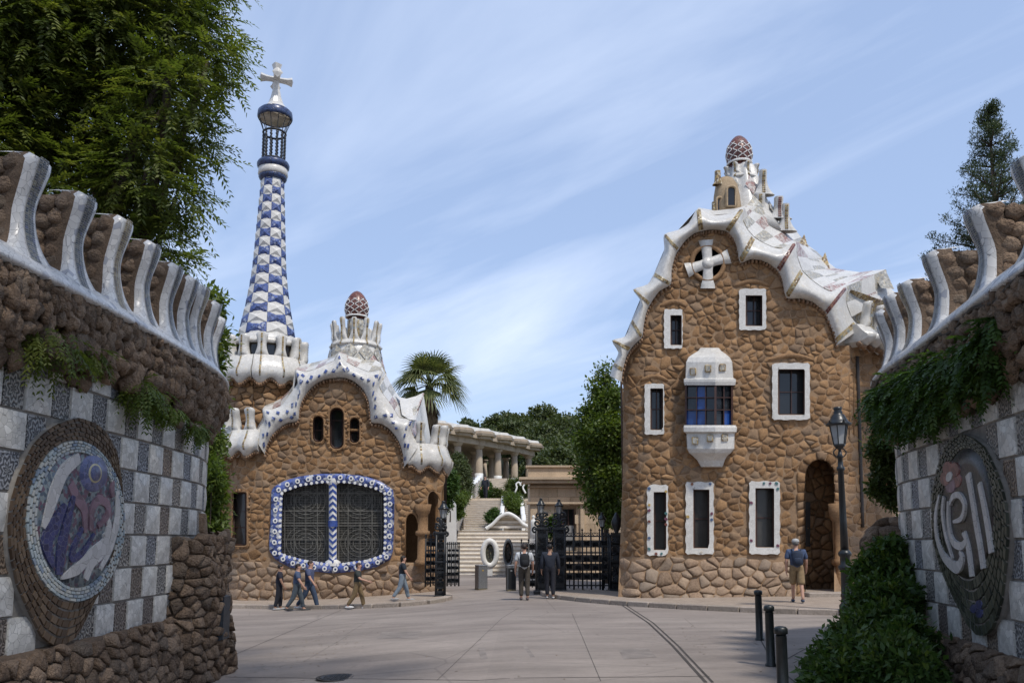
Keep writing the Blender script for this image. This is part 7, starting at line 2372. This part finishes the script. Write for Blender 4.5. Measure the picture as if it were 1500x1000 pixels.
# palm
pb = at(629, 566, 58)
palm = thing('palm_tree', 'fan palm with a skirt of dry fronds behind the low gatehouse', 'palm', (pb.x, 58, 0))
m_ = MB(); m_.tube([(pb.x, 58, -.2), (pb.x + .05, 58, pb.z * .5), (pb.x, 58, pb.z)], [.42, .34, .30], 10); m_.build('trunk', BARK, palm)
rg = random.Random(77); rs = np.random.RandomState(3)
def frond(c, az, el, Ls, nfan, spread, mat, name, dr):
    d_ = Vector((math.cos(az) * math.cos(el), math.sin(az) * math.cos(el), math.sin(el)))
    st = Ls * .45
    tip = c + d_ * st
    side = d_.cross(Vector((0, 0, 1))); side = side.normalized() if side.length > .05 else Vector((1, 0, 0))
    up = side.cross(d_)
    m_ = MB(); m_.tube([c, c.lerp(tip, .5) + Vector((0, 0, .05)), tip], [.035, .025, .02], 5, .2)
    for i in range(nfan):
        a = (i / (nfan - 1) - .5) * spread
        dd_ = (d_ * math.cos(a) + side * math.sin(a)).normalized()
        L_ = Ls * .62 * (1 - .25 * abs(a) / spread)
        w_ = .055
        pts = [tip + dd_ * L_ * t + Vector((0, 0, -dr * L_ * t * t)) + up * .03 for t in (0, .4, .75, 1)]
        wd = [.03, w_, w_ * .6, .005]
        nrm = side * math.cos(a) - d_ * math.sin(a)
        rows = [[p_ + nrm * q, p_ - nrm * q] for p_, q in zip(pts, wd)]
        m_.grid(rows, rg.random())
    m_.build(name, mat, palm)
for i in range(46):
    el = rad(rg.uniform(-35, 85)); frond(pb + Vector((0, 0, .1)), rg.uniform(0, 6.283), el, 2.95 * rg.uniform(.85, 1.1), 17, 2.6, LEAF7, 'frond', .35 + .35 * (el < .5))
for i in range(40):
    frond(pb + Vector((0, 0, -.2 - 1.3 * rg.random())), rg.uniform(0, 6.283), rad(rg.uniform(-82, -62)), 1.7, 9, 1.2, DEADF, 'dry_frond', .3)
# garden shrubs round the stairs
shr = [('flowering_shrub', 'tall dark oleander shrub beside the left balustrade of the stairs', [(672, 690, 52, 15), (678, 712, 52, 14), (664, 708, 51, 12), (670, 675, 53, 10)], 1500, LEAF6, (.20, .07)),
       ('garden_shrub', 'bright green bush at the foot of the stairs beside the white pier', [(672, 735, 49, 9), (671, 750, 49, 8), (680, 728, 50, 7)], 700, LEAF3, (.14, .06)),
       ('garden_shrub', 'narrow cone shaped bush at the top of the lower stairs', [(712, 712, 62, 7), (712, 721, 61.5, 9)], 600, LEAF4, (.16, .06)),
       ('garden_shrub', 'low round bush at the top of the lower stairs', [(724, 722, 61.5, 6), (733, 723, 61.5, 5)], 450, LEAF2, (.14, .06)),
       ('garden_shrub', 'bright bush filling the white planter between the two stair flights', [(750, 736, 56, 10), (754, 744, 55.5, 10), (746, 728, 57, 8), (758, 730, 57, 7)], 900, LEAF3, (.16, .06)),
       ('agave_clump', 'spiky pale plants above the planter before the columns', [(760, 711, 64, 9), (770, 716, 64, 8), (749, 712, 66, 7)], 500, LEAF2, (.4, .05)),
       ('garden_shrub', 'dark bush inside the arched white parapet on the stairs', [(718, 757, 51.8, 6), (724, 752, 52, 6)], 400, LEAF4, (.14, .06)),
       ('garden_shrub', 'leafy green bush beside the right edge of the low gatehouse', [(655, 715, 44, 14), (652, 735, 44, 10), (660, 700, 44, 10)], 800, LEAF4, (.18, .07)),
       ('garden_shrub', 'bushy plant behind the scroll crest of the right iron gate', [(806, 775, 36, 8), (810, 765, 36, 6)], 400, LEAF4, (.14, .07))]
for k, (nm, lb, cs, n, mt, lf) in enumerate(shr):
    c0 = at(cs[-1][0], cs[-1][1], cs[-1][2])
    low = min(at(c[0], c[1] + c[3], c[2]).z for c in cs)
    base = (c0.x, cs[0][2], max(.05, low - .4))
    tree(nm, lb, base, (c0.x, cs[0][2], base[2] + .3), [pc(*c) for c in cs], n, mt, 300 + k, 'tuft', .3, lf, .04, cat='shrub', limbs=False)
m_ = None
# far wood on the hill
protos = []
rg = random.Random(12)
for v in range(3):
    cl = [(Vector((rg.uniform(-1.6, 1.6), rg.uniform(-1.6, 1.6), rg.uniform(3.4, 6.6))), (rg.uniform(1.5, 2.3),) * 2 + (rg.uniform(1.2, 1.7),)) for _ in range(7)]
    root = thing('hill_tree', 'rounded dark green tree in the wood on the hill behind the hall', 'tree', (0, 0, 0), 'trees of the wood on the hill')
    m_ = MB(); limb(m_, (0, 0, -.8), (0, 0, 4.5), .28, .12, v); m_.build('trunk', BARK, root)
    foliage('crown', LEAF6, cl, 900, 400 + v, 'tuft', .9, (.62, .34), 0, root, .6)
    protos.append(root)
used = [False] * 3
spots = []
for (px_, py_, Y, s_) in [(690, 612, 150, 1.0), (705, 622, 140, .9), (722, 608, 165, 1.1), (738, 615, 150, 1.0), (752, 606, 170, 1.1), (765, 612, 155, 1.1), (780, 604, 170, 1.2), (794, 600, 175, 1.35), (803, 612, 158, 1.2), (818, 608, 165, 1.2), (832, 612, 160, 1.2), (845, 616, 155, 1.1), (858, 614, 160, 1.2), (872, 618, 150, 1.1), (785, 628, 142, 1.2), (800, 640, 132, 1.2), (815, 632, 140, 1.2), (830, 640, 132, 1.2), (845, 640, 135, 1.2), (790, 652, 126, 1.0), (806, 660, 122, 1.05), (822, 660, 122, 1.1), (838, 662, 122, 1.1), (852, 660, 124, 1.1), (866, 650, 130, 1.1), (770, 632, 140, 1.0), (758, 624, 148, 1.0), (880, 635, 140, 1.2), (895, 625, 150, 1.2), (792, 668, 119, .85), (812, 676, 118, .85), (848, 676, 118, .9), (870, 672, 118, .9)]:
    top = at(px_, py_ - 2, Y)
    v = rg.randrange(3)
    o = protos[v] if not used[v] else copy_tree(protos[v])
    used[v] = True
    h = 8.0 * s_
    gzz = hz_(top.x, Y)
    zs_ = max(.6, (top.z - gzz) / 8.0)
    o.matrix_basis = Matrix.Translation(Vector((top.x, Y, top.z - 8.0 * s_ if top.z - 8.0 * s_ < gzz else gzz))) @ Matrix.Rotation(rg.uniform(0, 6.28), 4, 'Z') @ Matrix.Diagonal((s_, s_, s_ if top.z - 8.0 * s_ < gzz else zs_, 1))
# ivy over the right wall
cl = []
rg = random.Random(31)
def wcl(W, px_, py_, off, r):
    d, z = W.pix(px_, py_); return (W.pt(d, z, off), r)
for (x, y, r) in [(1488, 500, .22), (1465, 512, .22), (1440, 525, .24), (1415, 536, .26), (1392, 548, .28), (1370, 556, .28), (1350, 564, .28), (1330, 574, .28), (1316, 584, .26), (1300, 582, .26), (1292, 600, .24), (1480, 525, .14), (1450, 548, .16), (1425, 560, .18), (1400, 575, .20), (1378, 588, .22), (1355, 592, .22), (1335, 604, .22), (1495, 480, .20), (1345, 618, .14), (1385, 606, .10), (1315, 612, .16)]:
    c, _ = wcl(WR, min(x, 1498), y, .22, 0); cl.append((c, (r, r * .8, r * .8)))
iv = thing('ivy', 'dark green ivy trailing over the top of the right hand tiled wall', 'plant', (5.9, 11, 3.6))
iv['label'] = 'dark green ivy trailing over the cornice of the wall with white letters'
m_ = MB(); m_.tube([WR.pt(d, 4.55 + .05 * math.sin(d * 5), .30) for d in [2.5 + .3 * i for i in range(28)]], .025, 5); m_.build('stem', BARK, iv)
foliage('foliage', LEAF4, cl, 1900, 321, 'pinnate', .26, (.09, .042), .7, iv, .5)
# ferns in the cornice of the left wall
for k, (px_, py_, n, s_, lb) in enumerate([(45, 500, 34, .36, 'clump of dark ferns growing in the cornice above the blue medallion'), (110, 515, 14, .22, 'sparse trailing weed in the wall cornice beside the dark ferns'), (186, 572, 46, .30, 'bright green fern clump hanging from the cornice of the tiled wall'), (232, 602, 18, .20, 'small green fern in the wall cornice below the fifth merlon'), (268, 625, 18, .20, 'drooping fern at the curved far end of the wall cornice')]):
    d, z = WL.pix(px_, py_); c = WL.pt(d, z, .22)
    rt = thing('fern', lb, 'plant', tuple(c))
    foliage('fronds', LEAF1 if k in (0, 1) else LEAF3, [(c, (s_ * .7, s_ * 1.1, s_ * .5))], n * 2, 330 + k, 'pinnate', s_ * .9, (.085, .03), .9, rt, .1)
    m_ = MB(); blob(m_, c - Vector((.08, 0, 0)), (.07, .12, .07), k, .2); m_.build('root_ball', ROCKCORE, rt)
# shrubs at the foot of the right wall
cl = [pc(1222, 975, 11.5, 30), pc(1255, 950, 12, 36), pc(1295, 930, 12.0, 38), pc(1330, 945, 11.2, 30), pc(1270, 985, 11, 46), pc(1315, 985, 10.4, 42), pc(1285, 885, 12.6, 32), pc(1318, 880, 12.4, 24), pc(1282, 845, 13.2, 26), pc(1305, 815, 13.2, 22), pc(1236, 1010, 10.8, 40), pc(1205, 1002, 11.2, 22), pc(1318, 850, 12.9, 20), pc(1345, 990, 9.9, 26)]
tree('laurel_shrub', 'dense glossy green shrub at the foot of the wall beside the bollards', (6.0, 11.9, .1), (6.0, 11.9, .4), cl, 6000, LEAF4, 341, 'tuft', .24, (.13, .055), .05, cat='shrub', limbs=False, shell=.65)
ls = next(o for o in bpy.data.objects if o.name.startswith('laurel_shrub'))
foliage('young_leaves', LEAF3, [(c + Vector((0, -.06, .05)), tuple(q * 1.03 for q in r)) for c, r in cl], 900, 342, 'tuft', .16, (.105, .04), 0, ls, .9, upb=.7)
for i, (c, r) in enumerate(cl):
    m_ = MB(); limb(m_, (6.0, 11.9, .05), c, .03, .008, 500 + i, .15); m_.build('branch', BARK, ls)
cl = [pc(1292, 660, 15.6, 18), pc(1300, 690, 15.6, 16), pc(1290, 715, 15.8, 14), pc(1305, 640, 15.4, 14), pc(1308, 730, 15.6, 12)]
tree('vine', 'thin leafy vine climbing at the far corner of the ivy covered wall', (7.2, 15.7, 1.6), (7.2, 15.7, 2.2), cl, 700, LEAF2, 351, 'tuft', .22, (.10, .05), .03, cat='plant', limbs=False)

# fallen leaves along the wall feet and kerbs
rs = np.random.RandomState(9); n = 420
pts = []
while len(pts) < n:
    m = rs.rand()
    if m < .45: x, y = rs.uniform(-5.0, -3.2) , rs.uniform(8, 22)
    elif m < .7: x, y = rs.uniform(3.2, 6.0), rs.uniform(8, 19)
    else: x, y = rs.uniform(-5, 6), rs.uniform(7, 27)
    pts.append((x, y, gz(x, y) + .008))
P_ = np.array(pts); a_ = rs.uniform(0, 6.283, n)
D_ = np.stack([np.cos(a_), np.sin(a_), rs.uniform(-.05, .25, n)], 1)
V_ = leaf_quads(P_, unit(D_), np.tile([0, 0, 1.0], (n, 1)), rs.uniform(.035, .075, n), rs.uniform(.02, .04, n))
lf = link('fallen_leaves', np_mesh('fallen_leaves', V_, np.arange(4 * n).reshape(-1, 4), np.repeat(rs.rand(n), 4), DEADF)); tag(lf, 'small dry leaves scattered over the road and along the wall feet', 'leaves', kind='stuff')
# ================================================================== PEOPLE
def cmat(name, c, rough=.85):
    return MATS[name] if name in MATS else flat(name, c, rough, .18, 14, .3, 60)
SKIN = [cmat('skin_fair', (.42, .24, .17), .6), cmat('skin_tan', (.30, .17, .115), .6)]
def skinned(name, V, E, R_, mat, parent, root=0, sub=2):
    me = bpy.data.meshes.new(name)
    me.from_pydata([tuple(v) for v in V], E, [])
    o = link(name, me, parent)
    md = o.modifiers.new('Skin', 'SKIN'); md.use_smooth_shade = True
    for i, r in enumerate(R_):
        d = me.skin_vertices[0].data[i]; d.radius = r if isinstance(r, tuple) else (r, r); d.use_root = (i == root)
    s_ = o.modifiers.new('Subdivision', 'SUBSURF'); s_.levels = 1; s_.render_levels = sub
    me.materials.append(mat)
    return o
def person(label, foot, face, H=1.72, shirt=(.03, .04, .06), sleeve=.5, legs=(.03, .035, .05), shorts=False, hair=(.02, .015, .012), skin=0, stride=.35, swing=.3, shoes=(.5, .5, .5), cap=None, longhair=False, female=False, arm_bend=(15, 15), carry=None, group=None, tag_=''):
    k = H / 1.75
    stride *= .8
    root = bpy.data.objects.new('person', None); COL.objects.link(root); WM[root.name] = Matrix()
    tag(root, label, 'person', group)
    sw = .20 if not female else .175
    def V3(x, y, z): return Vector((x * k, y * k, z * k))
    # legs: stride angle forward/back
    def leg(sx, a, b):
        hip = V3(sx * .085, 0, .92)
        knee = hip + V3(sx * .005, .44 * math.sin(a), -.44 * math.cos(a))
        ank = knee + V3(0, .43 * math.sin(a - b), -.43 * math.cos(a - b))
        return hip, knee, ank
    hl, kl_, al = leg(-1, stride, .12); hr_, kr_, ar = leg(1, -stride * .75, stride * .95)
    low = min(al.z, ar.z); dz = Vector((0, 0, .085 * k - low))
    def arm(sx, a, bend):
        sh = V3(sx * sw, 0, 1.43)
        el = sh + V3(sx * .05, .29 * math.sin(a), -.29 * math.cos(a))
        a2 = a + rad(bend)
        wr = el + V3(sx * .01, .25 * math.sin(a2), -.25 * math.cos(a2))
        return sh, el, wr, a2
    sl_, el_, wl, a2l = arm(-1, -swing, arm_bend[0]); sr, er, wr, a2r = arm(1, swing, arm_bend[1])
    pel = V3(0, 0, .97); wa = V3(0, .0, 1.10); ch = V3(0, .005, 1.32); nk = V3(0, .005, 1.48); hb = V3(0, .025, 1.56); hm = V3(0, .03, 1.65); ht = V3(0, .02, 1.71); nose = V3(0, .115, 1.635)
    V = [pel, wa, ch, nk, hb, hm, ht, nose, hl, kl_, al, hr_, kr_, ar, sl_, el_, wl, sr, er, wr]
    E = [(0, 1), (1, 2), (2, 3), (3, 4), (4, 5), (5, 6), (5, 7), (0, 8), (8, 9), (9, 10), (0, 11), (11, 12), (12, 13), (2, 14), (14, 15), (15, 16), (2, 17), (17, 18), (18, 19)]
    R_ = [(.15, .11), (.135, .10), (.15, .11), .055, .062, .085, .068, .013, .085, .056, .04, .085, .056, .04, .06, .044, .031, .06, .044, .031]
    tl, tr_ = al + V3(0, .17, -.055), ar + V3(0, .17, -.055)
    V += [tl, tr_]; E += [(10, 20), (13, 21)]; R_ += [.026, .026]
    # hands: palm plus five fingers each
    for (w_, a2, sx, wi) in ((wl, a2l, -1, 16), (wr, a2r, 1, 19)):
        d_ = Vector((0, math.sin(a2), -math.cos(a2))); f_ = Vector((0, math.cos(a2), math.sin(a2))); s_ = Vector((sx, 0, 0))
        pm = w_ + d_ * .07 * k
        V.append(pm); R_.append((.026, .016)); E.append((wi, len(V) - 1)); pi_ = len(V) - 1
        for j, (o, L_) in enumerate(((.028, .072), (.010, .082), (-.009, .076), (-.027, .058))):
            b0 = pm + f_ * o * k + d_ * .03 * k
            m0 = b0 + d_ * L_ * .55 * k - s_ * .008 * k; t0 = m0 + d_ * L_ * .42 * k - s_ * .02 * k
            i0 = len(V); V += [b0, m0, t0]; R_ += [.0095, .0085, .007]; E += [(pi_, i0), (i0, i0 + 1), (i0 + 1, i0 + 2)]
        b0 = pm + f_ * .035 * k - d_ * .02 * k; t0 = b0 + f_ * .025 * k + d_ * .045 * k
        i0 = len(V); V += [b0, t0]; R_ += [.011, .008]; E += [(pi_, i0), (i0, i0 + 1)]
    V = [v + dz for v in V]
    R_ = [tuple(q * k for q in r) if isinstance(r, tuple) else r * k for r in R_]
    skinned('body', V, E, R_, SKIN[skin], root)
    kk_ = lambda x: tuple(q * k for q in x) if isinstance(x, tuple) else x * k
    # trousers or shorts
    lm = cmat('cloth_%02d_%02d_%02d' % tuple(int(c * 99) for c in legs), legs)
    cut = .62 if shorts else .93
    def lp_(h, kn, an): return [h, kn, an] if not shorts else [h, h.lerp(kn, .5), kn + (kn - h) * .05]
    P1, P2 = lp_(V[8], V[9], V[9].lerp(V[10], .93)), lp_(V[11], V[12], V[12].lerp(V[13], .93))
    tv = [V[0] + Vector((0, 0, .03)), V[0] + Vector((0, 0, .15 * k))] + P1 + P2
    skinned('trousers', tv, [(0, 1), (0, 2), (2, 3), (3, 4), (0, 5), (5, 6), (6, 7)], [kk_(x) for x in ([(.165, .125), (.155, .12), .105, .08, .062, .105, .08, .062] if not shorts else [(.165, .125), (.155, .12), .112, .105, .10, .112, .105, .10])], lm, root)
    # shirt
    sm = cmat('cloth_%02d_%02d_%02d' % tuple(int(c * 99) for c in shirt), shirt)
    def slv(s_, e_, w_):
        if sleeve <= .5: return [s_, s_.lerp(e_, .45), s_.lerp(e_, .85)], [.078, .074, .07]
        return [s_, e_, e_.lerp(w_, .9)], [.078, .064, .052]
    A1, r1 = slv(V[14], V[15], V[16]); A2, r2 = slv(V[17], V[18], V[19])
    sv = [V[0] + Vector((0, 0, -.09 * k)), V[1], V[2], V[3] + Vector((0, 0, -.035))] + A1 + A2
    skinned('shirt', sv, [(0, 1), (1, 2), (2, 3), (2, 4), (4, 5), (5, 6), (2, 7), (7, 8), (8, 9)], [kk_(x) for x in [(.18, .138), (.165, .13) if not female else (.14, .115), (.178, .135), .062] + r1 + r2], sm, root)
    # hair or cap
    hm_ = MB(); hc = V[5] + Vector((0, -.012, .025)) * k
    v_, f2, f1 = ico_unit()
    vs_ = []
    for p_ in v_:
        q = Vector((p_.x * .088, p_.y * .104, p_.z * .098)) * k
        if p_.y > .1 and p_.z < .5: q *= .74
        if p_.z < -.45: q = Vector((q.x * .8, q.y * .8 - .01, -.075 * k if not longhair or p_.y > -.1 else -.19 * k))
        vs_.append(hc + q)
    hm_.add(vs_, f2); hm_.build('hair', cmat('hair_%02d_%02d_%02d' % tuple(int(c * 99) for c in hair), hair, .6), root)
    if cap:
        c_ = MB(); c_.lathe([(.094, 0), (.094, .03), (.08, .075), (.045, .098), (.0, .105)], hc + Vector((0, 0, .012)), 16); c_.build('cap', cmat('cap_%02d_%02d_%02d' % tuple(int(c * 99) for c in cap), cap), root)
    # ears and eyes, mouth
    ft = MB()
    for sx in (-1, 1): blob(ft, V[5] + Vector((sx * .082, -.005, -.015)) * k, (.012 * k, .02 * k, .03 * k), 1, .05)
    ft.build('ears', SKIN[skin], root, kind='stuff')
    ft = MB()
    for sx in (-1, 1): blob(ft, V[5] + Vector((sx * .032, .079, .005)) * k, (.011 * k, .006 * k, .006 * k), 1, .02)
    blob(ft, V[5] + Vector((0, .078, -.062)) * k, (.024 * k, .008 * k, .006 * k), 2, .02)
    ft.build('face_features', cmat('face_dark', (.09, .04, .035)), root, kind='stuff')
    # shoes
    shm = cmat('shoe_%02d_%02d_%02d' % tuple(int(c * 99) for c in shoes), shoes)
    for a_, t_ in ((V[10], V[20]), (V[13], V[21])):
        s_ = MB(); mid_ = a_.lerp(t_, .42) + Vector((0, 0, -.018 * k)); d_ = (t_ - a_); an = math.atan2(d_.z + .055 * k, math.hypot(d_.x, d_.y))
        Rm = Matrix.Rotation(an, 3, 'X')
        blob(s_, mid_, (.048 * k, .145 * k, .05 * k), 3, .06, Rm); s_.build('shoe', shm, root)
    M_ = Matrix.Translation(Vector(foot)) @ Matrix.Rotation(face, 4, 'Z')
    M_ = M_ @ Matrix.Diagonal((1.10, 1.25, 1, 1))
    root.matrix_basis = M_
    if carry:
        cl_, ct, cname = carry
        bp_ = thing(cname, ct, 'bag', (0, 0, 0))
        bm_ = cmat('bag_%02d_%02d_%02d' % tuple(int(c * 99) for c in cl_), cl_)
        ctr_ = V[2] + Vector((0, -.195 * k, -.08 * k))
        v_, f2, f1 = ico_unit()
        b = MB(); b.add([ctr_ + Vector((math.copysign(abs(p_.x) ** .6, p_.x) * .15, math.copysign(abs(p_.y) ** .6, p_.y) * .085, math.copysign(abs(p_.z) ** .6, p_.z) * .225)) * k for p_ in v_], f2); b.build('pack', bm_, bp_)
        b = MB(); b.add([ctr_ + Vector((0, -.07, -.08)) * k + Vector((math.copysign(abs(p_.x) ** .6, p_.x) * .10, math.copysign(abs(p_.y) ** .6, p_.y) * .045, math.copysign(abs(p_.z) ** .6, p_.z) * .10)) * k for p_ in v_], f2); b.build('pocket', bm_, bp_)
        for sx in (-1, 1):
            b = MB(); b.tube(catmull([V[2] + Vector((sx * .10, -.14, .09)) * k, V[2] + Vector((sx * .11, -.06, .17)) * k, V[2] + Vector((sx * .115, .06, .14)) * k, V[2] + Vector((sx * .12, .125, 0)) * k, V[2] + Vector((sx * .13, .06, -.16)) * k, V[2] + Vector((sx * .11, -.12, -.2)) * k], 4), .017 * k, 6); b.build('strap', bm_, bp_)
        bp_.matrix_basis = M_
    return root
def gp_(px_, py_, lift=0):
    p_ = on_ground(px_, py_, lift); return (p_.x, p_.y, p_.z)
def hpx(py0, py1, foot): return (py1 - py0) * (foot[1] * math.cos(PIT)) / F * 1.0
E_, W_, N_ = -math.pi / 2, math.pi / 2, 0.0
f_ = gp_(408, 893); person('person in dark top and black trousers walking behind the two in blue shirts', f_, E_ + .3, hpx(829, 893, f_), (.022, .022, .034), .5, (.014, .015, .022), hair=(.02, .014, .012), stride=.14, swing=.12, shoes=(.35, .35, .35), skin=1)
f_ = gp_(434, 894.5); person('person in blue shirt and grey jeans walking beside the one in white trainers', f_, E_ + .15, hpx(828, 895, f_), (.06, .085, .15), .5, (.055, .07, .085), hair=(.02, .013, .01), stride=.36, swing=.28, shoes=(.05, .05, .05))
f_ = gp_(452, 892.5); person('person in slate blue shirt and dark jeans striding in white trainers', f_, E_ - .1, hpx(824, 894, f_), (.065, .08, .15), .5, (.035, .055, .095), hair=(.03, .02, .016), stride=.42, swing=.3, shoes=(.62, .62, .62))
f_ = gp_(523, 891.5); person('person in dark shirt and khaki trousers walking below the blue window frame', f_, E_, hpx(827, 892.5, f_), (.035, .04, .038), .5, (.16, .11, .055), hair=(.05, .025, .018), stride=.36, swing=.35, shoes=(.6, .6, .6), arm_bend=(40, 50))
f_ = gp_(589, 879.5, .13); person('person with dark hair in black top and light grey jeans on the pavement', f_, E_ + .25, hpx(817, 881, f_), (.02, .026, .034), .5, (.16, .20, .24), hair=(.015, .011, .010), stride=.38, swing=.25, shoes=(.3, .3, .3), longhair=True, female=True)
f_ = gp_(768, 878.5); person('person in white vest and brown trousers walking towards the gate', f_, N_ + .05, hpx(801, 880, f_), (.45, .46, .47), .45, (.055, .045, .035), hair=(.03, .018, .014), stride=.10, swing=.10, shoes=(.10, .08, .08), carry=((.012, .013, .016), 'black backpack worn by the person in the white vest', 'backpack'))
f_ = gp_(806, 876.5); person('person all in dark navy walking towards the gate', f_, N_ - .08, hpx(801, 878, f_), (.016, .02, .032), .95, (.014, .018, .03), hair=(.012, .01, .01), stride=.10, swing=.06, shoes=(.4, .4, .4), skin=1)
f_ = gp_(1169, 882, .13); person('person in blue shirt, grey cap and khaki shorts walking towards the arched doorway', f_, N_ - .2, hpx(795, 884, f_), (.05, .075, .14), .5, (.23, .16, .085), True, hair=(.15, .14, .13), stride=.30, swing=.15, shoes=(.05, .07, .11), cap=(.36, .36, .35), carry=((.02, .03, .055), 'navy blue backpack worn by the person in khaki shorts', 'backpack'))
fz = at(713, 727, 60.5); person('tiny person in dark clothes at the top of the lower stairs', (at(711, 727, 60.5).x, 60.6, 4.93), N_ + 2.6, 1.72, (.02, .022, .03), .9, (.018, .02, .03), stride=.1, swing=.1)
